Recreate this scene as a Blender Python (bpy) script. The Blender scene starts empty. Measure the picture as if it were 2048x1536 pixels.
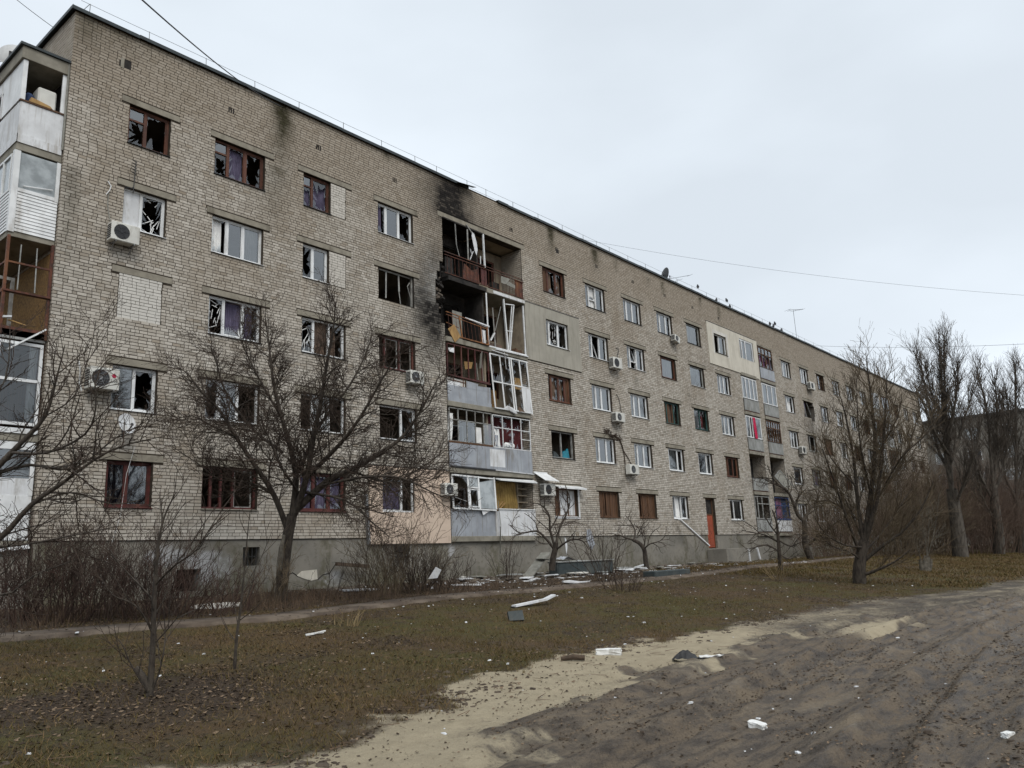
import bpy, bmesh, math, random
import numpy as np
from mathutils import Vector, Matrix

# ------------------------------------------------------------------ camera
SC = bpy.context.scene
COL = SC.collection
cam_d = bpy.data.cameras.new("camera")
cam = bpy.data.objects.new("camera", cam_d)
COL.objects.link(cam)
SC.camera = cam
cam_d.sensor_width = 36.0
cam_d.lens = 28.253
cam_d.clip_start = 0.1
cam_d.clip_end = 3000.0
CAM = Vector((-8.0461, -23.3706, 1.65))
_yaw, _pitch, _roll = 0.870496, 0.217525, -0.045536
_F = Vector((math.sin(_yaw) * math.cos(_pitch), math.cos(_yaw) * math.cos(_pitch), math.sin(_pitch)))
_R = Vector((math.cos(_yaw), -math.sin(_yaw), 0.0))
_U = _R.cross(_F)
_R2 = _R * math.cos(_roll) + _U * math.sin(_roll)
_U2 = -_R * math.sin(_roll) + _U * math.cos(_roll)
cam.matrix_world = Matrix(((_R2.x, _U2.x, -_F.x, CAM.x), (_R2.y, _U2.y, -_F.y, CAM.y), (_R2.z, _U2.z, -_F.z, CAM.z), (0, 0, 0, 1)))

# ------------------------------------------------------------------ overcast sky
SUN_ELEV, SUN_AZ = math.radians(48), math.radians(-150)     # soft sun behind the cloud, behind and left of the viewer
world = bpy.data.worlds.new("World")
SC.world = world
world.use_nodes = True
nt = world.node_tree
nt.nodes.clear()
w_out = nt.nodes.new("ShaderNodeOutputWorld")
w_bg = nt.nodes.new("ShaderNodeBackground")
w_sky = nt.nodes.new("ShaderNodeTexSky")
w_sky.sky_type = 'NISHITA'
w_sky.sun_disc = False
w_sky.sun_elevation = SUN_ELEV
w_sky.sun_rotation = -SUN_AZ
w_sky.dust_density = 3.0
w_hsv = nt.nodes.new("ShaderNodeHueSaturation")
w_hsv.inputs["Saturation"].default_value = 0.45
nt.links.new(w_sky.outputs[0], w_hsv.inputs["Color"])
w_tc = nt.nodes.new("ShaderNodeTexCoord")
w_map = nt.nodes.new("ShaderNodeMapping")
w_map.inputs["Scale"].default_value = (1.0, 1.0, 2.2)
nt.links.new(w_tc.outputs["Generated"], w_map.inputs["Vector"])
w_noise = nt.nodes.new("ShaderNodeTexNoise")
w_noise.inputs["Scale"].default_value = 1.7
w_noise.inputs["Detail"].default_value = 5.0
w_noise.inputs["Roughness"].default_value = 0.45
nt.links.new(w_map.outputs[0], w_noise.inputs["Vector"])
w_ramp = nt.nodes.new("ShaderNodeValToRGB")
w_ramp.color_ramp.elements[0].position = 0.36
w_ramp.color_ramp.elements[0].color = (0.575, 0.632, 0.690, 1)
w_ramp.color_ramp.elements[1].position = 0.66
w_ramp.color_ramp.elements[1].color = (0.715, 0.782, 0.848, 1)
nt.links.new(w_noise.outputs["Fac"], w_ramp.inputs["Fac"])
w_scale = nt.nodes.new("ShaderNodeVectorMath")
w_scale.operation = 'SCALE'
w_scale.inputs[3].default_value = 10.0          # the cloud deck's radiance in the sky texture's units
nt.links.new(w_ramp.outputs["Color"], w_scale.inputs[0])
w_mix = nt.nodes.new("ShaderNodeMix")
w_mix.data_type = 'RGBA'
w_mix.inputs["Factor"].default_value = 0.90     # how much of the blue sky the cloud hides
nt.links.new(w_hsv.outputs[0], w_mix.inputs["A"])
nt.links.new(w_scale.outputs[0], w_mix.inputs["B"])
nt.links.new(w_mix.outputs["Result"], w_bg.inputs["Color"])
w_bg.inputs["Strength"].default_value = 0.1
nt.links.new(w_bg.outputs[0], w_out.inputs[0])

sun_d = bpy.data.lights.new("sun", 'SUN')
sun_d.energy = 1.45
sun_d.angle = math.radians(35)
sun_d.color = (1.0, 0.96, 0.9)
sun = bpy.data.objects.new("sun", sun_d)
COL.objects.link(sun)
_sd = Vector((math.sin(SUN_AZ) * math.cos(SUN_ELEV), math.cos(SUN_AZ) * math.cos(SUN_ELEV), math.sin(SUN_ELEV)))
sun.rotation_euler = (-_sd).to_track_quat('-Z', 'Y').to_euler()
sun.location = (-20, -30, 40)

SC.view_settings.view_transform = 'Standard'
SC.view_settings.look = 'None'
SC.view_settings.gamma = 1.0
SC.view_settings.exposure = 0.40
SC.cycles.max_bounces = 5
SC.cycles.diffuse_bounces = 2
SC.cycles.glossy_bounces = 2
SC.cycles.transparent_max_bounces = 12
SC.cycles.caustics_reflective = False
SC.cycles.caustics_refractive = False

# ------------------------------------------------------------------ helpers
def tag(o, label=None, cat=None, group=None, kind=None):
    if label: o["label"] = label
    if cat: o["category"] = cat
    if group: o["group"] = group
    if kind: o["kind"] = kind
    return o

WORLD_ROOT = {}
def empty(name, loc, label=None, cat=None, group=None, rot=None, world_coords=False):
    o = bpy.data.objects.new(name, None)
    COL.objects.link(o)
    o.location = loc
    o.empty_display_size = 0.2
    if rot: o.rotation_euler = rot
    if world_coords: WORLD_ROOT[o] = Vector(loc)
    return tag(o, label, cat, group)

class MB:
    """collects boxes, bars and tubes; build() links them as ONE mesh object"""
    def __init__(s): s.v = []; s.f = []; s.m = []
    def add(s, vs, fs, mi=0):
        b = len(s.v)
        s.v.extend(vs)
        s.f.extend([tuple(i + b for i in f) for f in fs])
        s.m.extend([mi] * len(fs))
        return s
    def box(s, x0, x1, y0, y1, z0, z1, mi=0):
        return s.add([(x0, y0, z0), (x1, y0, z0), (x1, y1, z0), (x0, y1, z0), (x0, y0, z1), (x1, y0, z1), (x1, y1, z1), (x0, y1, z1)],
                     [(0, 3, 2, 1), (4, 5, 6, 7), (0, 1, 5, 4), (1, 2, 6, 5), (2, 3, 7, 6), (3, 0, 4, 7)], mi)
    def cbox(s, x0, x1, y0, y1, z0, z1, c=0.01, mi=0):
        """box with chamfered edges"""
        xs, ys, zs = (x0, x1), (y0, y1), (z0, z1)
        vs = []; idx = {}
        for i in (0, 1):
            for j in (0, 1):
                for k in (0, 1):
                    for ax in range(3):
                        p = [xs[i], ys[j], zs[k]]
                        for a, t in enumerate((i, j, k)):
                            if a != ax: p[a] += c if t == 0 else -c
                        idx[(i, j, k, ax)] = len(vs); vs.append(tuple(p))
        fs = []
        for ax in range(3):
            o1, o2 = [(1, 2), (2, 0), (0, 1)][ax]
            for t in (0, 1):
                loop = []
                for (a, b) in ((0, 0), (1, 0), (1, 1), (0, 1)):
                    ijk = [0, 0, 0]; ijk[ax] = t; ijk[o1] = a; ijk[o2] = b
                    loop.append(idx[(*ijk, ax)])
                fs.append(tuple(loop if t else loop[::-1]))
        for ax in range(3):
            o1, o2 = [(1, 2), (2, 0), (0, 1)][ax]
            for a in (0, 1):
                for b in (0, 1):
                    l = [0, 0, 0]; l[ax] = 0; l[o1] = a; l[o2] = b
                    h = list(l); h[ax] = 1
                    q = (idx[(*l, o1)], idx[(*h, o1)], idx[(*h, o2)], idx[(*l, o2)])
                    fs.append(q if (a == b) == True else q[::-1])
        for i in (0, 1):
            for j in (0, 1):
                for k in (0, 1):
                    t = (idx[(i, j, k, 0)], idx[(i, j, k, 1)], idx[(i, j, k, 2)])
                    fs.append(t if (i + j + k) % 2 else t[::-1])
        return s.add(vs, fs, mi)
    def bar(s, p, q, w, h=None, up=(0, 0, 1), mi=0):
        """box along p-q, w wide and h thick"""
        p = Vector(p); q = Vector(q); h = w if h is None else h
        d = (q - p)
        if d.length < 1e-6: return s
        d.normalize(); u = Vector(up)
        a = d.cross(u)
        if a.length < 1e-3: a = d.cross(Vector((0, 1, 0)))
        a.normalize(); b = a.cross(d)
        a *= w / 2; b *= h / 2
        vs = [tuple(c + sa * a + sb * b) for c in (p, q) for sa, sb in ((-1, -1), (1, -1), (1, 1), (-1, 1))]
        return s.add(vs, [(0, 1, 2, 3), (7, 6, 5, 4), (0, 4, 5, 1), (1, 5, 6, 2), (2, 6, 7, 3), (3, 7, 4, 0)], mi)
    def tube(s, pts, r, n=6, cap=True, mi=0):
        pts = [Vector(p) for p in pts]
        rs = r if isinstance(r, (list, tuple)) else [r] * len(pts)
        vs = []; fs = []
        prev = None
        for i, p in enumerate(pts):
            t = (pts[min(i + 1, len(pts) - 1)] - pts[max(i - 1, 0)]).normalized()
            a = t.cross(Vector((0, 0, 1))) if prev is None else prev - t * prev.dot(t)
            if a.length < 1e-3: a = t.cross(Vector((1, 0, 0)))
            a.normalize(); prev = a; b = t.cross(a)
            for k in range(n):
                an = 2 * math.pi * k / n
                vs.append(tuple(p + rs[i] * (math.cos(an) * a + math.sin(an) * b)))
        for i in range(len(pts) - 1):
            for k in range(n):
                fs.append((i * n + k, i * n + (k + 1) % n, (i + 1) * n + (k + 1) % n, (i + 1) * n + k))
        if cap:
            fs.append(tuple(range(n))[::-1]); fs.append(tuple(range((len(pts) - 1) * n, len(pts) * n)))
        return s.add(vs, fs, mi)
    def poly(s, pts, mi=0): return s.add([tuple(p) for p in pts], [tuple(range(len(pts)))], mi)
    def prism(s, pts, n, mi=0):
        """closed slab: polygon pts pushed along vector n"""
        k = len(pts); n = Vector(n)
        vs = [tuple(Vector(p)) for p in pts] + [tuple(Vector(p) + n) for p in pts]
        fs = [tuple(range(k))[::-1], tuple(range(k, 2 * k))] + [(i, (i + 1) % k, k + (i + 1) % k, k + i) for i in range(k)]
        return s.add(vs, fs, mi)
    def disc(s, c, r, axis=(0, -1, 0), n=20, r2=None, mi=0):
        c = Vector(c); ax = Vector(axis).normalized()
        a = ax.cross(Vector((0, 0, 1)))
        if a.length < 1e-3: a = Vector((1, 0, 0))
        a.normalize(); b = a.cross(ax)
        ring = [c + r * (math.cos(2 * math.pi * k / n) * a + math.sin(2 * math.pi * k / n) * b) for k in range(n)]
        if r2 is None: return s.add([tuple(p) for p in ring], [tuple(range(n))], mi)
        ring2 = [c + r2 * (math.cos(2 * math.pi * k / n) * a + math.sin(2 * math.pi * k / n) * b) for k in range(n)]
        return s.add([tuple(p) for p in ring + ring2], [(k, (k + 1) % n, n + (k + 1) % n, n + k) for k in range(n)], mi)
    def build(s, name, mat, parent=None, smooth=False, kind=None):
        me = bpy.data.meshes.new(name)
        me.from_pydata(s.v, [], s.f)
        mats = mat if isinstance(mat, (list, tuple)) else [mat]
        for m in mats: me.materials.append(m)
        if len(mats) > 1: me.polygons.foreach_set("material_index", s.m)
        if smooth: me.polygons.foreach_set("use_smooth", [True] * len(me.polygons))
        me.update()
        o = bpy.data.objects.new(name, me)
        COL.objects.link(o)
        adopt(o, parent)
        if kind: o["kind"] = kind
        return o

def adopt(o, parent):
    if parent is None: return o
    o.parent = parent
    if parent in WORLD_ROOT: o.matrix_parent_inverse = Matrix.Translation(-WORLD_ROOT[parent])
    return o

def np_mesh(name, V, F, mat, attrs=None, parent=None, smooth=False, kind=None):
    """mesh from numpy arrays; F is (n,3) or (n,4)"""
    me = bpy.data.meshes.new(name)
    V = np.ascontiguousarray(V, np.float32); F = np.ascontiguousarray(F, np.int32)
    n, k = F.shape
    me.vertices.add(len(V)); me.vertices.foreach_set("co", V.ravel())
    me.loops.add(n * k); me.loops.foreach_set("vertex_index", F.ravel())
    me.polygons.add(n)
    me.polygons.foreach_set("loop_start", np.arange(0, n * k, k, dtype=np.int32))
    me.polygons.foreach_set("loop_total", np.full(n, k, np.int32))
    me.polygons.foreach_set("use_smooth", np.full(n, bool(smooth)))
    for a, val in (attrs or {}).items():
        at = me.attributes.new(a, 'FLOAT', 'POINT')
        at.data.foreach_set("value", np.ascontiguousarray(val, np.float32))
    me.materials.append(mat)
    me.update(calc_edges=True)
    me.validate()
    o = bpy.data.objects.new(name, me)
    COL.objects.link(o)
    adopt(o, parent)
    if kind: o["kind"] = kind
    return o

def _hash(ix, iy, seed):
    h = (ix.astype(np.int64) * 374761393 + iy.astype(np.int64) * 668265263 + seed * 1442695) & 0xffffffff
    h = ((h ^ (h >> 13)) * 1274126177) & 0xffffffff
    return ((h ^ (h >> 16)) & 0xffff) / 65535.0
def vnoise(x, y, seed=0, oct=3, gain=0.5):
    x = np.asarray(x, float); y = np.asarray(y, float)
    t = np.zeros(np.broadcast(x, y).shape); a = 1.0; tot = 0
    for o in range(oct):
        fx, fy = x * 2 ** o, y * 2 ** o
        ix, iy = np.floor(fx), np.floor(fy); ux, uy = fx - ix, fy - iy
        ux = ux * ux * (3 - 2 * ux); uy = uy * uy * (3 - 2 * uy)
        ix = ix.astype(np.int64); iy = iy.astype(np.int64)
        v = (_hash(ix, iy, seed + o) * (1 - ux) + _hash(ix + 1, iy, seed + o) * ux) * (1 - uy) + (_hash(ix, iy + 1, seed + o) * (1 - ux) + _hash(ix + 1, iy + 1, seed + o) * ux) * uy
        t += v * a; tot += a; a *= gain
    return t / tot
def sstep(a, b, x): t = np.clip((np.asarray(x, float) - a) / (b - a), 0, 1); return t * t * (3 - 2 * t)

# ------------------------------------------------------------------ materials
def _n(nt, t, **kw):
    n = nt.nodes.new(t)
    for k, v in kw.items(): setattr(n, k, v)
    return n
def mixc(nt, fac, a, b, mode='MIX'):
    m = _n(nt, "ShaderNodeMix", data_type='RGBA', blend_type=mode)
    for key, v in (("Factor", fac), ("A", a), ("B", b)):
        if isinstance(v, (int, float)): m.inputs[key].default_value = v
        elif isinstance(v, tuple): m.inputs[key].default_value = (*v[:3], 1)
        else: nt.links.new(v, m.inputs[key])
    return m.outputs["Result"]
def noise(nt, scale, detail=5.0, rough=0.6, vec=None, stretch=None):
    n = _n(nt, "ShaderNodeTexNoise")
    n.inputs["Scale"].default_value = scale; n.inputs["Detail"].default_value = detail; n.inputs["Roughness"].default_value = rough
    if vec is None:
        vec = _n(nt, "ShaderNodeTexCoord").outputs["Object"]
    if stretch:
        mp = _n(nt, "ShaderNodeMapping"); mp.inputs["Scale"].default_value = stretch
        nt.links.new(vec, mp.inputs["Vector"]); vec = mp.outputs[0]
    nt.links.new(vec, n.inputs["Vector"])
    return n.outputs["Fac"]
def ramp(nt, fac, a, b):
    r = _n(nt, "ShaderNodeMapRange", interpolation_type='SMOOTHSTEP')
    r.inputs["From Min"].default_value = a; r.inputs["From Max"].default_value = b
    nt.links.new(fac, r.inputs["Value"])
    return r.outputs["Result"]
def mathn(nt, op, a, b):
    m = _n(nt, "ShaderNodeMath", operation=op)
    for i, v in enumerate((a, b)):
        if isinstance(v, (int, float)): m.inputs[i].default_value = v
        else: nt.links.new(v, m.inputs[i])
    return m.outputs[0]
def attr(nt, name): return _n(nt, "ShaderNodeAttribute", attribute_name=name).outputs["Fac"]
def new_mat(name):
    m = bpy.data.materials.new(name); m.use_nodes = True
    t = m.node_tree
    return m, t, t.nodes["Principled BSDF"]
def bump(t, bsdf, h, strength, dist=0.01):
    b = _n(t, "ShaderNodeBump"); b.inputs["Strength"].default_value = strength; b.inputs["Distance"].default_value = dist
    t.links.new(h, b.inputs["Height"]); t.links.new(b.outputs[0], bsdf.inputs["Normal"])
def mat(name, c1, c2=None, rough=0.8, scale=3.0, lo=0.35, hi=0.65, dirt=None, dscale=1.2, bmp=0.0, bscale=60.0, metal=0.0, stretch=None, spec=0.3, streak=None):
    """two-tone worn surface: c1/c2 mixed by noise, streaks of dirt, fine bump"""
    m, t, b = new_mat(name)
    c = c1
    if c2 is not None: c = mixc(t, ramp(t, noise(t, scale, stretch=stretch), lo, hi), c1, c2)
    if dirt is not None:
        f = ramp(t, noise(t, dscale, 6, 0.65, stretch=(1, 1, 0.35)), 0.5, 0.75)
        c = mixc(t, f, c if not isinstance(c, tuple) else c, dirt)
    if streak is not None:
        f = mathn(t, 'MULTIPLY', ramp(t, noise(t, 3.0, 5, 0.6, stretch=(3.2, 3.2, 0.16)), 0.53, 0.70), 0.65)
        c = mixc(t, f, c, streak)
    if isinstance(c, tuple): b.inputs["Base Color"].default_value = (*c, 1)
    else: t.links.new(c, b.inputs["Base Color"])
    b.inputs["Roughness"].default_value = rough
    b.inputs["Metallic"].default_value = metal
    b.inputs["Specular IOR Level"].default_value = spec
    if bmp: bump(t, b, noise(t, bscale, 4), bmp)
    return m

M = {}
M['white'] = mat('white_pvc', (0.74, 0.75, 0.75), (0.62, 0.63, 0.63), 0.45, 2.0, dirt=(0.42, 0.40, 0.37), dscale=2.5)
M['wood'] = mat('brown_painted_wood', (0.115, 0.045, 0.026), (0.062, 0.026, 0.017), 0.6, 5.0, dirt=(0.20, 0.10, 0.06), stretch=(1, 1, .3))
M['redwood'] = mat('red_brown_painted_wood', (0.095, 0.026, 0.022), (0.055, 0.018, 0.016), 0.6, 5.0, dirt=(0.16, 0.07, 0.05))
M['darkwood'] = mat('old_dark_wood', (0.07, 0.038, 0.022), (0.12, 0.06, 0.03), 0.75, 6.0, stretch=(2, 2, .2))
M['green'] = mat('green_painted_wood', (0.03, 0.085, 0.075), (0.02, 0.05, 0.05), 0.6, 5.0, dirt=(0.07, 0.06, 0.05))
M['grey'] = mat('grey_painted_wood', (0.33, 0.33, 0.31), (0.2, 0.2, 0.19), 0.65, 5.0, dirt=(0.12, 0.1, 0.08))
M['rust'] = mat('rusty_painted_steel', (0.115, 0.04, 0.024), (0.05, 0.024, 0.018), 0.7, 6.0, dirt=(0.2, 0.085, 0.035))
M['rustor'] = mat('orange_rusty_steel', (0.27, 0.12, 0.045), (0.12, 0.05, 0.025), 0.75, 6.0, dirt=(0.07, 0.03, 0.02))
M['burnt'] = mat('char_and_painted_shade', (0.012, 0.011, 0.010), (0.035, 0.031, 0.028), 0.9, 3.0, bmp=0.5)
M['concrete'] = mat('weathered_concrete', (0.27, 0.25, 0.205), (0.20, 0.185, 0.15), 0.9, 2.5, dirt=(0.12, 0.105, 0.08), bmp=0.25)
M['lintel'] = mat('lintel_concrete', (0.275, 0.25, 0.20), (0.205, 0.185, 0.148), 0.9, 3.0, dirt=(0.11, 0.095, 0.07), bmp=0.3)
M['blue_sheet'] = mat('grey_blue_metal_sheet', (0.325, 0.345, 0.375), (0.26, 0.275, 0.30), 0.5, 1.6, dirt=(0.20, 0.19, 0.175), dscale=2.0, streak=(0.17, 0.145, 0.12))
M['slate_panel'] = mat('grey_cement_panel', (0.30, 0.305, 0.295), (0.22, 0.225, 0.215), 0.85, 2.0, dirt=(0.15, 0.14, 0.12), streak=(0.11, 0.10, 0.085))
M['white_panel'] = mat('white_painted_panel', (0.66, 0.67, 0.68), (0.55, 0.555, 0.56), 0.55, 2.0, dirt=(0.33, 0.31, 0.28), dscale=3.0, streak=(0.30, 0.265, 0.22))
M['insul_grey'] = mat('grey_render', (0.345, 0.325, 0.275), (0.30, 0.283, 0.24), 0.95, 1.2, dirt=(0.25, 0.235, 0.195), bmp=0.15, bscale=90, streak=(0.22, 0.2, 0.165))
M['insul_white'] = mat('cream_render', (0.56, 0.525, 0.45), (0.50, 0.47, 0.40), 0.95, 1.2, dirt=(0.40, 0.37, 0.31), bmp=0.15, bscale=90, streak=(0.36, 0.325, 0.265))
M['insul_peach'] = mat('peach_render', (0.58, 0.465, 0.37), (0.52, 0.41, 0.325), 0.95, 1.2, dirt=(0.44, 0.345, 0.27), bmp=0.15, bscale=90)
M['trim_white'] = mat('white_render_trim', (0.6, 0.585, 0.54), (0.5, 0.48, 0.44), 0.95, 2)
M['interior'] = mat('dim_interior_plaster', (0.36, 0.32, 0.26), (0.25, 0.22, 0.18), 0.95, 1.0)
M['log_int'] = mat('loggia_plaster', (0.33, 0.275, 0.20), (0.23, 0.19, 0.14), 0.9, 1.5, dirt=(0.15, 0.12, 0.09))
M['log_int_burnt'] = mat('sooted_loggia_plaster', (0.02, 0.018, 0.016), (0.085, 0.075, 0.066), 0.95, 0.9, lo=0.5, hi=0.8)
M['curtain_w'] = mat('white_net_curtain', (0.82, 0.82, 0.80), (0.68, 0.68, 0.67), 0.9, 2)
M['curtain_v'] = mat('violet_grey_curtain', (0.12, 0.105, 0.165), (0.07, 0.06, 0.10), 0.9, 2)
M['curtain_n'] = mat('brown_curtain', (0.17, 0.115, 0.08), (0.10, 0.07, 0.055), 0.9, 2)
M['curtain_e'] = mat('green_curtain', (0.02, 0.20, 0.17), (0.012, 0.10, 0.09), 0.9, 2)
M['curtain_y'] = mat('yellow_curtain', (0.33, 0.225, 0.075), (0.2, 0.13, 0.045), 0.85, 2)
M['curtain_r'] = mat('red_cloth', (0.52, 0.02, 0.075), (0.4, 0.015, 0.06), 0.85, 2)
M['curtain_m'] = mat('maroon_cloth', (0.10, 0.022, 0.024), (0.055, 0.014, 0.016), 0.9, 2)
M['curtain_p'] = mat('plum_cloth', (0.14, 0.06, 0.12), (0.08, 0.035, 0.075), 0.9, 2)
M['cyan'] = mat('cyan_plastic_bag', (0.02, 0.22, 0.29), (0.015, 0.14, 0.2), 0.5, 4)
M['navy'] = mat('dark_blue_cloth', (0.035, 0.06, 0.13), (0.02, 0.035, 0.08), 0.9, 3)
M['bluepaint'] = mat('blue_paint', (0.035, 0.06, 0.15), (0.025, 0.04, 0.10), 0.6, 3)
M['pink'] = mat('faded_pink_cloth', (0.22, 0.11, 0.15), (0.13, 0.06, 0.11), 0.9, 3)
M['orange_door'] = mat('orange_red_door_paint', (0.31, 0.07, 0.034), (0.24, 0.055, 0.028), 0.6, 3, dirt=(0.2, 0.06, 0.03))
M['osb'] = mat('strand_board', (0.22, 0.125, 0.04), (0.11, 0.06, 0.022), 0.85, 14, bmp=0.2)
M['board'] = mat('raw_timber', (0.40, 0.25, 0.10), (0.28, 0.17, 0.07), 0.8, 6, stretch=(1, 1, .3))
M['acwhite'] = mat('air_conditioner_casing', (0.62, 0.615, 0.57), (0.53, 0.525, 0.485), 0.45, 2, dirt=(0.33, 0.31, 0.27), dscale=3)
M['acdark'] = mat('dark_plastic_grille', (0.02, 0.021, 0.023), (0.035, 0.036, 0.038), 0.5, 8)
M['steel'] = mat('galvanised_steel', (0.30, 0.305, 0.31), (0.2, 0.2, 0.2), 0.5, 5, metal=0.6)
M['darkmetal'] = mat('dark_metal', (0.045, 0.046, 0.048), (0.03, 0.03, 0.03), 0.6, 5)
M['flash'] = mat('dark_green_roof_flashing', (0.045, 0.055, 0.058), (0.03, 0.036, 0.038), 0.5, 3, metal=0.2)
M['roofing'] = mat('bitumen_roofing', (0.07, 0.07, 0.07), (0.05, 0.05, 0.05), 0.9, 3)
M['dish'] = mat('satellite_dish_paint', (0.50, 0.505, 0.50), (0.42, 0.42, 0.415), 0.5, 3, dirt=(0.3, 0.29, 0.27))
M['cable'] = mat('black_cable', (0.02, 0.02, 0.022), None, 0.7)
M['foam'] = mat('white_foam', (0.76, 0.76, 0.74), (0.62, 0.615, 0.59), 0.85, 12, dirt=(0.36, 0.34, 0.3), dscale=6, bmp=0.6, bscale=120)
M['paper'] = mat('white_debris_sheet', (0.70, 0.71, 0.72), (0.56, 0.57, 0.58), 0.7, 6, dirt=(0.42, 0.4, 0.37), dscale=4)
M['foil'] = mat('silvery_foil_sheet', (0.55, 0.57, 0.6), (0.4, 0.42, 0.45), 0.35, 6, metal=0.5, bmp=0.5, bscale=15)
M['greenboard'] = mat('dark_green_board', (0.032, 0.042, 0.044), (0.05, 0.06, 0.06), 0.6, 4, dirt=(0.1, 0.095, 0.08))
M['greyboard'] = mat('dirty_grey_board', (0.26, 0.255, 0.225), (0.19, 0.185, 0.16), 0.8, 4, dirt=(0.13, 0.12, 0.1))
M['tar'] = mat('black_crumpled_felt', (0.018, 0.018, 0.019), (0.04, 0.04, 0.04), 0.7, 8, bmp=0.6, bscale=30)
M['log'] = mat('bark_log', (0.085, 0.06, 0.042), (0.05, 0.036, 0.026), 0.95, 12, bmp=0.6, bscale=40)
M['bark'] = mat('grey_brown_bark', (0.08, 0.066, 0.052), (0.036, 0.029, 0.024), 0.95, 7, bmp=0.8, bscale=45, stretch=(2, 2, .5))
M['bark_light'] = mat('split_pale_bark', (0.15, 0.135, 0.11), (0.08, 0.07, 0.055), 0.95, 6, bmp=0.6, bscale=40)
M['twig'] = mat('dark_twigs', (0.040, 0.028, 0.021), (0.06, 0.042, 0.031), 0.95, 1.5)
M['twig_red'] = mat('red_brown_twigs', (0.07, 0.042, 0.032), (0.04, 0.025, 0.02), 0.95, 1.5)
M['twig_tan'] = mat('tan_willow_twigs', (0.14, 0.105, 0.066), (0.075, 0.056, 0.037), 0.95, 1.2)
M['twig_brush'] = mat('brown_brushwood', (0.15, 0.105, 0.078), (0.085, 0.058, 0.044), 0.95, 0.5)
M['twig_grey'] = mat('grey_poplar_twigs', (0.12, 0.098, 0.078), (0.07, 0.057, 0.046), 0.95, 0.8)
M['bark_pop'] = mat('poplar_bark', (0.115, 0.10, 0.082), (0.05, 0.043, 0.036), 0.95, 4, bmp=0.6, bscale=25, stretch=(2, 2, .4))
M['crow'] = mat('black_feathers', (0.012, 0.012, 0.014), None, 0.6)
M['red'] = mat('red_logo_print', (0.35, 0.015, 0.05), None, 0.5)
M['greyprint'] = mat('grey_logo_print', (0.1, 0.1, 0.1), None, 0.5)
M['ivy'] = mat('dry_climber_stems', (0.05, 0.034, 0.024), None, 0.95)
M['straw'] = mat('dry_straw', (0.30, 0.225, 0.12), (0.2, 0.145, 0.075), 0.95, 5)

def glass_mat(name, tint, refl_ior):
    m, t, b = new_mat(name)
    t.nodes.remove(b)
    out = t.nodes["Material Output"]
    tr = _n(t, "ShaderNodeBsdfTransparent"); tr.inputs["Color"].default_value = (*tint, 1)
    gl = _n(t, "ShaderNodeBsdfGlossy"); gl.inputs["Roughness"].default_value = 0.04; gl.inputs["Color"].default_value = (0.9, 0.93, 0.95, 1)
    fr = _n(t, "ShaderNodeFresnel"); fr.inputs["IOR"].default_value = refl_ior
    mx = _n(t, "ShaderNodeMixShader")
    t.links.new(fr.outputs[0], mx.inputs[0]); t.links.new(tr.outputs[0], mx.inputs[1]); t.links.new(gl.outputs[0], mx.inputs[2])
    t.links.new(mx.outputs[0], out.inputs[0])
    return m
M['glass'] = glass_mat('window_glass', (0.92, 0.95, 0.95), 2.6)
M['shard'] = glass_mat('broken_glass', (0.82, 0.86, 0.88), 1.9)
m_, t_, b_ = new_mat('frosted_glass')
t_.links.new(mixc(t_, ramp(t_, noise(t_, 2.0, 5), 0.35, 0.65), (0.36, 0.39, 0.40), (0.20, 0.22, 0.225)), b_.inputs["Base Color"])
b_.inputs["Roughness"].default_value = 0.12
b_.inputs["Specular IOR Level"].default_value = 0.7
M['frost'] = m_

# ------------------------------------------------------------------ ground
RNG = np.random.default_rng(7)
random.seed(11)
def gbase(x, y):
    """height of the ground: a flat dirt road, rising gently to the house"""
    x = np.asarray(x, float); y = np.asarray(y, float)
    z = 1.05 * sstep(-19.0, -1.0, y)
    z = z + 0.10 * (vnoise(x * 0.16 + 40, y * 0.22 + 9, 3, 2) - 0.5) * sstep(-19, -14, y) * (1 - sstep(-3, -1.2, y))
    return z
B1X = [-14, -8, -6.2, -5.0, -3.7, -1.0, 2.7, 4.5, 8, 16.6, 20, 30, 45, 70, 140]
B1Y = [-13.2, -13.5, -14.2, -15.6, -17.1, -15.95, -14.95, -15.15, -15.2, -15.1, -16.2, -17.2, -16.6, -15.6, -15]
B2X = [-14, -2.64, -1.2, 1.7, 6.25, 12.8, 18.4, 30, 140]
B2Y = [-20.6, -18.4, -17.55, -16.95, -17.1, -17.3, -18.6, -19.2, -19]
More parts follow.
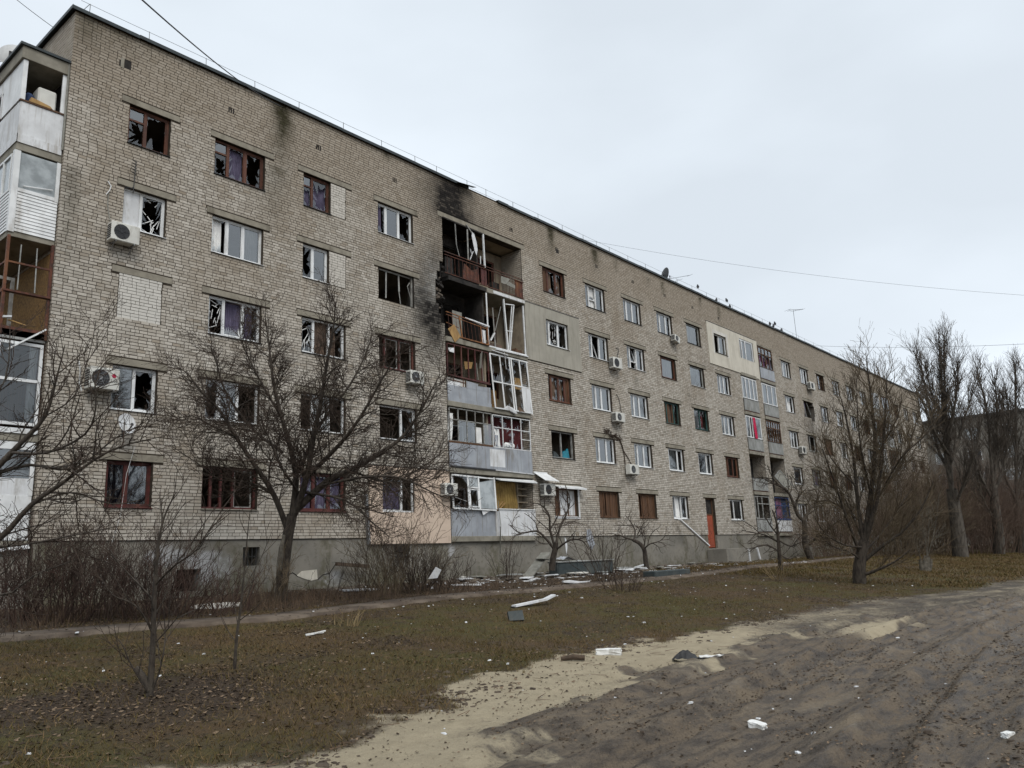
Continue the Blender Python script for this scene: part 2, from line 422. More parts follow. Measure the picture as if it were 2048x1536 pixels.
def zones(x, y):
    w = (vnoise(x * 0.9, y * 0.9, 21, 4, 0.6) - 0.5)
    w2 = (vnoise(x * 2.6 + 5, y * 2.6, 22, 3, 0.6) - 0.5)
    yy = y + 1.5 * w + 0.7 * w2
    soil = 1 - sstep(-0.32, 0.30, yy - np.interp(x, B1X, B1Y))          # bare of grass
    mud = 1 - sstep(-0.75, 0.75, yy + 0.9 * w2 + 0.5 * (vnoise(x * .5, y * 3.0, 24, 3) - .5) - np.interp(x, B2X, B2Y))
    sand = soil * (1 - mud)
    rich = np.interp(x, [-20, -7, -5.5, 3.8, 6.2, 9, 16, 30], [0.1, 0.12, 0.55, 1, 0.72, 0.36, 0.26, 0.2])
    sand = sand * np.clip(rich + 0.55 * (vnoise(x * 1.1, y * 2.2 + 3, 5, 3) - 0.5) * (1.15 - rich), 0, 1)
    patch = np.exp(-(((x - 9.8) / 2.4) ** 2 + ((y + 18.0) / 0.75) ** 2)) * sstep(0.3, 0.6, vnoise(x * 1.3, y * 2.2, 8, 3) + .1)
    patch2 = np.exp(-(((x - 28.0) / 7.0) ** 2 + ((y + 18.6) / 0.7) ** 2)) * 0.8
    sand = np.maximum(sand, 0.85 * np.maximum(patch, patch2))
    lit = np.exp(-(((x + 3.2) / 2.1) ** 2 + ((y + 13.3) / 1.5) ** 2)) * 1.1
    lit = np.maximum(lit, 0.95 * sstep(-7.2, -6.3, y + 0.8 * w) * (1 - sstep(30, 46, x)))
    lit = np.maximum(lit, 0.55 * np.exp(-(((y + 9.3 - 0.05 * x) / 1.5) ** 2)) * sstep(4, 9, x) * (1 - sstep(24, 34, x)))
    lit = np.maximum(lit, 0.5 * sstep(.50, .68, vnoise(x * .55 + 3, y * .75, 33, 4, .6)))
    lit = np.clip(lit * (0.55 + 0.9 * vnoise(x * 1.4, y * 1.4, 31, 3)), 0, 1) * (1 - soil)
    return soil, sand, mud * (1 - np.clip(sand, 0, 1)), lit
def gfull(x, y):
    z = gbase(x, y)
    soil, sand, mud, lit = zones(x, y)
    # wheel ruts that swing along the road, churned mud, tufts
    c = -20.0 + 1.1 * np.sin(0.12 * x + 0.4) + 0.02 * x
    rut = np.zeros_like(z)
    for o, a in ((-1.3, 0.11), (0.5, 0.12), (1.6, 0.08), (-2.6, 0.08), (-.5, .05), (2.5, .06)):
        d = y - (c + o + 0.18 * (vnoise(x * 0.5, y * 0 + o, 41, 2) - 0.5))
        rut += -a * np.exp(-(d / 0.2) ** 4) + 0.6 * a * np.exp(-((np.abs(d) - 0.32) / 0.10) ** 2) * (.4 + 1.2 * vnoise(x * 2.5, y * 2.5, 43, 2))
    z = z + rut * sstep(0.2, 0.9, mud + 0.4 * soil)
    z = z + mud * 0.065 * (vnoise(x * 1.6, y * 5.5, 51, 4, 0.6) - 0.5) + mud * 0.02 * np.maximum(0, vnoise(x * 5.0, y * 6.5, 53, 2) - 0.62) * 4
    z = z + (1 - soil) * 0.06 * (vnoise(x * 2.6, y * 2.6, 61, 4, 0.62) - 0.5)
    z = z + sand * 0.03 * (vnoise(x * 1.5, y * 2.6, 71, 3) - 0.5)
    return z
def gb(y):
    u = min(1.0, max(0.0, (y + 19.0) / 18.0)); return 1.05 * u * u * (3 - 2 * u)
def gz(x, y): return float(gfull(np.array([x]), np.array([y]))[0])

def axis(fine0, fine1, step, lo, hi):
    a = list(np.arange(fine0, fine1, step))
    s = step; v = fine1
    while v < hi: a.append(v); s *= 1.16; v += s
    s = step; v = fine0 - step
    out = []
    while v > lo: out.append(v); s *= 1.16; v -= s
    return np.array(sorted(out + a + [lo, hi]))
gx = axis(-8.5, 26.0, 0.085, -700, 900)
gy = axis(-22.6, -6.0, 0.065, -700, 900)
GX, GY = np.meshgrid(gx, gy)
GZ = gfull(GX, GY)
soil, sand, mud, lit = zones(GX, GY)
nx, ny = len(gx), len(gy)
ii = (np.arange(ny - 1)[:, None] * nx + np.arange(nx - 1)[None, :]).ravel()
gF = np.stack([ii, ii + 1, ii + nx + 1, ii + nx], -1)

gm, t, b = new_mat('ground')
a_s, a_m, a_l, a_o = attr(t, 'sand'), attr(t, 'mud'), attr(t, 'litter'), attr(t, 'soil')
n1, n2, n3, n4 = noise(t, 0.35, 4), noise(t, 2.2, 6, 0.7), noise(t, 14, 6, 0.75), noise(t, 60, 4, 0.7)
grass = mixc(t, ramp(t, n1, 0.38, 0.62), (0.074, 0.063, 0.017), (0.092, 0.057, 0.027))
grass = mixc(t, mathn(t, 'MULTIPLY', ramp(t, noise(t, 0.22, 3), 0.54, 0.68), 0.5), grass, (0.085, 0.08, 0.016))
grass = mixc(t, ramp(t, n2, 0.45, 0.72), grass, (0.066, 0.046, 0.028))
grass = mixc(t, mathn(t, 'MULTIPLY', ramp(t, n3, 0.48, 0.66), 0.8), grass, (0.032, 0.026, 0.014))
grass = mixc(t, mathn(t, 'MULTIPLY', ramp(t, n4, 0.60, 0.74), 0.6), grass, (0.16, 0.12, 0.065))
litc = mixc(t, ramp(t, n3, 0.4, 0.62), (0.068, 0.045, 0.027), (0.036, 0.025, 0.016))
litc = mixc(t, ramp(t, n4, 0.58, 0.7), litc, (0.12, 0.08, 0.055))
dirt = mixc(t, ramp(t, n2, 0.35, 0.65), (0.105, 0.088, 0.07), (0.066, 0.055, 0.045))
sandc = mixc(t, ramp(t, n2, 0.35, 0.7), (0.42, 0.355, 0.245), (0.34, 0.285, 0.195))
sandc = mixc(t, mathn(t, 'MULTIPLY', ramp(t, n3, 0.58, 0.78), 0.7), sandc, (0.2, 0.165, 0.115))
sandc = mixc(t, mathn(t, 'MULTIPLY', ramp(t, n4, 0.62, 0.72), 0.7), sandc, (0.08, 0.066, 0.05))
nm = noise(t, 5.0, 6, 0.7, stretch=(0.28, 1.5, 1))
mudc = mixc(t, ramp(t, nm, 0.34, 0.64), (0.050, 0.037, 0.026), (0.178, 0.140, 0.100))
mudc = mixc(t, mathn(t, 'MULTIPLY', ramp(t, n3, 0.54, 0.70), 0.75), mudc, (0.032, 0.025, 0.019))
mudc = mixc(t, mathn(t, 'MULTIPLY', ramp(t, noise(t, 1.3, 6, 0.7, stretch=(0.5, 1.3, 1)), 0.50, 0.66), 0.65), mudc, (0.225, 0.180, 0.125))
mudc = mixc(t, mathn(t, 'MULTIPLY', ramp(t, noise(t, 26, 5, 0.8), 0.55, 0.68), 0.8), mudc, (0.026, 0.02, 0.015))
mudc = mixc(t, mathn(t, 'MULTIPLY', ramp(t, n4, 0.63, 0.74), 0.55), mudc, (0.21, 0.165, 0.115))
c = mixc(t, a_o, grass, dirt)
edge = mathn(t, 'ADD', a_s, mathn(t, 'MULTIPLY', mathn(t, 'SUBTRACT', n3, 0.5), 0.9))
c = mixc(t, ramp(t, edge, 0.12, 0.62), c, sandc)
edge = mathn(t, 'ADD', a_m, mathn(t, 'MULTIPLY', mathn(t, 'SUBTRACT', n3, 0.5), 0.8))
c = mixc(t, ramp(t, edge, 0.3, 0.75), c, mudc)
edge = mathn(t, 'ADD', a_l, mathn(t, 'MULTIPLY', mathn(t, 'SUBTRACT', n3, 0.5), 1.2))
c = mixc(t, ramp(t, edge, 0.25, 0.7), c, litc)
t.links.new(c, b.inputs["Base Color"])
wet = mathn(t, 'MULTIPLY', a_m, ramp(t, nm, 0.62, 0.42))
rg = _n(t, "ShaderNodeMapRange"); rg.inputs["To Min"].default_value = 0.95; rg.inputs["To Max"].default_value = 0.38
t.links.new(wet, rg.inputs["Value"]); t.links.new(rg.outputs[0], b.inputs["Roughness"])
b.inputs["Specular IOR Level"].default_value = 0.3
bump(t, b, mathn(t, 'ADD', n3, mathn(t, 'MULTIPLY', n4, 0.5)), 1.0, 0.05)
g = np_mesh("ground", np.stack([GX.ravel(), GY.ravel(), GZ.ravel()], -1), gF, gm, dict(sand=sand.ravel(), mud=mud.ravel(), litter=lit.ravel(), soil=soil.ravel()), smooth=True, kind='structure')

# narrow worn footpath along the house
fx = np.concatenate([np.arange(-16, 30, 0.25), np.arange(30, 95, 1.0)])
fyc = np.interp(fx, [-16, -3, 2, 8, 22, 30, 47, 62, 95], [-7.3, -7.35, -7.9, -7.1, -6.9, -6.0, -5.0, -4.1, -3.9])
fw = 0.42 + 0.10 * (vnoise(fx * 0.8, fx * 0, 81, 3) - 0.5)
rows = []
for k, s in enumerate((-1.0, -0.93, 0, 0.93, 1.0)):
    yy = fyc + s * fw + (0.12 * (vnoise(fx * 2.0, fx * 0 + k, 82, 3) - 0.5) if k in (0, 1, 3, 4) else 0)
    zz = gbase(fx, yy) + (0.055 if k in (1, 2, 3) else -0.05)
    rows.append(np.stack([fx, yy, zz], -1))
nv = len(fx)
V = np.concatenate(rows); F = []
for k in range(4):
    i = np.arange(nv - 1) + k * nv
    F.append(np.stack([i, i + 1, i + 1 + nv, i + nv], -1))
M['path'] = mat('worn_dirty_path', (0.145, 0.115, 0.088), (0.075, 0.056, 0.042), 0.95, 1.3, dirt=(0.05, 0.038, 0.03), dscale=3, bmp=0.5, bscale=30)
np_mesh("footpath", V, np.concatenate(F), M['path'], smooth=True, kind='structure')

def gtop(x, y):
    """what a leaf or crumb lies on: the ground, or the path"""
    on = np.abs(y - np.interp(x, fx, fyc)) < 0.95 * np.interp(x, fx, fw)
    return np.where(on, np.maximum(gfull(x, y), gbase(x, y) + 0.058), gfull(x, y))
# grass blades, fallen leaves and plaster crumbs: nobody could count them
def in_view(x, y, margin=0.06):
    dx, dy = x - CAM.x, y - CAM.y
    cz = dx * _F.x + dy * _F.y; cr = dx * _R.x + dy * _R.y
    return (cz > 4.5) & (np.abs(cr) < cz * (0.66 + margin))
def scatter(n, x0, x1, y0, y1):
    x = RNG.uniform(x0, x1, n); y = RNG.uniform(y0, y1, n)
    k = in_view(x, y)
    return x[k], y[k]
x, y = scatter(700000, -7, 26, -18, -4.5)
so, sa, mu, li = zones(x, y)
dist = np.hypot(x - CAM.x, y - CAM.y)
keep = (RNG.random(len(x)) < (1 - so) * (1 - 0.75 * li) * np.clip(11.0 / dist, 0, 1) ** 1.2 * (0.15 + 1.2 * vnoise(x * 1.2, y * 1.2, 91, 3) ** 2)) & (np.abs(y - np.interp(x, fx, fyc)) > 0.6)
x, y = x[keep], y[keep]; n = len(x)
z = gfull(x, y)
h = 0.018 + 0.066 * RNG.random(n) ** 2.2 * (0.35 + 1.3 * vnoise(x * 2.0, y * 2.0, 97, 3)); an = RNG.uniform(0, 6.283, n); wd = RNG.uniform(0.004, 0.008, n)
ln = RNG.normal(0, 0.8, (n, 2)) * h[:, None]
V = np.empty((n, 3, 3))
V[:, 0] = np.stack([x - np.cos(an) * wd, y - np.sin(an) * wd, z - 0.01], -1)
V[:, 1] = np.stack([x + np.cos(an) * wd, y + np.sin(an) * wd, z - 0.01], -1)
V[:, 2] = np.stack([x + ln[:, 0], y + ln[:, 1], z + h], -1)
fxx, fyy = scatter(130000, 24, 70, -17, -3)
fs_ = zones(fxx, fyy)[0]
kk = (RNG.random(len(fxx)) < (1 - fs_) * (0.1 + 1.3 * vnoise(fxx * .7, fyy * .7, 92, 3) ** 2)) & (np.abs(fyy - np.interp(fxx, fx, fyc)) > 0.6)
fxx, fyy = fxx[kk], fyy[kk]; nf_ = len(fxx); fz = gfull(fxx, fyy)
fh = RNG.uniform(.04, .13, nf_); fa = RNG.uniform(0, 6.283, nf_); fwd = RNG.uniform(.010, .022, nf_); fl = RNG.normal(0, .8, (nf_, 2)) * fh[:, None]
V2 = np.empty((nf_, 3, 3))
V2[:, 0] = np.stack([fxx - np.cos(fa) * fwd, fyy - np.sin(fa) * fwd, fz - .01], -1); V2[:, 1] = np.stack([fxx + np.cos(fa) * fwd, fyy + np.sin(fa) * fwd, fz - .01], -1); V2[:, 2] = np.stack([fxx + fl[:, 0], fyy + fl[:, 1], fz + fh], -1)
V = np.concatenate([V, V2]); x = np.concatenate([x, fxx]); y = np.concatenate([y, fyy]); n = len(x)
grm, t, b = new_mat('grass_blades')
t.links.new(mixc(t, ramp(t, attr(t, 'tone'), 0.3, 0.8), (0.072, 0.058, 0.018), (0.14, 0.094, 0.048)), b.inputs["Base Color"])
b.inputs["Roughness"].default_value = 0.9; b.inputs["Specular IOR Level"].default_value = 0.1
tone = np.repeat(np.clip(RNG.random(n) * 0.7 + 0.5 * vnoise(x * .35, y * .35, 95, 2), 0, 1), 3)
tag(np_mesh("grass", V.reshape(-1, 3), np.arange(3 * n).reshape(n, 3), grm, dict(tone=tone)), "short tired winter grass on the bank before the house", "grass", kind='stuff')

def leaf_field(n, spec, size, name, matl, label, cat):
    xs, ys = [], []
    for (x0, x1, y0, y1, fr, zone) in spec:
        a, c = scatter(int(n * fr), x0, x1, y0, y1)
        so, sa, mu, li = zones(a, c)
        p = {'l': 0.12 + li, 'a': np.full(len(a), 0.5), 'm': (mu + 0.25 * so) * sstep(0.42, 0.6, vnoise(a * 1.1, c * 1.8, 13, 3))}[zone]
        k = RNG.random(len(a)) < p
        xs.append(a[k]); ys.append(c[k])
    x = np.concatenate(xs); y = np.concatenate(ys); m = len(x); z = gtop(x, y)
    s = RNG.uniform(size[0], size[1], m); an = RNG.uniform(0, 6.283, m)
    ca, sa_ = np.cos(an) * s, np.sin(an) * s
    lift = RNG.uniform(0.0, 0.7, (m, 2)) * s[:, None]
    V = np.empty((m, 4, 3))
    V[:, 0] = np.stack([x - ca, y - sa_, z + 0.005 + lift[:, 0] * .4], -1)
    V[:, 1] = np.stack([x + sa_ * .55, y - ca * .55, z + 0.005], -1)
    V[:, 2] = np.stack([x + ca, y + sa_, z + 0.006 + lift[:, 1]], -1)
    V[:, 3] = np.stack([x - sa_ * .55, y + ca * .55, z + 0.008 + lift[:, 0]], -1)
    i = np.arange(m) * 4
    F = np.concatenate([np.stack([i, i + 1, i + 2], -1), np.stack([i, i + 2, i + 3], -1)])
    tag(np_mesh(name, V.reshape(-1, 3), F, matl, dict(tone=np.repeat(RNG.random(m), 4))), label, cat, kind='stuff')
lm, t, b = new_mat('dead_leaves')
t.links.new(mixc(t, ramp(t, attr(t, 'tone'), 0.45, 1.0), (0.038, 0.026, 0.016), (0.19, 0.135, 0.088)), b.inputs["Base Color"])
b.inputs["Roughness"].default_value = 0.85; b.inputs["Specular IOR Level"].default_value = 0.2
leaf_field(64000, [(-7, 3, -17, -9, .36, 'l'), (0, 26, -15, -8, .22, 'l'), (-3, 30, -8, -0.6, .34, 'l')], (0.012, 0.034), "fallen_leaves", lm, "brown dead leaves lying on the bank and under the shrubs", "leaves")
leaf_field(22000, [(-4, 8, -22.5, -16.5, .75, 'm'), (8, 22, -21, -16.5, .25, 'm')], (0.008, 0.022), "trodden_leaves", lm, "dark trodden leaf bits pressed into the muddy road", "leaves")

def chunks(name, spots, smin, smax, matl, label, cat, seed, flat=0.6):
    rg_ = np.random.default_rng(seed)
    x, y = spots; n = len(x); z = gtop(x, y)
    s = smin + (smax - smin) * rg_.random(n) ** 2.5
    base = np.array([(-1, -1, -.6), (1, -1, -.6), (1, 1, -.6), (-1, 1, -.6), (-.7, -.8, .7), (.8, -.6, .6), (.7, .8, .75), (-.8, .6, .6)])
    V = base[None] * (1 + 0.35 * rg_.normal(size=(n, 8, 3)).clip(-1.2, 1.2))
    V[:, :, 2] *= flat
    V[:, :, 0] *= rg_.uniform(0.6, 1.6, n)[:, None]
    an = rg_.uniform(0, 6.28, n); ca, sa_ = np.cos(an)[:, None], np.sin(an)[:, None]
    X = V[:, :, 0] * ca - V[:, :, 1] * sa_; Y = V[:, :, 0] * sa_ + V[:, :, 1] * ca
    V = np.stack([X, Y, V[:, :, 2]], -1) * (s / 2)[:, None, None]
    V += np.stack([x, y, z + s * 0.22 * flat], -1)[:, None, :]
    f = np.array([(0, 3, 2, 1), (4, 5, 6, 7), (0, 1, 5, 4), (1, 2, 6, 5), (2, 3, 7, 6), (3, 0, 4, 7)])
    F = (f[None] + (np.arange(n) * 8)[:, None, None]).reshape(-1, 4)
    tag(np_mesh(name, V.reshape(-1, 3), F, matl), label, cat, kind='stuff')
a1 = scatter(760, 9, 40, -6.0, -0.7); a2 = scatter(240, -5, 26, -15.5, -6); a3 = scatter(60, -4, 15, -22, -16)
chunks("plaster_crumbs", (np.concatenate([a1[0], a2[0], a3[0]]), np.concatenate([a1[1], a2[1], a3[1]])), 0.010, 0.060, M['paper'], "white crumbs of plaster and foam strewn over grass and road", "debris", 4)
a1 = scatter(900, 13, 34, -3.6, -0.3); a2 = scatter(300, 4, 60, -2.5, -0.3)
M['rubble'] = mat('broken_masonry', (0.17, 0.145, 0.115), (0.07, 0.055, 0.045), 0.95, 6, bmp=0.5)
chunks("wall_rubble", (np.concatenate([a1[0], a2[0]]), np.concatenate([a1[1], a2[1]])), 0.05, 0.26, M['rubble'], "broken bits of masonry heaped along the foot of the wall", "rubble", 5)
a1 = scatter(520, 13, 32, -4.4, -0.4)
chunks("glass_litter", a1, 0.05, 0.3, M['paper'], "pale splinters of glass and cladding by the wall", "debris", 6, 0.12)

# tall dead stems between the shrubs, and sticks lying in the grass
def stems(n, box, hh, name, label, matl, flat=False, seed=3, prob=None):
    rg_ = np.random.default_rng(seed)
    x, y = scatter(n, *box); m = len(x)
    if prob is not None:
        k = rg_.random(m) < prob(x, y); x, y = x[k], y[k]; m = len(x)
    z = gfull(x, y)
    h = rg_.uniform(*hh, m); an = rg_.uniform(0, 6.283, m); w = rg_.uniform(.0025, .006, m)
    if flat: d = np.stack([np.cos(an) * h, np.sin(an) * h, rg_.uniform(0, .03, m)], -1)
    else: d = np.stack([rg_.normal(0, .28, m) * h, rg_.normal(0, .28, m) * h, h], -1)
    p = np.stack([x, y, z + (0.012 if flat else -.01)], -1)
    sx = np.stack([-np.sin(an) * w, np.cos(an) * w, np.zeros(m)], -1)
    up = np.zeros((m, 3)); up[:, 2 if flat else 0] = w
    V = np.stack([p - sx, p + sx, p + up * 1.6, p + d - sx * .4, p + d + sx * .4, p + d + up * .6], 1)
    i = np.arange(m)[:, None] * 6
    F = np.concatenate([i + np.array([[0, 1, 4, 3]]), i + np.array([[1, 2, 5, 4]]), i + np.array([[2, 0, 3, 5]])])
    tag(np_mesh(name, V.reshape(-1, 3), F, matl), label, "grass", kind='stuff')
M['deadstem'] = mat('dead_stems', (0.12, 0.08, 0.05), (0.062, 0.04, 0.028), 0.95, 2)
stems(9000, (-5, 12, -6.75, -3.0), (.08, .36), "dead_stems", "reddish dead stems standing between the shrubs along the path", M['deadstem'], prob=lambda x, y: sstep(.35, .6, vnoise(x * .9, y * .9, 17, 3)) * (1 - .6 * sstep(6, 12, x)))
stems(2600, (-6, 24, -17, -7.5), (.05, .30), "fallen_sticks", "thin dark sticks lying about in the grass", M['deadstem'], True, 5, prob=lambda x, y: .25 + .75 * sstep(.45, .65, vnoise(x * .6, y * .6, 19, 3)))

a1 = scatter(2000, -5, 9, -22.8, -16.8); a2 = scatter(900, 9, 24, -21.5, -16.8)
ax_ = np.concatenate([a1[0], a2[0]]); ay_ = np.concatenate([a1[1], a2[1]])
zm = zones(ax_, ay_)[2]
k_ = RNG.random(len(ax_)) < zm * sstep(.40, .62, vnoise(ax_ * .9, ay_ * 2.4, 57, 3))
M['clod'] = mat('dark_mud_clods', (0.055, 0.041, 0.03), (0.105, 0.082, 0.06), 0.9, 6, bmp=.5)
chunks("mud_clods", (ax_[k_], ay_[k_]), 0.012, 0.07, M['clod'], "dark clods churned up on the muddy road", "mud", 8, .5)
# dead root clumps along the ragged edge of the grass
ex = RNG.uniform(-6, 20, 5000); ey = np.interp(ex, B1X, B1Y) + RNG.normal(.1, .35, 5000)
k_ = in_view(ex, ey) & (vnoise(ex * 1.1, ey * 1.1, 59, 3) > .5)
chunks("turf_clumps", (ex[k_], ey[k_]), 0.015, 0.075, M['clod'], "dark clumps of dead turf along the edge of the sand", "turf", 9, .45)

# ------------------------------------------------------------------ the damaged apartment house
L_END = 93.0
Z_PL, Z_ROOF = 2.725, 18.60
ZT = lambda k: 4.98 + 2.8 * (k - 1)          # head of the windows of storey k
ZF = lambda k: 2.76 + 2.8 * (k - 1)          # floor level of storey k
WH = 1.33
bld = empty("apartment_building", (0, 0, 1.0), "long five-storey grey brick apartment house with shattered windows and a burnt balcony bay", "building", world_coords=True)
COLS = dict(A=(1.76, 3.09), B=(4.65, 6.57), C=(8.21, 10.14), D=(11.76, 13.66), E=(22.44, 24.28), F=(26.14, 27.98), G=(29.88, 31.74), H=(33.58, 35.42),
            I=(37.24, 39.12), J=(40.98, 42.86), M=(52.42, 54.2), N=(56.2, 58.0), O=(59.95, 61.7), P=(63.75, 65.5), Q=(67.4, 69.2), R=(71.1, 72.9), S=(82.0, 83.8), T=(85.7, 87.5), U=(89.4, 91.2))
OPEN = {}
for c, (a, b_x) in COLS.items():
    for k in range(1, 6):
        OPEN[c, k] = [a, b_x, ZT(k) - WH, ZT(k)]
OPEN['C', 5][1] = 9.42; OPEN['C', 4][1] = 9.36
OPEN['D', 1] = [11.82, 13.46, 3.68, 4.98]
OPEN['I', 1] = [37.62, 38.82, 1.92, 5.0]       # the orange door
FILL = [(1.76, 3.09, ZT(3) - WH - 0.05, ZT(3)), (9.42, 10.14, ZT(5) - WH, ZT(5)), (9.36, 10.14, ZT(4) - WH, ZT(4))]  # bricked up with white brick
del OPEN['A', 3]
BAYS = [(15.40, 20.80, 2.76, 16.62)]
for (a, b_x) in ((44.72, 47.22), (48.14, 50.72), (74.6, 77.1), (78.0, 80.5)): BAYS.append((a, b_x, 2.86, 16.6))
HOLES = [(14.92, 15.42, 12.55, 13.65), (15.08, 15.42, 12.1, 12.55), (15.2, 15.42, 11.7, 12.1), (15.02, 15.42, 13.65, 14.05), (15.2, 15.42, 14.05, 14.5), (58.0, 58.45, 12.2, 13.1), (58.0, 58.25, 13.1, 13.5), (57.6, 58.3, 11.85, 12.2)]
VENTS = [(x, 17.42) for x in (1.46, 5.19, 8.85, 12.67, 16.33, 20.13, 23.76, 27.4, 31.12, 34.8, 38.4, 42.1)]
LINT = []
for (c, k) in list(OPEN) + [('A', 3)]:
    a, b_x = COLS[c]
    if (c, k) in (('E', 4), ('J', 5), ('D', 1)): continue
    if (c, k) == ('I', 1): a, b_x = 37.62, 38.82
    LINT.append((a - 0.27 + 0.1 * random.random(), b_x + 0.24 + 0.1 * random.random(), ZT(k) + 0.0, ZT(k) + 0.215))
LINT.append((15.13, 21.05, 16.62, 16.86))
PANELS = [('insul_peach', 11.2, 15.37, 2.50, 5.40), ('insul_grey', 20.84, 25.28, 11.06, 13.93), ('insul_white', 40.1, 47.75, 13.93, 16.85)]

# --- stains: soot over the burnt bay, moss below the eaves, pale blast scars (value 0..1 at a point of the facade)
def stains(x, z):
    x = np.asarray(x, float); z = np.asarray(z, float)
    w = vnoise(x * 1.3, z * 1.3, 101, 4, 0.6) - 0.5
    e = lambda x0, z0, sx, sz: np.exp(-(((x - x0 + 0.8 * w) / sx) ** 2 + ((z - z0 + 0.8 * w) / sz) ** 2))
    soot = 0.38 * e(14.9, 14.6, .7, 1.0) + 0.35 * e(14.2, 12.2, 1.0, 1.2) + 0.98 * e(16.2, 17.2, 0.95, 1.2) + 0.6 * e(16.2, 18.4, 1.2, 0.8) + 0.45 * e(17.2, 16.9, 1.3, 0.5) + 0.55 * e(14.9, 11.6, 0.55, 1.2) + 0.5 * e(14.5, 11.3, 1.1, 1.6) + 0.4 * e(15.0, 17.4, 1.2, 1.3) + 0.3 * e(14.4, 13.9, 1.2, 1.0) + 0.3 * e(14.1, 12.9, .5, .7)
    soot += 0.45 * e(57.2, 11.1, 1.3, 1.2) + 0.35 * e(57.8, 9.4, 1.5, 0.9) + 0.35 * e(45.9, 6.1, 1.6, 0.7) + 0.22 * e(53, 5, 6, 3)
    pale = 0.8 * e(14.75, 13.5, 0.5, 0.75) + 0.55 * e(14.5, 12.8, 0.8, 0.6) + 0.4 * e(58.6, 12.4, 0.9, 1.3) + 0.35 * e(5.3, 2.9, 1.2, 0.25)
    moss = np.zeros_like(x + z)
    for (mx, zz, ln, wd, am) in ((7.25, 18.6, 2.6, 0.34, 1.0), (7.0, 16, 2.6, 0.42, 0.38), (0.3, 18.6, 1.6, 0.5, 0.45), (1.6, 18.6, 1.2, .8, .3), (23.3, 18.5, 1.5, 0.24, 0.95), (27.3, 18.4, 1.3, 0.26, 0.85), (29.4, 18.4, 1.0, .12, .5), (32.9, 18.2, .7, .12, .6), (34.6, 18.3, 0.9, 0.14, 0.9), (39.6, 18.4, 0.8, 0.14, 0.7), (42.3, 18.3, 1.1, 0.16, 0.75), (12.3, 18.6, 0.5, 0.15, .8), (0.25, 13.5, 4.0, 0.22, 0.4), (30.7, 11.6, 0.7, 0.2, .5), (36.8, 11.5, .6, .2, .35), (28.4, 5.7, .5, .25, .45), (28.2, 8.6, .5, .25, .4)):
        d = (zz - z) / ln
        ww = wd * (1 + 0.5 * np.clip(d, 0, 1))
        moss += am * np.exp(-((x - mx + 0.35 * w) / ww) ** 2) * (d > 0) * np.clip(1.15 - d, 0, 1) * (0.75 + 0.9 * vnoise(x * 4, z * 1.2, 111, 3))
    brown = 0.95 * sstep(15.2, 17.6, z + 1.6 * w) + 0.30 * sstep(10.5, 15.0, z + 2.5 * w) + 0.45 * sstep(0.5, 0.72, vnoise(x * 0.5, z * 0.35, 121, 3)) + 0.3 * sstep(.52, .75, vnoise(x * 2.4, z * .25, 122, 3))
    # run-off below each sill
    run = np.zeros_like(moss)
    for (c, k), (a, b_x, z0, z1) in OPEN.items():
        if k == 5 or c > 'L': continue
        d = (z0 - z) / 0.7
        run += 0.85 * (d > 0) * np.clip(1 - d, 0, 1) * np.exp(-((x - (a + b_x) / 2) / (0.42 * (b_x - a))) ** 6) * vnoise(x * 5, z * 0.8, 131, 2)
    return np.clip(soot, 0, 1), np.clip(moss, 0, 1), np.clip(pale, 0, 1), np.clip(brown + run, 0, 1)

bm_, t, b = new_mat('silicate_brick')
tone, so_, mo_, pa_, br_ = attr(t, 'tone'), attr(t, 'soot'), attr(t, 'moss'), attr(t, 'pale'), attr(t, 'brown')
nf, nc_ = noise(t, 9, 5, 0.7), noise(t, 60, 3, 0.6)
c = mixc(t, tone, (0.295, 0.264, 0.222), (0.53, 0.492, 0.433))
c = mixc(t, mathn(t, 'MULTIPLY', ramp(t, nf, 0.45, 0.75), 0.4), c, (0.235, 0.205, 0.16))
c = mixc(t, mathn(t, 'MULTIPLY', br_, 0.6), c, (0.258, 0.207, 0.15))
c = mixc(t, mathn(t, 'MULTIPLY', pa_, 0.75), c, (0.62, 0.61, 0.575))
c = mixc(t, mathn(t, 'MULTIPLY', mathn(t, 'MULTIPLY', mo_, ramp(t, nf, 0.1, 0.45)), 1.0), c, (0.036, 0.033, 0.016))
c = mixc(t, so_, c, (0.018, 0.016, 0.015))
t.links.new(c, b.inputs["Base Color"])
b.inputs["Roughness"].default_value = 0.95; b.inputs["Specular IOR Level"].default_value = 0.15
bump(t, b, mathn(t, 'ADD', nc_, nf), 0.5, 0.006)
M['brick'] = bm_
mm_, t, b = new_mat('dark_mortar')
c = mixc(t, ramp(t, noise(t, 3, 5), 0.35, 0.7), (0.042, 0.034, 0.026), (0.072, 0.06, 0.046))
c = mixc(t, mathn(t, 'MULTIPLY', attr(t, 'pale'), 0.5), c, (0.40, 0.38, 0.35))
c = mixc(t, attr(t, 'soot'), c, (0.014, 0.013, 0.012))
t.links.new(c, b.inputs["Base Color"]); b.inputs["Roughness"].default_value = 1.0; b.inputs["Specular IOR Level"].default_value = 0.1
M['mortar'] = mm_

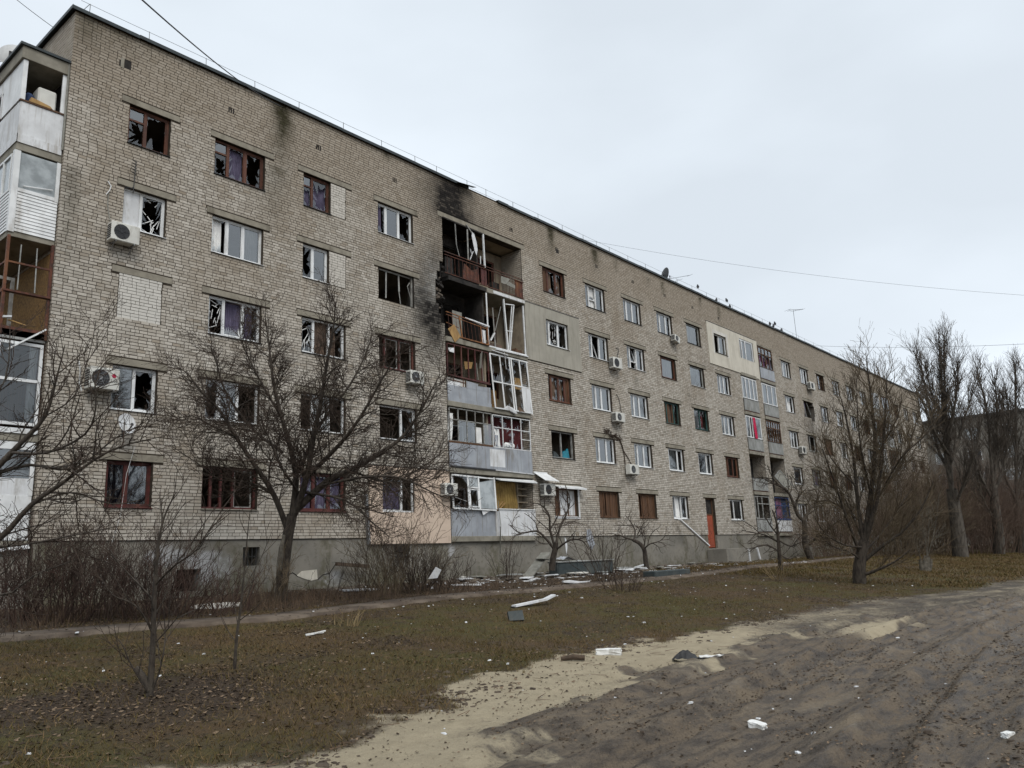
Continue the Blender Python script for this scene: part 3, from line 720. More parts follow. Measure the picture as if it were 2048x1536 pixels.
# --- the wall behind the bricks (mortar face with openings and their reveals)
def facade_sheet(name, x0, x1, z0, z1, holes, step, y, thick, matl):
    xs = sorted(set([round(v, 4) for h in holes for v in h[:2] if x0 <= v <= x1] + list(np.round(np.arange(x0, x1, step), 4)) + [x1, x0]))
    zs = sorted(set([round(v, 4) for h in holes for v in h[2:4] if z0 <= v <= z1] + list(np.round(np.arange(z0, z1, step), 4)) + [z1, z0]))
    xs, zs = np.array(xs), np.array(zs)
    cx, cz = (xs[1:] + xs[:-1]) / 2, (zs[1:] + zs[:-1]) / 2
    solid = np.ones((len(cz), len(cx)), bool)
    for h in holes: solid &= ~(((cz > h[2]) & (cz < h[3]))[:, None] & ((cx > h[0]) & (cx < h[1]))[None])
    nx = len(xs)
    X, Z = np.meshgrid(xs, zs)
    nF = X.size
    V = np.concatenate([np.stack([X.ravel(), np.full(nF, y), Z.ravel()], -1), np.stack([X.ravel(), np.full(nF, y + thick), Z.ravel()], -1)])
    r, c_ = np.where(solid)
    i = r * nx + c_
    F = [np.stack([i, i + 1, i + nx + 1, i + nx], -1)]
    pad = np.pad(solid, 1, constant_values=False)
    for dr, dc, (p, q) in ((0, -1, (0, nx)), (0, 1, (nx + 1, 1)), (-1, 0, (1, 0)), (1, 0, (nx, nx + 1))):
        e = solid & ~pad[1 + dr:1 + dr + solid.shape[0], 1 + dc:1 + dc + solid.shape[1]]
        r, c_ = np.where(e); i = r * nx + c_
        F.append(np.stack([i + p, i + q, i + q + nF, i + p + nF], -1))
    s = stains(V[:, 0], V[:, 2])
    return np_mesh(name, V, np.concatenate(F), matl, dict(soot=s[0], moss=s[1], pale=s[2], brown=s[3]), parent=bld)
HOLE_ALL = [tuple(v) for v in OPEN.values()] + BAYS + HOLES
wall = facade_sheet("wall", 0.0, L_END, Z_PL, Z_ROOF, HOLE_ALL, 0.5, 0.0, 0.4, M['mortar'])

# --- bricks, every one a block that stands proud of the joints
def brick_rows(u0, u1, z0, z1, skip, seed):
    rg_ = np.random.default_rng(seed)
    out = []
    nrow = int(round((z1 - z0) / 0.1))
    for r in range(nrow):
        za, zb = z0 + r * 0.1, z0 + (r + 1) * 0.1
        zc = (za + zb) / 2
        ls = np.where(rg_.random(int((u1 - u0) / 0.2) + 8) < 0.2, 0.13, 0.26) * rg_.choice([.94, 1, 1, 1, 1.05], int((u1 - u0) / 0.2) + 8)
        if r % 6 == 5: ls = np.where(rg_.random(len(ls)) < 0.6, 0.13, 0.26)
        e = u0 - 0.26 + (r % 2) * 0.13 + np.concatenate([[0], np.cumsum(ls)])
        segs = [(u0, u1)]
        for h in skip:
            if h[2] - 0.02 < zc < h[3] + 0.02:
                ns = []
                for (p, q) in segs:
                    if h[1] <= p or h[0] >= q: ns.append((p, q)); continue
                    if h[0] > p: ns.append((p, h[0]))
                    if h[1] < q: ns.append((h[1], q))
                segs = ns
        for (p, q) in segs:
            a = np.clip(e[:-1], p, q); c_ = np.clip(e[1:], p, q)
            k = (c_ - a) > 0.035
            out.append(np.stack([a[k], c_[k], np.full(k.sum(), za), np.full(k.sum(), zb)], -1))
    return np.concatenate(out)
def brick_blocks(B, seed, joint=0.019, proud=0.0065):
    """8 corners (u, out, z) and 5 faces for every brick"""
    rg_ = np.random.default_rng(seed); n = len(B)
    g = joint / 2
    a, c_, za, zb = B[:, 0] + g * .92, B[:, 1] - g * .92, B[:, 2] + g, B[:, 3] - g
    d = proud + rg_.normal(0, 0.0012, n)
    j = lambda: rg_.normal(0, 0.0026, n); jd = lambda: rg_.normal(0, 0.0011, n)
    V = np.empty((n, 8, 3))
    V[:, 0] = np.stack([a + j(), d, za + j()], -1); V[:, 1] = np.stack([c_ + j(), d + jd(), za + j()], -1)
    V[:, 2] = np.stack([c_ + j(), d, zb + j()], -1); V[:, 3] = np.stack([a + j(), d + jd(), zb + j()], -1)
    for k, (uu, zz) in enumerate(((a, za), (c_, za), (c_, zb), (a, zb))): V[:, 4 + k] = np.stack([uu, np.full(n, -0.004), zz], -1)
    f = np.array([(0, 1, 2, 3), (1, 0, 4, 5), (2, 1, 5, 6), (3, 2, 6, 7), (0, 3, 7, 4)])
    F = (f[None] + (np.arange(n) * 8)[:, None, None]).reshape(-1, 4)
    return V, F
SKIP = [tuple(v) for v in OPEN.values()] + BAYS + LINT + [(p[1], p[2], p[3], p[4]) for p in PANELS] + FILL
SKIP += [(h[0] - 0.03, h[1], h[2], h[3]) for h in HOLES]
SKIP += [(x - 0.10, x - 0.055, z - 0.11, z + 0.11) for x, z in VENTS] + [(x - 0.015, x + 0.03, z - 0.11, z + 0.11) for x, z in VENTS] + [(x + 0.07, x + 0.115, z - 0.11, z + 0.11) for x, z in VENTS]
SKIP += [(1.52, 1.72, 17.30, 17.62), (23.7, 23.95, 17.22, 17.45)]
B = brick_rows(-0.012, L_END, Z_PL + 0.0, Z_PL + 15.8, SKIP, 3)
rg_ = np.random.default_rng(9)
near = np.hypot((B[:, 0] + B[:, 1]) / 2 - CAM.x, CAM.y) ** 2 + ((B[:, 2] + B[:, 3]) / 2 - CAM.z) ** 2
full = (np.abs(B[:, 1] - B[:, 0] - 0.26) < 1e-3) & (B[:, 3] > 3.3) & (B[:, 0] > 0.05)
order = np.argsort(np.where(full, near, 1e9))[:300]
picked = np.zeros(len(B), bool); picked[order] = True
FB = B[~picked]
V, F = brick_blocks(FB, 10)
n = len(FB)
tn = np.clip(rg_.normal(0.55, 0.25, n) + 0.35 * (vnoise(FB[:, 0] * .6, FB[:, 2] * .6, 141, 3) - 0.5), 0, 1)
W3 = V.reshape(-1, 3).copy(); W3[:, 1] *= -1
s = list(stains(W3[:, 0], W3[:, 2]))
var = np.repeat(rg_.uniform(0.82, 1.12, n), 8)
s[0] = np.clip(s[0] * var, 0, 1); s[1] = np.clip(s[1] * (0.4 + 0.6 * var), 0, 1); s[2] = np.clip(s[2] * np.repeat(rg_.choice([.4, .8, 1.2], n), 8), 0, 1); s[3] = np.clip(s[3] + np.repeat((rg_.random(n) < .06) * rg_.uniform(.3, .9, n), 8), 0, 1)
brick_field = np_mesh("brick_field", W3, F, M['brick'], dict(tone=np.repeat(tn, 8), soot=s[0], moss=s[1], pale=s[2], brown=s[3]), parent=bld, kind='stuff')
# the 300 bricks nearest the viewer are objects of their own and share a dozen meshes
protos = []
for v in range(12):
    PV, PF = brick_blocks(np.array([[-0.13, 0.13, -0.05, 0.05]]), 200 + v)
    PV = PV.reshape(-1, 3); PV[:, 1] *= -1
    o = np_mesh("brick", PV, PF, M['brick'], dict(tone=np.full(8, 0.25 + 0.055 * v), soot=np.zeros(8), moss=np.zeros(8), pale=np.zeros(8), brown=np.full(8, 0.1)), parent=bld)
    protos.append(o)
for q, i in enumerate(order):
    o = protos[q] if q < 12 else protos[int(rg_.integers(12))].copy()
    if q >= 12: COL.objects.link(o)
    o.location = ((B[i, 0] + B[i, 1]) / 2, 0.0, (B[i, 2] + B[i, 3]) / 2)

# white brick filling of former window openings
for (a, b_x, z0, z1) in FILL:
    FBk = brick_rows(a + 0.01, b_x - 0.01, z0, z1, [], int(a * 10))
    V, F = brick_blocks(FBk, 31, 0.014, 0.006)
    n8 = len(FBk) * 8
    W3 = V.reshape(-1, 3); W3[:, 1] *= -1
    wht = 0.7 if a < 3 else 0.3
    np_mesh("infill_bricks", W3, F, M['brick'], dict(tone=np.repeat(rg_.uniform(0.6, 1.0, len(FBk)), 8), soot=np.zeros(n8), moss=np.zeros(n8), pale=np.full(n8, wht), brown=np.zeros(n8)), parent=bld, kind='stuff')

# end wall (facing left) and the inner right-hand walls of the loggias
def side_bricks(name, X, y0, y1, z0, z1, skip, seed, dark=None):
    SB = brick_rows(y0, y1, z0, z1, skip, seed)
    V, F = brick_blocks(SB, seed + 1)
    W = V.reshape(-1, 3); W = np.stack([X - W[:, 1], W[:, 0], W[:, 2]], -1)
    n8 = len(W)
    F = F[:, ::-1]
    so = np.zeros(n8) if dark is None else dark(W)
    np_mesh(name, W, F, M['brick'], dict(tone=np.repeat(rg_.uniform(0.3, 0.8, len(SB)), 8), soot=so, moss=np.zeros(n8), pale=np.zeros(n8), brown=np.full(n8, 0.6)), parent=bld, kind='stuff')
mb = MB()
mb.box(0.0, 0.35, 0.41, 12.0, 0.6, Z_ROOF)
mb.box(L_END - 0.35, L_END, 0.41, 12.0, 0.6, Z_ROOF)
mb.box(0.36, L_END - 0.36, 11.6, 12.0, 0.6, Z_ROOF)
mb.build("end_wall", M['mortar'], bld)
side_bricks("end_bricks", 0.0, 0.0, 8.0, Z_PL, Z_PL + 15.8, [], 41)
side_bricks("loggia_bricks", 20.80, 0.02, 1.29, 2.8, 16.6, [], 43)
for X in (47.22, 50.72, 77.1, 80.5): side_bricks("loggia_bricks", X, 0.02, 1.2, 2.9, 16.6, [], 45)

# plinth of grey cement render, set back a little, with cellar openings
CELL = [(6.14, 6.74, 1.90, 2.48), (3.98, 4.75, 1.22, 1.86), (12.45, 13.0, 2.16, 2.42)]
pm, t, b = new_mat('plinth_render')
n1, n2 = noise(t, 0.7, 5, 0.6), noise(t, 5, 6, 0.7)
c = mixc(t, ramp(t, n1, 0.35, 0.68), (0.225, 0.208, 0.178), (0.165, 0.155, 0.135))
c = mixc(t, mathn(t, 'MULTIPLY', ramp(t, n2, 0.5, 0.72), 0.6), c, (0.085, 0.08, 0.066))
c = mixc(t, mathn(t, 'MULTIPLY', attr(t, 'pale'), 0.9), c, (0.36, 0.36, 0.36))
c = mixc(t, mathn(t, 'MULTIPLY', attr(t, 'moss'), ramp(t, n2, 0.3, 0.6)), c, (0.105, 0.096, 0.066))
t.links.new(c, b.inputs["Base Color"]); b.inputs["Roughness"].default_value = 0.95; b.inputs["Specular IOR Level"].default_value = 0.15
bump(t, b, n2, 0.5, 0.02)
M['plinth'] = pm
_st = stains
def stains(x, z):
    w = vnoise(x * 2.2, z * 2.2, 151, 4, 0.6)
    pale = (np.exp(-(((x - 3.6) / 0.75) ** 2 + ((z - 2.25) / 0.3) ** 2)) + np.exp(-(((x - 5.2) / 0.8) ** 2 + ((z - 1.9) / 0.55) ** 2)) + np.exp(-(((x - 9.6) / .5) ** 2 + ((z - 1.35) / .3) ** 2)) + 0.9 * np.exp(-(((x - 15.45) / .16) ** 2 + ((z - 2.2) / .3) ** 2)))
    pale = sstep(0.42, 0.56, pale * (0.55 + 0.9 * w))
    moss = np.exp(-((x - 0.6) / 1.2) ** 2) * 0.9 + 1.6 * np.exp(-(((z - 1.0) / 0.45) ** 2)) * w + .7 * sstep(.5, .7, vnoise(x * 1.5, z * .5, 161, 3))
    return np.zeros_like(pale), moss, pale, np.zeros_like(pale)
facade_sheet("plinth", 0.05, L_END - 0.05, 0.4, Z_PL - 0.02, CELL + [(37.62, 38.82, 1.92, 3.0)], 0.16, 0.045, 0.4, M['plinth'])
stains = _st
mb = MB()
for (a, b_x, z0, z1) in CELL[:1]:
    for k in range(4): mb.bar((a + 0.08 + k * 0.145, 0.12, z0), (a + 0.08 + k * 0.145, 0.12, z1), 0.018)
    mb.bar((a, 0.12, (z0 + z1) / 2), (b_x, 0.12, (z0 + z1) / 2), 0.018)
mb.build("cellar_grille", M['darkmetal'], bld)
mb = MB().box(5.0, 20, 0.75, 0.8, 0.4, 2.70).build("cellar_wall", M['interior'], bld)
# flaked-off plaster: a cream patch, and cracks
mb = MB().prism([(8.15, 0.045, 1.52), (8.35, 0.045, 1.66), (8.95, 0.045, 1.69), (8.98, 0.045, 1.37), (8.72, 0.045, 1.33), (8.4, 0.045, 1.42)], (0, -0.02, 0)).build("plaster_patch", M['insul_white'], bld)
mb = MB()
for pts in ([(9.0, 1.35), (9.2, 1.5), (9.5, 1.55), (9.75, 1.85), (9.9, 1.9)], [(7.7, 1.55), (8.0, 1.62), (8.2, 1.5)]):
    mb.tube([(x, 0.045, z) for x, z in pts], 0.018, 4)
mb.build("crack", M['burnt'], bld)

# lintels
for (a, b_x, z0, z1) in LINT:
    soot_here = 15 < a < 16
    MB().cbox(a, b_x, -0.022, 0.38, z0 + 0.004, z1 - 0.01, 0.008).build("lintel", M['lintel'], bld)
# vertical slots of the attic vents
for x, z in VENTS:
    mb = MB()
    for o in (-0.078, 0.008, 0.092): mb.box(x + o - 0.018, x + o + 0.018, -0.0035, 0.02, z - 0.11, z + 0.11)
    mb.build("vent", M['burnt'], bld)
mb = MB().box(1.52, 1.72, -0.003, 0.03, 17.30, 17.62).box(23.7, 23.95, -0.003, 0.03, 17.22, 17.45).build("vent_hole", M['burnt'], bld)
MB().box(1.40, 1.50, -0.02, 0.02, 17.28, 17.62).build("vent_block", M['concrete'], bld)

# insulation panels stuck on the brick by single flats
PHOLE = {'insul_peach': [OPEN['D', 1]], 'insul_grey': [OPEN['E', 4]], 'insul_white': [OPEN['J', 5]]}
for (mn, a, b_x, z0, z1) in PANELS:
    hs = [tuple(h) for h in PHOLE[mn]]
    if mn == 'insul_white': hs.append((44.98, 47.3, 15.1, 16.55))
    def stains(x, z): return (np.zeros_like(x),) * 4
    o = facade_sheet("insulation_panel", a, b_x, z0, z1, hs, 3.0, -0.06, 0.06, M[mn])
    MB().box(a - 0.02, b_x + 0.02, -0.075, -0.005, z1 + 0.002, z1 + 0.03).build("panel_capping", M['darkmetal'], bld)
stains = _st
mb = MB()
for (x0, x1, z0, z1) in ((40.78, 40.98, 14.72, 16.42), (42.86, 43.1, 14.72, 16.42), (40.98, 42.86, 16.18, 16.42)): mb.box(x0, x1, -0.068, -0.061, z0, z1)
mb.build("window_trim", M['trim_white'], bld)

# rooms behind: floors, partitions, back walls
for k in range(1, 6):
    for (xa, xb) in ((0.36, 15.3), (20.9, 44.6), (50.85, 74.5), (80.6, 92.6)):
        MB().box(xa, xb, 0.41, 6.0, ZF(k) - 0.2, ZF(k)).build("floor_slab", M['interior'], bld)
MB().box(0.36, 92.6, 0.41, 6.0, 16.75, 16.95).build("floor_slab", M['interior'], bld)
for X in (3.9, 7.4, 11.0, 14.7, 21.5, 25.2, 28.9, 32.6, 36.4, 40.0, 43.8, 51.6, 55.2, 59.0, 62.7, 66.4, 70.2, 73.9, 81.2, 84.7, 88.5): MB().box(X - 0.08, X + 0.08, 0.42, 5.9, Z_PL, 16.7).build("partition", M['interior'], bld)
MB().box(0.4, 92.6, 6.05, 6.2, Z_PL, 16.9).build("inner_wall", M['interior'], bld)

# roof: slab, bent flashing (torn off over the burnt bay), guard rail
MB().box(0.05, L_END - 0.05, 0.1, 11.9, Z_ROOF - 0.12, Z_ROOF - 0.01).build("roof", M['roofing'], bld)
xs = [-0.12] + [2.0 * i + 1.9 for i in range(46)] + [L_END + 0.1]
for p, q in zip(xs[:-1], xs[1:]):
    q2 = min(q, 17.1) if p < 17.1 else q
    p2 = max(p, 19.15) if p >= 17.1 else p
    if p2 >= q2: continue
    d = random.uniform(-0.015, 0.015)
    MB().box(p2, q2 - 0.006, -0.10, 0.5, Z_ROOF + 0.012 + d, Z_ROOF + 0.032 + d).box(p2, q2 - 0.006, -0.118, -0.10, Z_ROOF - 0.085 + d, Z_ROOF + 0.032 + d).build("roof_flashing", M['flash'], bld)
MB().box(-0.12, 0.3, 0.505, 12.0, Z_ROOF + 0.012, Z_ROOF + 0.03).box(-0.138, -0.121, -0.118, 12.0, Z_ROOF - 0.08, Z_ROOF + 0.03).build("roof_flashing", M['flash'], bld)
MB().bar((16.3, -0.14, Z_ROOF - 0.05), (17.35, -0.24, Z_ROOF + 0.02), 0.25, 0.012, up=(0, -0.3, 1)).build("torn_flashing", M['flash'], bld)
rail = MB()
for zz in (0.32, 0.62): rail.tube([(0.25, 0.35, Z_ROOF + zz)] + [(x, 0.35, Z_ROOF + zz + random.uniform(-.01, .01)) for x in np.arange(1, 92, 1.0)], 0.008, 4)
rail = rail.build("roof_railing", M['steel'], bld)
x = 0.5
while x < 92:
    MB().bar((x, 0.35, Z_ROOF - 0.02), (x + random.uniform(-.02, .02), 0.35, Z_ROOF + 0.64), 0.018).build("post", M['steel'], rail)
    x += random.choice((1.9, 2.0, 2.0, 2.1, 1.3))
MB().bar((0.5, 0.35, Z_ROOF + 0.62), (0.1, 1.1, Z_ROOF + 0.02), 0.014).build("brace", M['steel'], rail)

# ------------------------------------------------------------------ windows
def shard_poly(mb, x0, x1, z0, z1, y, seed, hole=0.62, cx=None, cz=None):
    """what is left of a smashed pane: spikes of glass round a ragged hole"""
    r = random.Random(seed)
    w, h = x1 - x0, z1 - z0
    cx = x0 + w * r.choice((.15, .3, .5, .7, .9)) if cx is None else cx
    cz = z0 + h * r.choice((.2, .45, .6, .85)) if cz is None else cz
    per = []
    n = 30
    for (a, b_, c, d) in ((x0, z0, x1, z0), (x1, z0, x1, z1), (x1, z1, x0, z1), (x0, z1, x0, z0)):
        k = max(3, int(n * (abs(c - a) + abs(d - b_)) / (2 * (w + h))))
        for i in range(k): per.append((a + (c - a) * i / k, b_ + (d - b_) * i / k))
    m = len(per)
    inner = []
    for i, (px, pz) in enumerate(per):
        f = hole * r.uniform(0.5, 1.1) if r.random() < .35 else hole * r.uniform(1.0, 1.4)
        f = min(f, 0.985)
        inner.append((cx + (px - cx) * f, cz + (pz - cz) * f))
    drop = {i for i in range(m) if r.random() < 0.22}
    for i in range(m):
        if i in drop: continue
        j = (i + 1) % m
        mb.poly([(per[i][0], y, per[i][1]), (per[j][0], y, per[j][1]), (inner[j][0], y, inner[j][1]), (inner[i][0], y, inner[i][1])])

def curtain(x0, x1, z0, z1, y, seed, fold=0.075, amp=0.03, drift=0.0):
    r = random.Random(seed); mb = MB()
    n = max(6, int((x1 - x0) / 0.022))
    rows = 5
    vs = []
    ph = r.uniform(0, 6)
    for j in range(rows):
        tz = j / (rows - 1)
        for i in range(n + 1):
            tx = i / n
            x = x0 + (x1 - x0) * tx + drift * (1 - tz) ** 1.5
            vs.append((x, y + amp * (0.5 + 0.6 * (1 - tz)) * math.sin(ph + tx * (x1 - x0) / fold * 6.283 + 0.8 * math.sin(3 * tz + i * 0.2)), z0 + (z1 - z0) * tz + (0.04 * math.sin(i * 1.3 + ph) if j == 0 else 0)))
    fs = [(j * (n + 1) + i, j * (n + 1) + i + 1, (j + 1) * (n + 1) + i + 1, (j + 1) * (n + 1) + i) for j in range(rows - 1) for i in range(n)]
    return mb.add(vs, fs)

def sash(mb, x0, x1, z0, z1, y0, y1, w):
    mb.box(x0, x0 + w, y0, y1, z0, z1).box(x1 - w, x1, y0, y1, z0, z1)
    mb.box(x0 + w, x1 - w, y0 + .001, y1 - .001, z0, z0 + w).box(x0 + w, x1 - w, y0 + .001, y1 - .001, z1 - w, z1)

CUR = dict(c='curtain_w', v='curtain_v', n='curtain_n', e='curtain_e', y='curtain_y', r='curtain_r', m='curtain_m', p='curtain_p')
def window(x0, x1, z0, z1, frame, leaves, seed, sill='white', y=0.12, fw=0.055, parent=None, sillw=0.06):
    """leaves: list of (right edge as a fraction, code). codes: g glass, b broken, o empty, p blank panel, s fallen slats, t tilted casement,
    h transom above a broken light, k boards, l lowered blind, f frosted; a curtain letter may follow"""
    r = random.Random(seed)
    parent = parent or bld
    f = MB()
    sash(f, x0, x1, z0, z1, y, y + 0.075, fw)
    edges = [0.0] + [l[0] for l in leaves]
    for e in edges[1:-1]:
        xm = x0 + (x1 - x0) * e
        f.box(xm - fw * 0.55, xm + fw * 0.55, y + 0.002, y + 0.073, z0 + fw, z1 - fw)
    win = f.build("window", M[frame], parent)
    for i, (e, code) in enumerate(leaves):
        a = x0 + (x1 - x0) * edges[i] + fw * (1.0 if i == 0 else 0.55)
        b_ = x0 + (x1 - x0) * e - fw * (1.0 if i == len(leaves) - 1 else 0.55)
        c, d = z0 + fw, z1 - fw
        k = code[0]
        yy = y + 0.04
        mbg, mbs = MB(), MB()
        if k in 'gbs' and frame in ('white', 'wood', 'redwood', 'grey', 'green') and 'n' not in code[2:]:
            s_ = MB(); sash(s_, a + .003, b_ - .003, c + .003, d - .003, y + 0.012, y + 0.062, 0.03)
            s_.build("casement", M[frame], win)
            a += .03; b_ -= .03; c += .03; d -= .03
        if k == 'g': mbg.poly([(a, yy, c), (b_, yy, c), (b_, yy, d), (a, yy, d)])
        elif k == 'b': shard_poly(mbs, a, b_, c, d, yy, seed * 7 + i, r.uniform(0.62, 0.9))
        elif k == 'f': MB().box(a, b_, yy, yy + .006, c, d).build("frosted_pane", M['frost'], win)
        elif k == 'p': MB().box(a, b_, yy, yy + .02, c, d).build("panel", M['white_panel'], win)
        elif k == 's':
            shard_poly(mbs, a, b_, c, d, yy, seed * 7 + i, 0.8)
            sl = MB()
            for q in range(15):
                px, pz = r.uniform(a, b_), c + (d - c) * r.random() ** 1.6
                an = r.uniform(0.1, 3.0); ln = r.uniform(0.15, 0.42)
                qx, qz = px + ln * math.cos(an), pz + ln * math.sin(an)
                qx = min(max(qx, a + .01), b_ - .01); qz = min(max(qz, c + .01), d - .01)
                sl.bar((px, yy + .05 + r.uniform(0, .06), pz), (qx, yy + .05 + r.uniform(0, .05), qz), 0.024, 0.004, up=(0, 1, 0))
            sl.build("fallen_blind", M['curtain_w'], win, kind='stuff')
        elif k == 't':
            s_ = MB(); sash(s_, a, b_, 0, d - c, -0.025, 0.025, 0.04)
            o = s_.build("casement", M[frame], win)
            o.location = (0, yy + .03, c); o.rotation_euler = (-math.radians(r.uniform(9, 17)), math.radians(r.uniform(-1, 3)), 0)
            gl = MB().poly([(a + .04, 0, .04), (b_ - .04, 0, .04), (b_ - .04, 0, d - c - .04), (a + .04, 0, d - c - .04)])
            g_ = gl.build("pane", M['glass'], win); g_.location = o.location; g_.rotation_euler = o.rotation_euler
        elif k == 'h':
            zt = c + (d - c) * 0.68
            MB().box(a, b_, y + .004, y + .07, zt - .03, zt + .03).build("transom", M[frame], win)
            mbg.poly([(a, yy, zt + .03), (b_, yy, zt + .03), (b_, yy, d), (a, yy, d)])
            shard_poly(mbs, a, b_, c, zt - .03, yy, seed * 7 + i, 0.6)
        elif k == 'k':
            n = max(2, int((b_ - a) / 0.14)); q = a
            for j in range(n):
                w = (b_ - a) / n
                if r.random() < 0.8: MB().box(q + .006, q + w - .006, yy, yy + .022, c, d - r.uniform(0, .05)).build("board", M['darkwood'], win)
                q += w
            s_ = MB(); sash(s_, a, b_, c, d, y + 0.012, y + 0.03, 0.03); s_.build("casement", M[frame], win)
        elif k == 'l':
            mbg.poly([(a, yy, c), (b_, yy, c), (b_, yy, d), (a, yy, d)])
            sl = MB(); q = c + .01
            while q < d - .02:
                sl.bar((a, yy + .05, q), (b_, yy + .05 + r.uniform(-.01, .01), q + 0.05 * (1 if q < c + .6 else 0.1) * r.random()), 0.022, 0.003, up=(0, 1, 0.5)); q += 0.034
            sl.build("blind", M['curtain_w'], win, kind='stuff')
        elif k == 'w':
            o = MB(); sash(o, a, a + 0.9 * (b_ - a), c, d, y + .02, y + .06, .03); o.build("casement", M['grey'], win)
        if mbg.f: mbg.build("pane", M['glass'], win)
        if mbs.f: mbs.build("broken_pane", M['shard'], win)
        for ch in code[1:]:
            if ch in CUR:
                cx1 = b_ if k != 'b' or r.random() < .5 else a + (b_ - a) * r.uniform(.6, .95)
                curtain(a - .02, cx1 + .02, c - .03, d + .02, y + 0.12 + 0.02 * i, seed + i).build("curtain", M[CUR[ch]], win)
    if sill:
        MB().prism([(x0 - .03, y, z0 + .004), (x0 - .03, -sillw, z0 - .03), (x1 + .03, -sillw, z0 - .03), (x1 + .03, y, z0 + .004)], (0, 0, 0.012)).build("sill", M[sill], win)
    return win

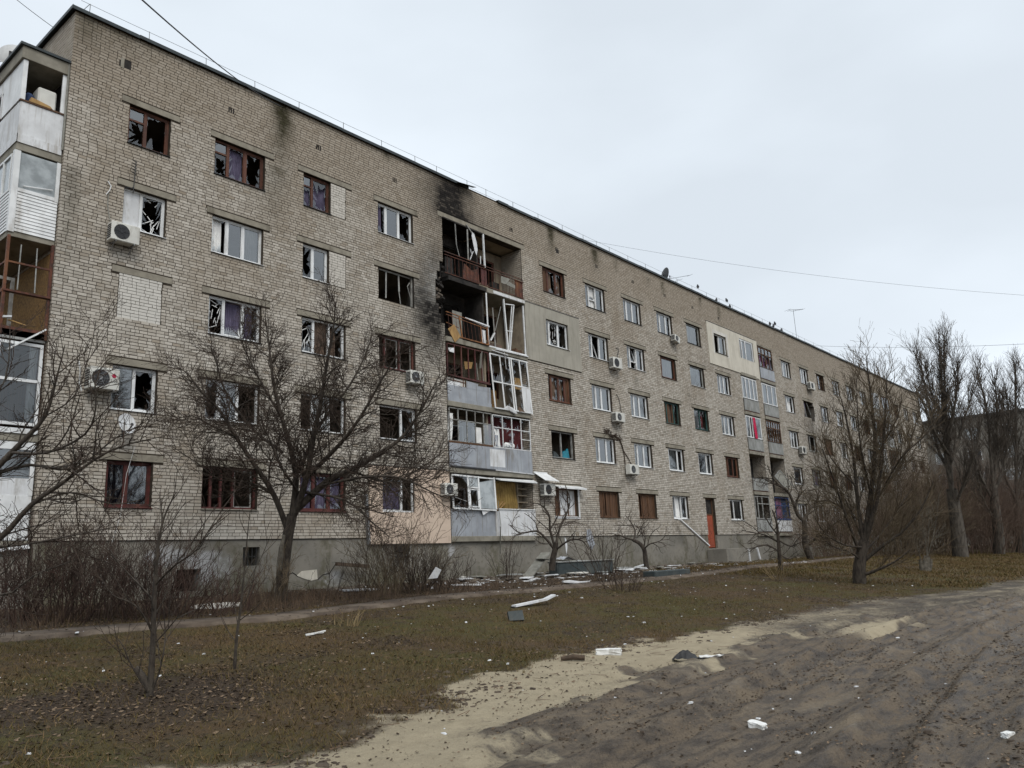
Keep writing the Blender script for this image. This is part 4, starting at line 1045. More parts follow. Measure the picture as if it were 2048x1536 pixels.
W_ = lambda *a: list(a)
SPEC = {
 'A5': ('wood', [(.42, 'h'), (1, 'b')], 'darkmetal'), 'A4': ('white', [(.43, 'p'), (1, 's')], 'white'),
 'A2': ('white', [(.5, 'l'), (1, 'b')], 'white'), 'A1': ('redwood', [(.46, 'gv'), (1, 'gv')], 'redwood'),
 'B5': ('wood', [(.28, 'h'), (.63, 'bv'), (1, 'b')], 'darkmetal'), 'B4': ('white', [(.32, 'bc'), (.63, 'g'), (1, 'gc')], 'white'),
 'B3': ('white', [(.31, 's'), (.66, 'tv'), (1, 'bv')], 'darkmetal'), 'B2': ('white', [(.27, 'b'), (.62, 'gc'), (1, 'o')], 'concrete'),
 'B1': ('redwood', [(.18, 'o'), (.36, 'o'), (.58, 'o'), (1, 'w')], 'concrete'),
 'C5': ('wood', [(.36, 'hv'), (1, 'bv')], 'darkmetal'), 'C4': ('white', [(.44, 'b'), (1, 'g')], 'white'),
 'C3': ('white', [(.30, 's'), (.64, 'tn'), (1, 'bn')], 'darkmetal'), 'C2': ('white', [(.28, 'o'), (.66, 'bc'), (1, 'o')], 'concrete'),
 'C1': ('redwood', [(.33, 'bv'), (.66, 'bv'), (1, 'bv')], 'redwood'),
 'D5': ('white', [(.27, 'bv'), (.63, 'gv'), (1, 'b')], 'white'), 'D4': None, 'D3': ('redwood', [(.20, 'o'), (.60, 'w'), (1, 'w')], 'redwood'),
 'D2': ('white', [(.62, 'o'), (1, 'b')], 'darkmetal'), 'D1': ('white', [(.64, 'bv'), (1, 'o')], None),
 'E5': ('wood', [(.30, 'kn'), (.66, 'bn'), (1, 'bn')], 'darkmetal'), 'E4': ('white', [(.2, 'g'), (.6, 's'), (1, 'b')], 'white'),
 'E3': ('wood', [(.2, 'bn'), (.52, 'bn'), (.8, 'bn'), (1, 'k')], 'rustor'), 'E2': ('grey', [(.5, 'o'), (1, 'o')], 'darkmetal'), 'E1': ('darkwood', [(.27, 'k'), (.66, 'p'), (1, 'p')], 'white'),
 'F5': ('white', [(.26, 'gc'), (.60, 'tc'), (1, 'ge')], 'darkmetal'), 'F4': ('white', [(.25, 'gc'), (.62, 't'), (1, 'g')], 'white'), 'F3': ('white', [(.28, 'gc'), (.56, 'gc'), (1, 'gc')], 'white'),
 'F2': ('white', [(.26, 'gc'), (.63, 'gv'), (1, 'g')], 'white'), 'F1': ('darkwood', [(.34, 'k'), (.66, 'k'), (1, 'k')], 'darkwood'),
 'G5': ('white', [(.27, 'gc'), (.60, 'gn'), (1, 'gc')], 'darkmetal'), 'G4': ('white', [(.26, 'gc'), (.62, 't'), (1, 'gc')], 'white'), 'G3': ('white', [(.28, 'gc'), (.58, 'gc'), (1, 'gc')], 'white'),
 'G2': ('white', [(.27, 'gc'), (.62, 'gv'), (1, 'gc')], 'white'), 'G1': ('darkwood', [(.36, 'k'), (.66, 'kv'), (1, 'k')], 'darkwood'),
 'H5': ('white', [(.30, 'gp'), (.68, 'gp'), (1, 'gm')], 'darkmetal'), 'H4': ('wood', [(.16, 'k'), (1, 'gc')], 'wood'), 'H3': ('green', [(.25, 'k'), (.7, 'kn'), (1, 'b')], 'darkwood'),
 'H2': ('white', [(.12, 'o'), (.68, 'gc'), (1, 'g')], 'white'), 'H1': ('white', [(.28, 'gc'), (.64, 'tc'), (1, 'gc')], 'white'),
 'I5': ('grey', [(.15, 'o'), (1, 'gc')], 'darkmetal'), 'I4': ('grey', [(.10, 'o'), (1, 'gc')], 'white'), 'I3': ('green', [(.5, 'gc'), (1, 'bm')], 'green'), 'I2': ('white', [(.12, 'o'), (.68, 'g'), (1, 'gc')], 'white'),
 'J5': ('white', [(.5, 't'), (1, 'gc')], 'darkmetal'), 'J4': ('white', [(.33, 'gc'), (.62, 'gc'), (1, 'gc')], 'white'), 'J3': ('white', [(.35, 'gc'), (.66, 'gc'), (1, 'gc')], 'white'), 'J2': ('wood', [(.3, 'k'), (.66, 'gn'), (1, 'gn')], 'wood'), 'J1': ('white', [(.4, 'g'), (1, 'gc')], 'white'),
 'M5': ('white', [(.35, 'gc'), (.7, 'gc'), (1, 'gc')], 'white'), 'M4': ('white', [(.35, 'bc'), (1, 'bc')], 'white'), 'M3': ('white', [(.33, 'gc'), (.62, 'g'), (1, 'gc')], 'white'), 'M2': ('white', [(.2, 'o'), (1, 'gv')], 'white'), 'M1': ('white', [(.35, 'b'), (.6, 'gc'), (1, 'b')], 'white'),
 'N5': ('white', [(.35, 'gc'), (.62, 'gc'), (1, 'gm')], 'white'), 'N4': None, 'N3': ('grey', [(.4, 'b'), (1, 'b')], 'concrete'), 'N2': ('grey', [(.4, 'o'), (1, 'bv')], 'concrete'), 'N1': ('white', [(.4, 'o'), (1, 'gv')], 'white'),
 'O5': ('darkwood', [(.33, 'gc'), (.66, 'gv'), (1, 'gv')], 'darkwood'), 'O4': ('white', [(.45, 't'), (1, 'gc')], 'white'), 'O3': ('darkwood', [(.5, 'k'), (1, 'k')], 'darkwood'), 'O2': ('redwood', [(.5, 'b'), (1, 'k')], 'darkwood'), 'O1': ('white', [(.5, 'gv'), (1, 'gc')], 'white'),
}
DEF = [('white', [(.33, 'gc'), (.64, 'g'), (1, 'gc')], 'white'), ('white', [(.5, 'b'), (1, 'gc')], 'white'), ('darkwood', [(.33, 'gv'), (.66, 'b'), (1, 'gv')], 'darkwood'), ('white', [(.4, 'tc'), (1, 'gc')], 'white')]
for (c, k), (a, b_x, z0, z1) in OPEN.items():
    if (c, k) == ('I', 1): continue
    key = c + str(k)
    sp = SPEC[key] if key in SPEC else DEF[(ord(c) * 3 + k * 5) % 4]
    if sp is None: continue
    yy = 0.06 if key in ('D1', 'E4', 'J5') else 0.12
    window(a + .004, b_x - .004, z0 + .012, z1 - .004, sp[0], sp[1], ord(c) * 10 + k, sp[2], y=yy, sillw=0.11 if key in ('E4', 'J5') else 0.06, fw=0.07 if sp[0] in ('wood', 'redwood') else 0.055)

# burnt-out window: only twisted remains of the frame, its sill knocked off
a, b_x, z0, z1 = OPEN['D', 4]
f = MB(); f.box(b_x - .07, b_x - .004, .1, .18, z0 + .02, z1 - .01).box(a + .004, b_x - .08, .12, .19, z1 - .07, z1 - .006)
win = f.build("window", M['grey'], bld)
f = MB().bar((a + .52, .14, z1 - .08), (a + .42, .05, z0 + .10), .05, .03).bar((a + 1.18, .14, z1 - .08), (a + 1.16, .10, z0 + .55), .06, .04).bar((a + 1.16, .10, z0 + .55), (a + 1.2, .05, z0 - .03), .035, .03)
f.bar((a + 1.75, .1, z1 - .25), (a + 1.55, .02, z0 + .85), .03, .02).bar((a + 1.55, .02, z0 + .85), (a + 1.72, .04, z0 + .4), .03, .02)
f.build("bent_mullion", M['grey'], win)
# shell hole window far along: collapsed corner, hanging cloth
a, b_x, z0, z1 = OPEN['N', 4]
win = MB().bar((a + .1, .1, z1 - .05), (a + .35, .02, z0 - .05), .06, .05).bar((a + .9, .1, z1 - .1), (a + 1.4, .05, z0 + .3), .05, .04).build("window", M['grey'], bld)
curtain(a + .15, a + .8, z0 + .15, z1 - .05, .2, 5).build("curtain", M['curtain_v'], win)
# cyan bag in the window with the grey frame
a, b_x, z0, z1 = OPEN['E', 2]
MB().prism([(a + 1.02, .16, z0 + .07), (a + 1.02, .16, z0 + .25), (a + 1.2, .17, z0 + .42), (a + 1.36, .16, z0 + .40), (a + 1.5, .16, z0 + .55), (a + 1.55, .16, z0 + .3), (a + 1.6, .16, z0 + .08)], (0, .1, 0)).build("bag", M['cyan'], bld)
MB().prism([(a + .3, .16, z0 + .07), (a + .32, .16, z0 + .35), (a + .5, .16, z0 + .3), (a + .7, .16, z0 + .18), (a + .75, .16, z0 + .07)], (0, .1, 0)).build("bag", M['greenboard'], bld)

# door with orange panels under a dark fanlight, and its step
door = MB().box(37.64, 37.72, 0.16, 0.26, 1.95, 4.98).box(38.72, 38.80, 0.16, 0.26, 1.95, 4.98).box(37.72, 38.72, 0.161, 0.259, 4.9, 4.98).box(37.72, 38.72, 0.161, 0.259, 3.93, 4.01).build("door_frame", M['darkwood'], bld)
MB().cbox(37.73, 38.06, 0.18, 0.24, 1.96, 3.92, .01).build("door_leaf", M['orange_door'], door)
d2 = MB().cbox(38.08, 38.71, 0.18, 0.24, 1.96, 3.92, .01)
d2.box(38.18, 38.62, 0.165, 0.18, 2.1, 2.8).box(38.18, 38.62, 0.165, 0.18, 2.95, 3.75)
d2.build("door_leaf", M['orange_door'], door)
MB().box(37.73, 38.71, 0.2, 0.22, 4.02, 4.89).build("fanlight", M['burnt'], door)
MB().cbox(37.3, 43.2, -1.25, 0.04, 0.6, 1.86, .02).build("entrance_step", M['plinth'], bld)

# ------------------------------------------------------------------ loggia bay that burnt
bx0, bx1, bxm = 15.40, 20.80, 18.10
for k in range(1, 6):
    zf = ZF(k)
    if k != 5:
        MB().cbox(bx0 - .01, bx1 + .02, -0.10, 1.3, zf - .22, zf, .01).build("loggia_slab", M['concrete'], bld)
    else:
        MB().cbox(bx0 + .25, bxm - .01, -0.07, 1.3, zf - .20, zf, .01).build("loggia_slab", M['burnt'], bld)
        MB().cbox(bxm, bx1 + .02, -0.10, 1.3, zf - .22, zf, .01).build("loggia_slab", M['concrete'], bld)
MB().box(bx0, bxm - .03, 0.0, 1.3, 16.64, 16.74).build("loggia_ceiling", M['burnt'], bld)
MB().box(bxm - .028, bx1, 0.0, 1.3, 16.64, 16.74).build("loggia_ceiling", M['log_int'], bld)
# back walls, doors
for k in range(1, 6):
    z0, z1 = ZF(k), ZF(k) + 2.58
    for h, (xa, xb) in enumerate(((bx0, bxm), (bxm, bx1))):
        burnt = (k in (4, 5) and h == 0)
        bw = MB()
        dx0, dx1 = (xa + 0.45, xa + 1.2) if h == 0 else (xa + 0.25, xa + 1.0)
        bw.box(xa, dx0, 1.3, 1.5, z0, z1).box(dx1, xb, 1.3, 1.5, z0, z0 + 0.85).box(dx1, xb, 1.3, 1.5, z0 + 2.15, z1).box(dx1 + 1.15, xb, 1.301, 1.499, z0 + 0.85, z0 + 2.15).box(dx0, dx1, 1.302, 1.498, z0 + 2.15, z1)
        bw.build("loggia_back_wall", M['log_int_burnt'] if burnt else M['log_int'], bld)
        fm = 'burnt' if burnt else ('redwood' if (k == 5) else ('white' if k in (1, 2) else 'wood'))
        fr = MB(); sash(fr, dx0 + .01, dx1 - .01, z0 + .01, z0 + 2.14, 1.33, 1.40, .07); sash(fr, dx1 + .01, dx1 + 1.14, z0 + .86, z0 + 2.14, 1.33, 1.40, .06)
        fr.build("balcony_door", M[fm], bld)
    # partition between the two flats
    burnt = k in (4, 5)
    MB().box(bxm - .05, bxm + .05, 0.45 if k == 5 else 0.2, 1.29, z0 + .002, z1 - .002).build("loggia_partition", M['log_int_burnt'] if burnt else M['log_int'], bld)
MB().box(bx0 - .3, bx0 - .002, 0.41, 1.5, 2.8, 16.6).build("loggia_side_wall", M['log_int_burnt'], bld)
MB().box(bx0 - .1, bx1 + .1, 2.9, 3.1, 2.8, 16.7).build("inner_wall", M['burnt'], bld)

# storey 5, left: charred glazing remains; right: open with a rusty railing
z5 = ZF(5)
ch = MB()
ch.bar((15.42, -.02, z5 + 1.07), (18.1, -.02, z5 + 1.02), .07, .05)
ch.bar((15.42, 0.0, z5 + 2.66), (18.1, 0.0, z5 + 2.63), .08, .06)
chg = ch.build("charred_glazing", M['burnt'], bld)
MB().bar((16.22, 0, z5 + 2.6), (16.30, .02, z5 + 1.6), .035, .02).bar((16.30, .02, z5 + 1.6), (16.42, -.02, z5 + 1.08), .03, .02).bar((16.27, 0.02, z5 + 2.6), (16.34, .05, z5 + 1.75), .02).build("bent_mullion", M['grey'], chg)
MB().bar((17.0, -.02, z5 + 2.55), (17.02, 0, z5 + 1.08), .06, .04).bar((16.9, -.04, z5 + 2.75), (17.25, -.05, z5 + 2.45), .05, .04).build("bent_mullion", M['grey'], chg)
MB().bar((18.04, -.03, z5 + 2.62), (18.08, -.03, z5 + 0.98), .07, .06).bar((17.85, .02, z5 + 1.05), (17.87, .02, z5 + 1.5), .03).build("white_post", M['white'], chg)
dg = [(17.28, z5 + 2.50), (17.42, z5 + 2.42), (17.56, z5 + 2.05), (17.60, z5 + 1.7), (17.52, z5 + 1.42), (17.40, z5 + 1.62), (17.3, z5 + 2.0), (17.24, z5 + 2.3)]
MB().prism([(x, -.06, z) for x, z in dg], (0.02, .03, 0)).build("hanging_sheet", M['paper'], chg)
MB().bar((17.1, -.03, z5 + 1.1), (17.3, -.05, z5 + 1.55), .05, .02).bar((17.25, -.03, z5 + 1.35), (17.12, -.04, z5 + 1.62), .04, .02).build("hanging_scrap", M['paper'], chg)
rl = MB()
for zz in (1.05, 0.92, 0.08): rl.bar((15.45, -.05, z5 + zz), (20.82, -.05, z5 + zz + (-.02 if zz > .5 else 0)), .04, .03)
rl = rl.build("railing", M['rust'], bld)
for i in range(22):
    x = 15.6 + i * 0.245
    if 18.9 < x < 19.7 and i % 2: continue
    MB().bar((x, -.05, z5 + .08), (x + random.uniform(-.02, .02), -.05, z5 + .92), .014).build("baluster", M['rust'], rl)
MB().prism([(16.6, -.02, z5 + .12), (17.7, -.02, z5 + .14), (17.62, -.03, z5 + .8), (17.2, -.02, z5 + .62), (16.7, -.03, z5 + .84)], (0, .012, 0)).build("railing_panel", M['rust'], rl)
MB().box(17.8, 18.2, -.025, -.01, z5 + .10, z5 + .95).build("railing_panel", M['redwood'], rl)
MB().box(15.5, 16.0, -.025, -.01, z5 + .12, z5 + .85).build("railing_panel", M['burnt'], rl)
MB().box(20.2, 20.75, -.025, -.01, z5 + .10, z5 + .9).build("railing_panel", M['rust'], rl)
MB().prism([(19.05, -.16, z5 + .45), (19.08, -.16, z5 + .78), (19.75, -.10, z5 + .82), (19.5, -.14, z5 + .5), (19.2, -.2, z5 + .42)], (0, .02, .0)).build("hanging_sheet", M['greyboard'], rl)
MB().prism([(19.4, -.2, z5 + .42), (19.6, -.18, z5 + .62), (20.1, -.12, z5 + .58), (20.05, -.16, z5 + .38)], (0, .02, 0)).build("hanging_sheet", M['greyboard'], rl)
MB().box(18.75, 19.2, 0.1, 0.4, z5 + .02, z5 + .5).build("box", M['burnt'], rl)
# broken masonry round the blast hole
for i in range(46):
    x = random.uniform(14.88, 15.5); z = random.uniform(11.8, 14.4)
    if not (abs(z - 13.1) < 0.2 + 1.6 * (x - 14.85)): continue
    s = random.uniform(.04, .10)
    o = MB().cbox(-s * 1.3, s * 1.3, -s, s, -s * .7, s * .7, s * .25).build("broken_brick", M['burnt'] if random.random() < .65 else M['rubble'], bld)
    o.matrix_parent_inverse = Matrix.Translation(-WORLD_ROOT[bld])
    o.location = (x, random.uniform(.06, .3), z); o.rotation_euler = (random.uniform(-1, 1), random.uniform(-1, 1), random.uniform(-1, 1))

# storey 4, left: burnt hollow with a bent rusty railing; right: bare white frames
z4 = ZF(4)
rl = MB().bar((15.45, -.05, z4 + 1.10), (17.95, -.12, z4 + 0.92), .045, .035).bar((15.45, -.05, z4 + .98), (17.9, -.10, z4 + .80), .03).bar((15.9, -.06, z4 + 0.10), (18.05, -.14, z4 + .04), .09, .05).bar((15.45, -.05, z4 + .62), (16.2, -.07, z4 + .5), .025)
rl.bar((16.22, -.08, z4 + 1.0), (16.35, -.10, z4 + .08), .05).bar((17.55, -.10, z4 + .85), (17.6, -.12, z4 + .05), .07, .04).bar((17.98, -.1, z4 + .92), (18.02, -.12, z4 + .02), .06)
rl = rl.build("railing", M['rustor'], bld)
for i in range(10): MB().bar((15.55 + i * .235, -.07, z4 + 1.0 - .02 * i), (15.6 + i * .24, -.09, z4 + .1), .014).build("baluster", M['rust'], rl)
MB().prism([(17.0, -.14, z4 + .98), (18.1, -.16, z4 + .90), (18.1, -.10, z4 + .84), (16.6, -.08, z4 + 1.02)], (0, 0, .06)).build("hanging_sheet", M['paper'], rl)
MB().prism([(15.48, -.12, z4 + .32), (15.82, -.16, z4 + .58), (16.24, -.12, z4 + .12), (15.86, -.14, z4 - .22)], (0, .02, 0)).build("hanging_board", M['board'], rl)
MB().box(17.62, 17.92, -.06, -.04, z4 + .1, z4 + .72).build("railing_panel", M['paper'], rl)
MB().box(16.4, 17.0, .5, .52, z4, z4 + 1.5).build("debris_sheet", M['greyboard'], rl)
wf = MB().bar((18.10, -.03, z4 + 2.55), (18.12, -.05, z4 + .02), .08, .06).bar((20.70, -.04, z4 + 2.5), (20.74, -.04, z4 + .02), .06, .06).bar((18.1, -.06, z4 + .03), (20.76, -.06, z4 + .03), .07, .06)
wf.bar((19.28, -.04, z4 + 2.52), (19.42, -.07, z4 + .04), .09, .06)
wf = wf.build("white_frame", M['white'], bld)
MB().bar((19.38, -.05, z4 + 2.3), (20.05, -.02, z4 + 2.4), .05, .04).bar((20.05, -.02, z4 + 2.4), (19.58, -.06, z4 + .08), .06, .04).bar((19.9, -.02, z4 + 2.36), (19.5, -.06, z4 + .2), .03).bar((19.32, -.05, z4 + 1.0), (19.85, -.02, z4 + 1.04), .05, .04).build("fallen_casement", M['white'], wf)
MB().bar((19.3, .15, z4 + 2.2), (19.05, .35, z4 + 1.0), .05, .03).bar((18.65, .1, z4 + 2.0), (18.62, 0, z4 + .05), .05, .03).bar((18.66, .1, z4 + 1.9), (19.1, .4, z4 + .4), .05, .03).build("fallen_casement", M['grey'], wf)
MB().bar((18.35, .05, z4 + .35), (18.6, .0, z4 + .75), .10, .05).build("broken_piece", M['white'], wf)
MB().box(18.25, 19.2, .1, .45, z4 + .02, z4 + .28).build("rubbish_heap", M['curtain_n'], wf)
MB().prism([(20.0, 0, z4 + .02), (20.1, 0, z4 + .3), (20.3, 0, z4 + .2), (20.5, 0, z4 + .28), (20.6, 0, z4 + .02)], (0, .3, 0)).build("rubbish_heap", M['darkwood'], wf)
MB().cbox(18.5, 20.75, -.14, -.06, ZF(5) - .20, ZF(5) - .05, .01).build("white_trim", M['white_panel'], wf)
MB().box(20.72, 20.795, .02, 1.25, z4 + .02, z4 + 2.5).build("wall_lining", M['log_int'], wf)

def grid(x0, x1, z0, z1, nx, rows, bar, matl, name="glazing", y=-.03, tilt=0.0):
    g_ = MB()
    for i in range(nx + 1):
        x = x0 + (x1 - x0) * i / nx
        g_.bar((x, y, z0), (x + tilt, y, z1), bar)
    for rz in rows: g_.bar((x0, y - .001, z0 + (z1 - z0) * rz), (x1, y - .001, z0 + (z1 - z0) * rz), bar * .95)
    return g_.build(name, matl, bld)
# storey 3, left: red-brown steel grid over a torn sheet parapet; right: white glazing from floor to ceiling
z3 = ZF(3)
g3 = grid(15.46, 18.05, z3 + 1.12, z3 + 2.5, 6, (0, 1), .045, M['redwood'])
MB().bar((15.46, -.035, z3 + 1.12), (18.1, -.035, z3 + 1.05), .12, .06).build("rail_board", M['redwood'], g3)
MB().bar((17.62, -.04, z3 + 2.5), (17.5, -.05, z3 + 1.7), .10, .02).bar((17.66, 0, z3 + 1.9), (17.7, 0, z3 + 1.1), .05).bar((17.25, -.04, z3 + 1.9), (17.32, -.05, z3 + 1.15), .05, .03).build("hanging_scrap", M['greyboard'], g3)
MB().prism([(16.75, .2, z3 + 1.95), (17.3, .2, z3 + 2.0), (17.2, .2, z3 + 1.7), (16.8, .2, z3 + 1.6)], (0, .03, 0)).build("hanging_board", M['board'], g3)
MB().prism([(15.5, -.06, z3 + 2.3), (15.85, -.08, z3 + 2.35), (15.82, -.10, z3 + 2.12), (15.55, -.08, z3 + 2.15)], (0, .02, 0)).build("hanging_sheet", M['paper'], g3)
pr = MB().box(15.42, 18.12, -.06, -.03, z3 - .02, z3 + .70).build("parapet_sheet", M['blue_sheet'], bld)
MB().box(15.42, 18.12, -.085, -.061, z3 - .04, z3 + .16).build("parapet_base", M['blue_sheet'], pr)
MB().prism([(16.55, -.066, z3 + .68), (16.55, -.07, z3 + 1.0), (17.3, -.07, z3 + .96), (17.28, -.07, z3 + .86), (18.1, -.068, z3 + .9), (18.1, -.066, z3 + .70)], (0, .004, 0)).build("torn_sheet", M['blue_sheet'], pr)
MB().box(15.43, 16.5, -.02, 0.0, z3 + .72, z3 + 1.02).build("parapet_board", M['trim_white'], pr)
MB().box(15.45, 16.2, -.05, -.025, z3 + .70, z3 + .86).build("torn_sheet", M['paper'], pr)
MB().bar((15.8, -.03, z3 + .7), (15.8, -.03, z3 + 1.1), .03).bar((16.4, -.03, z3 + .7), (16.4, -.03, z3 + 1.1), .03).bar((15.45, -.03, z3 + .94), (16.55, -.03, z3 + .9), .03).build("parapet_frame", M['rust'], pr)
wf = MB()
for i, x in enumerate((18.16, 18.82, 19.48, 19.62, 20.2, 20.75)): wf.bar((x + .12, -.16, z3 - .02), (x, -.05, z3 + 2.52), .07 if i not in (0,) else .08, .06)
for a_, b_ in ((0, .03), (1.22, 1.22), (2.5, 2.5)): wf.bar((18.2 + (.1 if a_ == 0 else 0), -.16 + .045 * a_, z3 + a_), (20.82, -.16 + .045 * a_, z3 + b_), .07, .06)
wf = wf.build("white_glazing", M['white'], bld)
MB().box(20.26, 20.8, -.14, -.12, z3 + .05, z3 + 1.18).build("panel", M['white_panel'], wf)
MB().box(18.3, 18.62, .06, .08, z3 + .1, z3 + .85).build("board", M['osb'], wf)
MB().box(20.25, 20.7, .3, .34, z3 + 1.2, z3 + 1.75).build("board", M['board'], wf)
sh = MB()
for i, (a_, b_) in enumerate(((18.26, 18.84), (18.9, 19.46), (19.68, 20.18), (20.26, 20.72))):
    sh = MB(); shard_poly(sh, a_ + .03, b_ - .03, z3 + 1.28, z3 + 2.44, -.09, 500 + i, .8); sh.build("broken_pane", M['shard'], wf)
    if i in (1, 2): sh = MB(); shard_poly(sh, a_ + .1, b_ + .02, z3 + .1, z3 + 1.16, -.14, 510 + i, .85); sh.build("broken_pane", M['shard'], wf)
MB().prism([(18.9, -.2, z3 + .02), (19.05, -.22, z3 + .18), (19.4, -.22, z3 + .12), (19.7, -.24, z3 - .12), (19.6, -.22, z3 - .14), (19.2, -.2, z3 - .02)], (0, .08, 0)).build("cloth_bundle", M['paper'], wf)
MB().prism([(19.85, -.2, z3 + .0), (19.9, -.22, z3 + .22), (20.1, -.22, z3 + .12), (20.3, -.2, z3 + .02)], (0, .1, 0)).build("cloth_bundle", M['curtain_n'], wf)
MB().bar((19.1, -.12, ZF(4) - .05), (19.15, -.14, z3 + 1.9), .04, .015).build("hanging_strip", M['white'], wf)
MB().bar((18.2, -.13, ZF(4) - .16), (19.3, -.13, ZF(4) - .22), .10, .03).bar((18.5, -.13, ZF(4) - .06), (20.8, -.12, ZF(4) - .03), .08, .05).build("white_trim", M['white_panel'], wf)

# storey 2: steel grid glazing over a grey-blue sheet parapet
z2 = ZF(2)
g2 = grid(15.48, 18.12, z2 + 1.12, z2 + 2.52, 5, (0, .65, 1), .04, M['grey'])
g2b = grid(18.2, 20.78, z2 + 1.06, z2 + 2.5, 4, (0, .62, 1), .035, M['white'])
MB().bar((19.95 + .2, -.03, z2 + 1.55), (20.78, -.03, z2 + 1.55), .03).build("glazing_bar", M['white'], g2b)
MB().box(15.44, 18.14, -.06, -.02, z2 + 1.04, z2 + 1.12).build("rail_board", M['darkwood'], g2)
sh = MB()
for i in range(4):
    a_ = 18.2 + i * .645
    for (zz0, zz1) in ((z2 + 1.1, z2 + 1.93), (z2 + 1.98, z2 + 2.47)):
        sh = MB(); shard_poly(sh, a_ + .03, a_ + .61, zz0, zz1, -.03, int(700 + i * 2 + zz0), .88); sh.build("broken_pane", M['shard'], g2b)
for i in (1, 2): MB().poly([(15.48 + i * .528 + .02, -.03, z2 + 1.14), (15.48 + (i + 1) * .528 - .02, -.03, z2 + 1.14), (15.48 + (i + 1) * .528 - .02, -.03, z2 + 2.0), (15.48 + i * .528 + .02, -.03, z2 + 2.0)]).build("pane", M['glass'], g2)
MB().poly([(17.62, -.03, z2 + 1.14), (18.1, -.03, z2 + 1.14), (18.1, -.03, z2 + 2.0), (17.62, -.03, z2 + 2.0)]).build("pane", M['glass'], g2)
curtain(18.25, 20.7, z2 + 1.0, z2 + 2.5, .35, 71, .2, .03).build("curtain", M['curtain_m'], g2b)
curtain(15.5, 15.78, z2 + 1.1, z2 + 2.3, .03, 72, .09, .03, -.1).build("curtain", M['curtain_w'], g2)
curtain(16.95, 17.5, z2 + 1.08, z2 + 1.85, .05, 73, .1, .04).build("laundry", M['curtain_w'], g2)
curtain(16.6, 16.95, z2 + 1.12, z2 + 1.8, .08, 74, .1, .03).build("laundry", M['navy'], g2)
curtain(18.3, 18.62, z2 + 1.05, z2 + 1.9, .0, 75, .09, .04, .05).build("laundry", M['curtain_w'], g2b)
curtain(18.35, 18.5, z2 + 1.05, z2 + 1.6, -.02, 76, .09, .02).build("laundry", M['navy'], g2b)
MB().cbox(19.05, 19.75, -.01, .2, z2 + 1.06, z2 + 1.35, .09).build("bundle", M['curtain_w'], g2b)
pr = MB().box(15.42, 18.0, -.06, -.03, z2 - .0, z2 + 1.03).build("parapet_sheet", M['blue_sheet'], bld)
MB().box(18.005, 20.82, -.062, -.03, z2 - .0, z2 + 1.03).build("parapet_sheet", M['blue_sheet'], pr)
MB().box(17.9, 18.9, -.066, -.0622, z2 + .18, z2 + .95).build("pale_patch", M['white_panel'], pr)
MB().bar((15.42, -.10, z2 + .05), (18.15, -.10, z2 + .02), .10, .06).build("dark_trim", M['darkmetal'], pr)
MB().bar((18.15, -.09, z2 + .02), (20.82, -.09, z2 - .03), .12, .03).build("white_trim", M['white_panel'], pr)
for x in (16.3, 17.1, 19.05, 20.0): MB().box(x - .006, x + .006, -.066, -.059, z2 + .1, z2 + 1.0).build("seam", M['slate_panel'], pr)

# storey 1: leaning white window over grey sheet; yellow curtain and shelves over white panel
z1_ = ZF(1)
pr = MB().box(15.42, 18.1, -.06, -.03, z1_ + .02, z1_ + 1.10).build("parapet_sheet", M['blue_sheet'], bld)
MB().box(15.42, 18.1, -.09, -.061, z1_ - .02, z1_ + .17).build("parapet_base", M['blue_sheet'], pr)
MB().box(18.12, 18.32, -.07, -.03, z1_ + .0, z1_ + 1.05).box(18.33, 20.84, -.075, -.03, z1_ + .0, z1_ + 1.13).build("parapet_panel", M['white_panel'], pr)
MB().box(18.3, 20.86, -.12, -.02, z1_ + 1.131, z1_ + 1.17).build("parapet_rail", M['white'], pr)
f = MB(); lean = .10
def lp(x, z): return (x + .03 * (z - z1_ - 1.12), -.16 + lean * (z - z1_ - 1.12) / 1.3, z)
za, zb = z1_ + 1.13, z1_ + 2.50
for x in (15.46, 16.40, 17.05, 18.06): f.bar(lp(x, za), lp(x, zb), .07, .06)
f.bar(lp(15.46, za), lp(18.06, za - .05), .07, .06).bar(lp(15.46, zb), lp(18.06, zb - .06), .07, .06).bar(lp(16.40, z1_ + 2.02), lp(17.05, z1_ + 2.0), .07, .06)
f.bar(lp(16.48, z1_ + 1.2), lp(16.48, z1_ + 1.95), .05).bar(lp(16.98, z1_ + 1.2), lp(16.98, z1_ + 1.95), .05).bar(lp(16.45, z1_ + 1.2), lp(17.0, z1_ + 1.2), .05).bar(lp(16.45, z1_ + 1.93), lp(17.0, z1_ + 1.93), .05)
lw = f.build("leaning_window", M['white'], bld)
MB().prism([lp(17.1, za + .03), lp(18.02, za), lp(18.02, zb - .1), lp(17.1, zb - .25)], (0, .008, 0)).build("frosted_pane", M['frost'], lw)
MB().prism([lp(16.45, z1_ + 2.06), lp(17.0, z1_ + 2.04), lp(17.0, zb - .05), lp(16.45, zb - .04)], (0, .006, 0)).build("frosted_pane", M['frost'], lw)
sh = MB(); shard_poly(sh, 16.52, 16.95, z1_ + 1.23, z1_ + 1.9, -.12, 801, .7); sh.build("broken_pane", M['shard'], lw); sh = MB(); shard_poly(sh, 15.52, 16.36, za + .05, zb - .05, -.11, 802, .93); sh.build("broken_pane", M['shard'], lw)
MB().bar((15.6, -.05, z1_ + 1.6), (16.35, -.08, z1_ + 1.42), .03, .01).build("broken_bead", M['white'], lw)
MB().prism([(17.15, -.14, z1_ + 1.1), (17.75, -.14, z1_ + 1.08), (17.2, -.18, z1_ + .86)], (0, .004, 0)).build("hanging_scrap", M['paper'], lw)
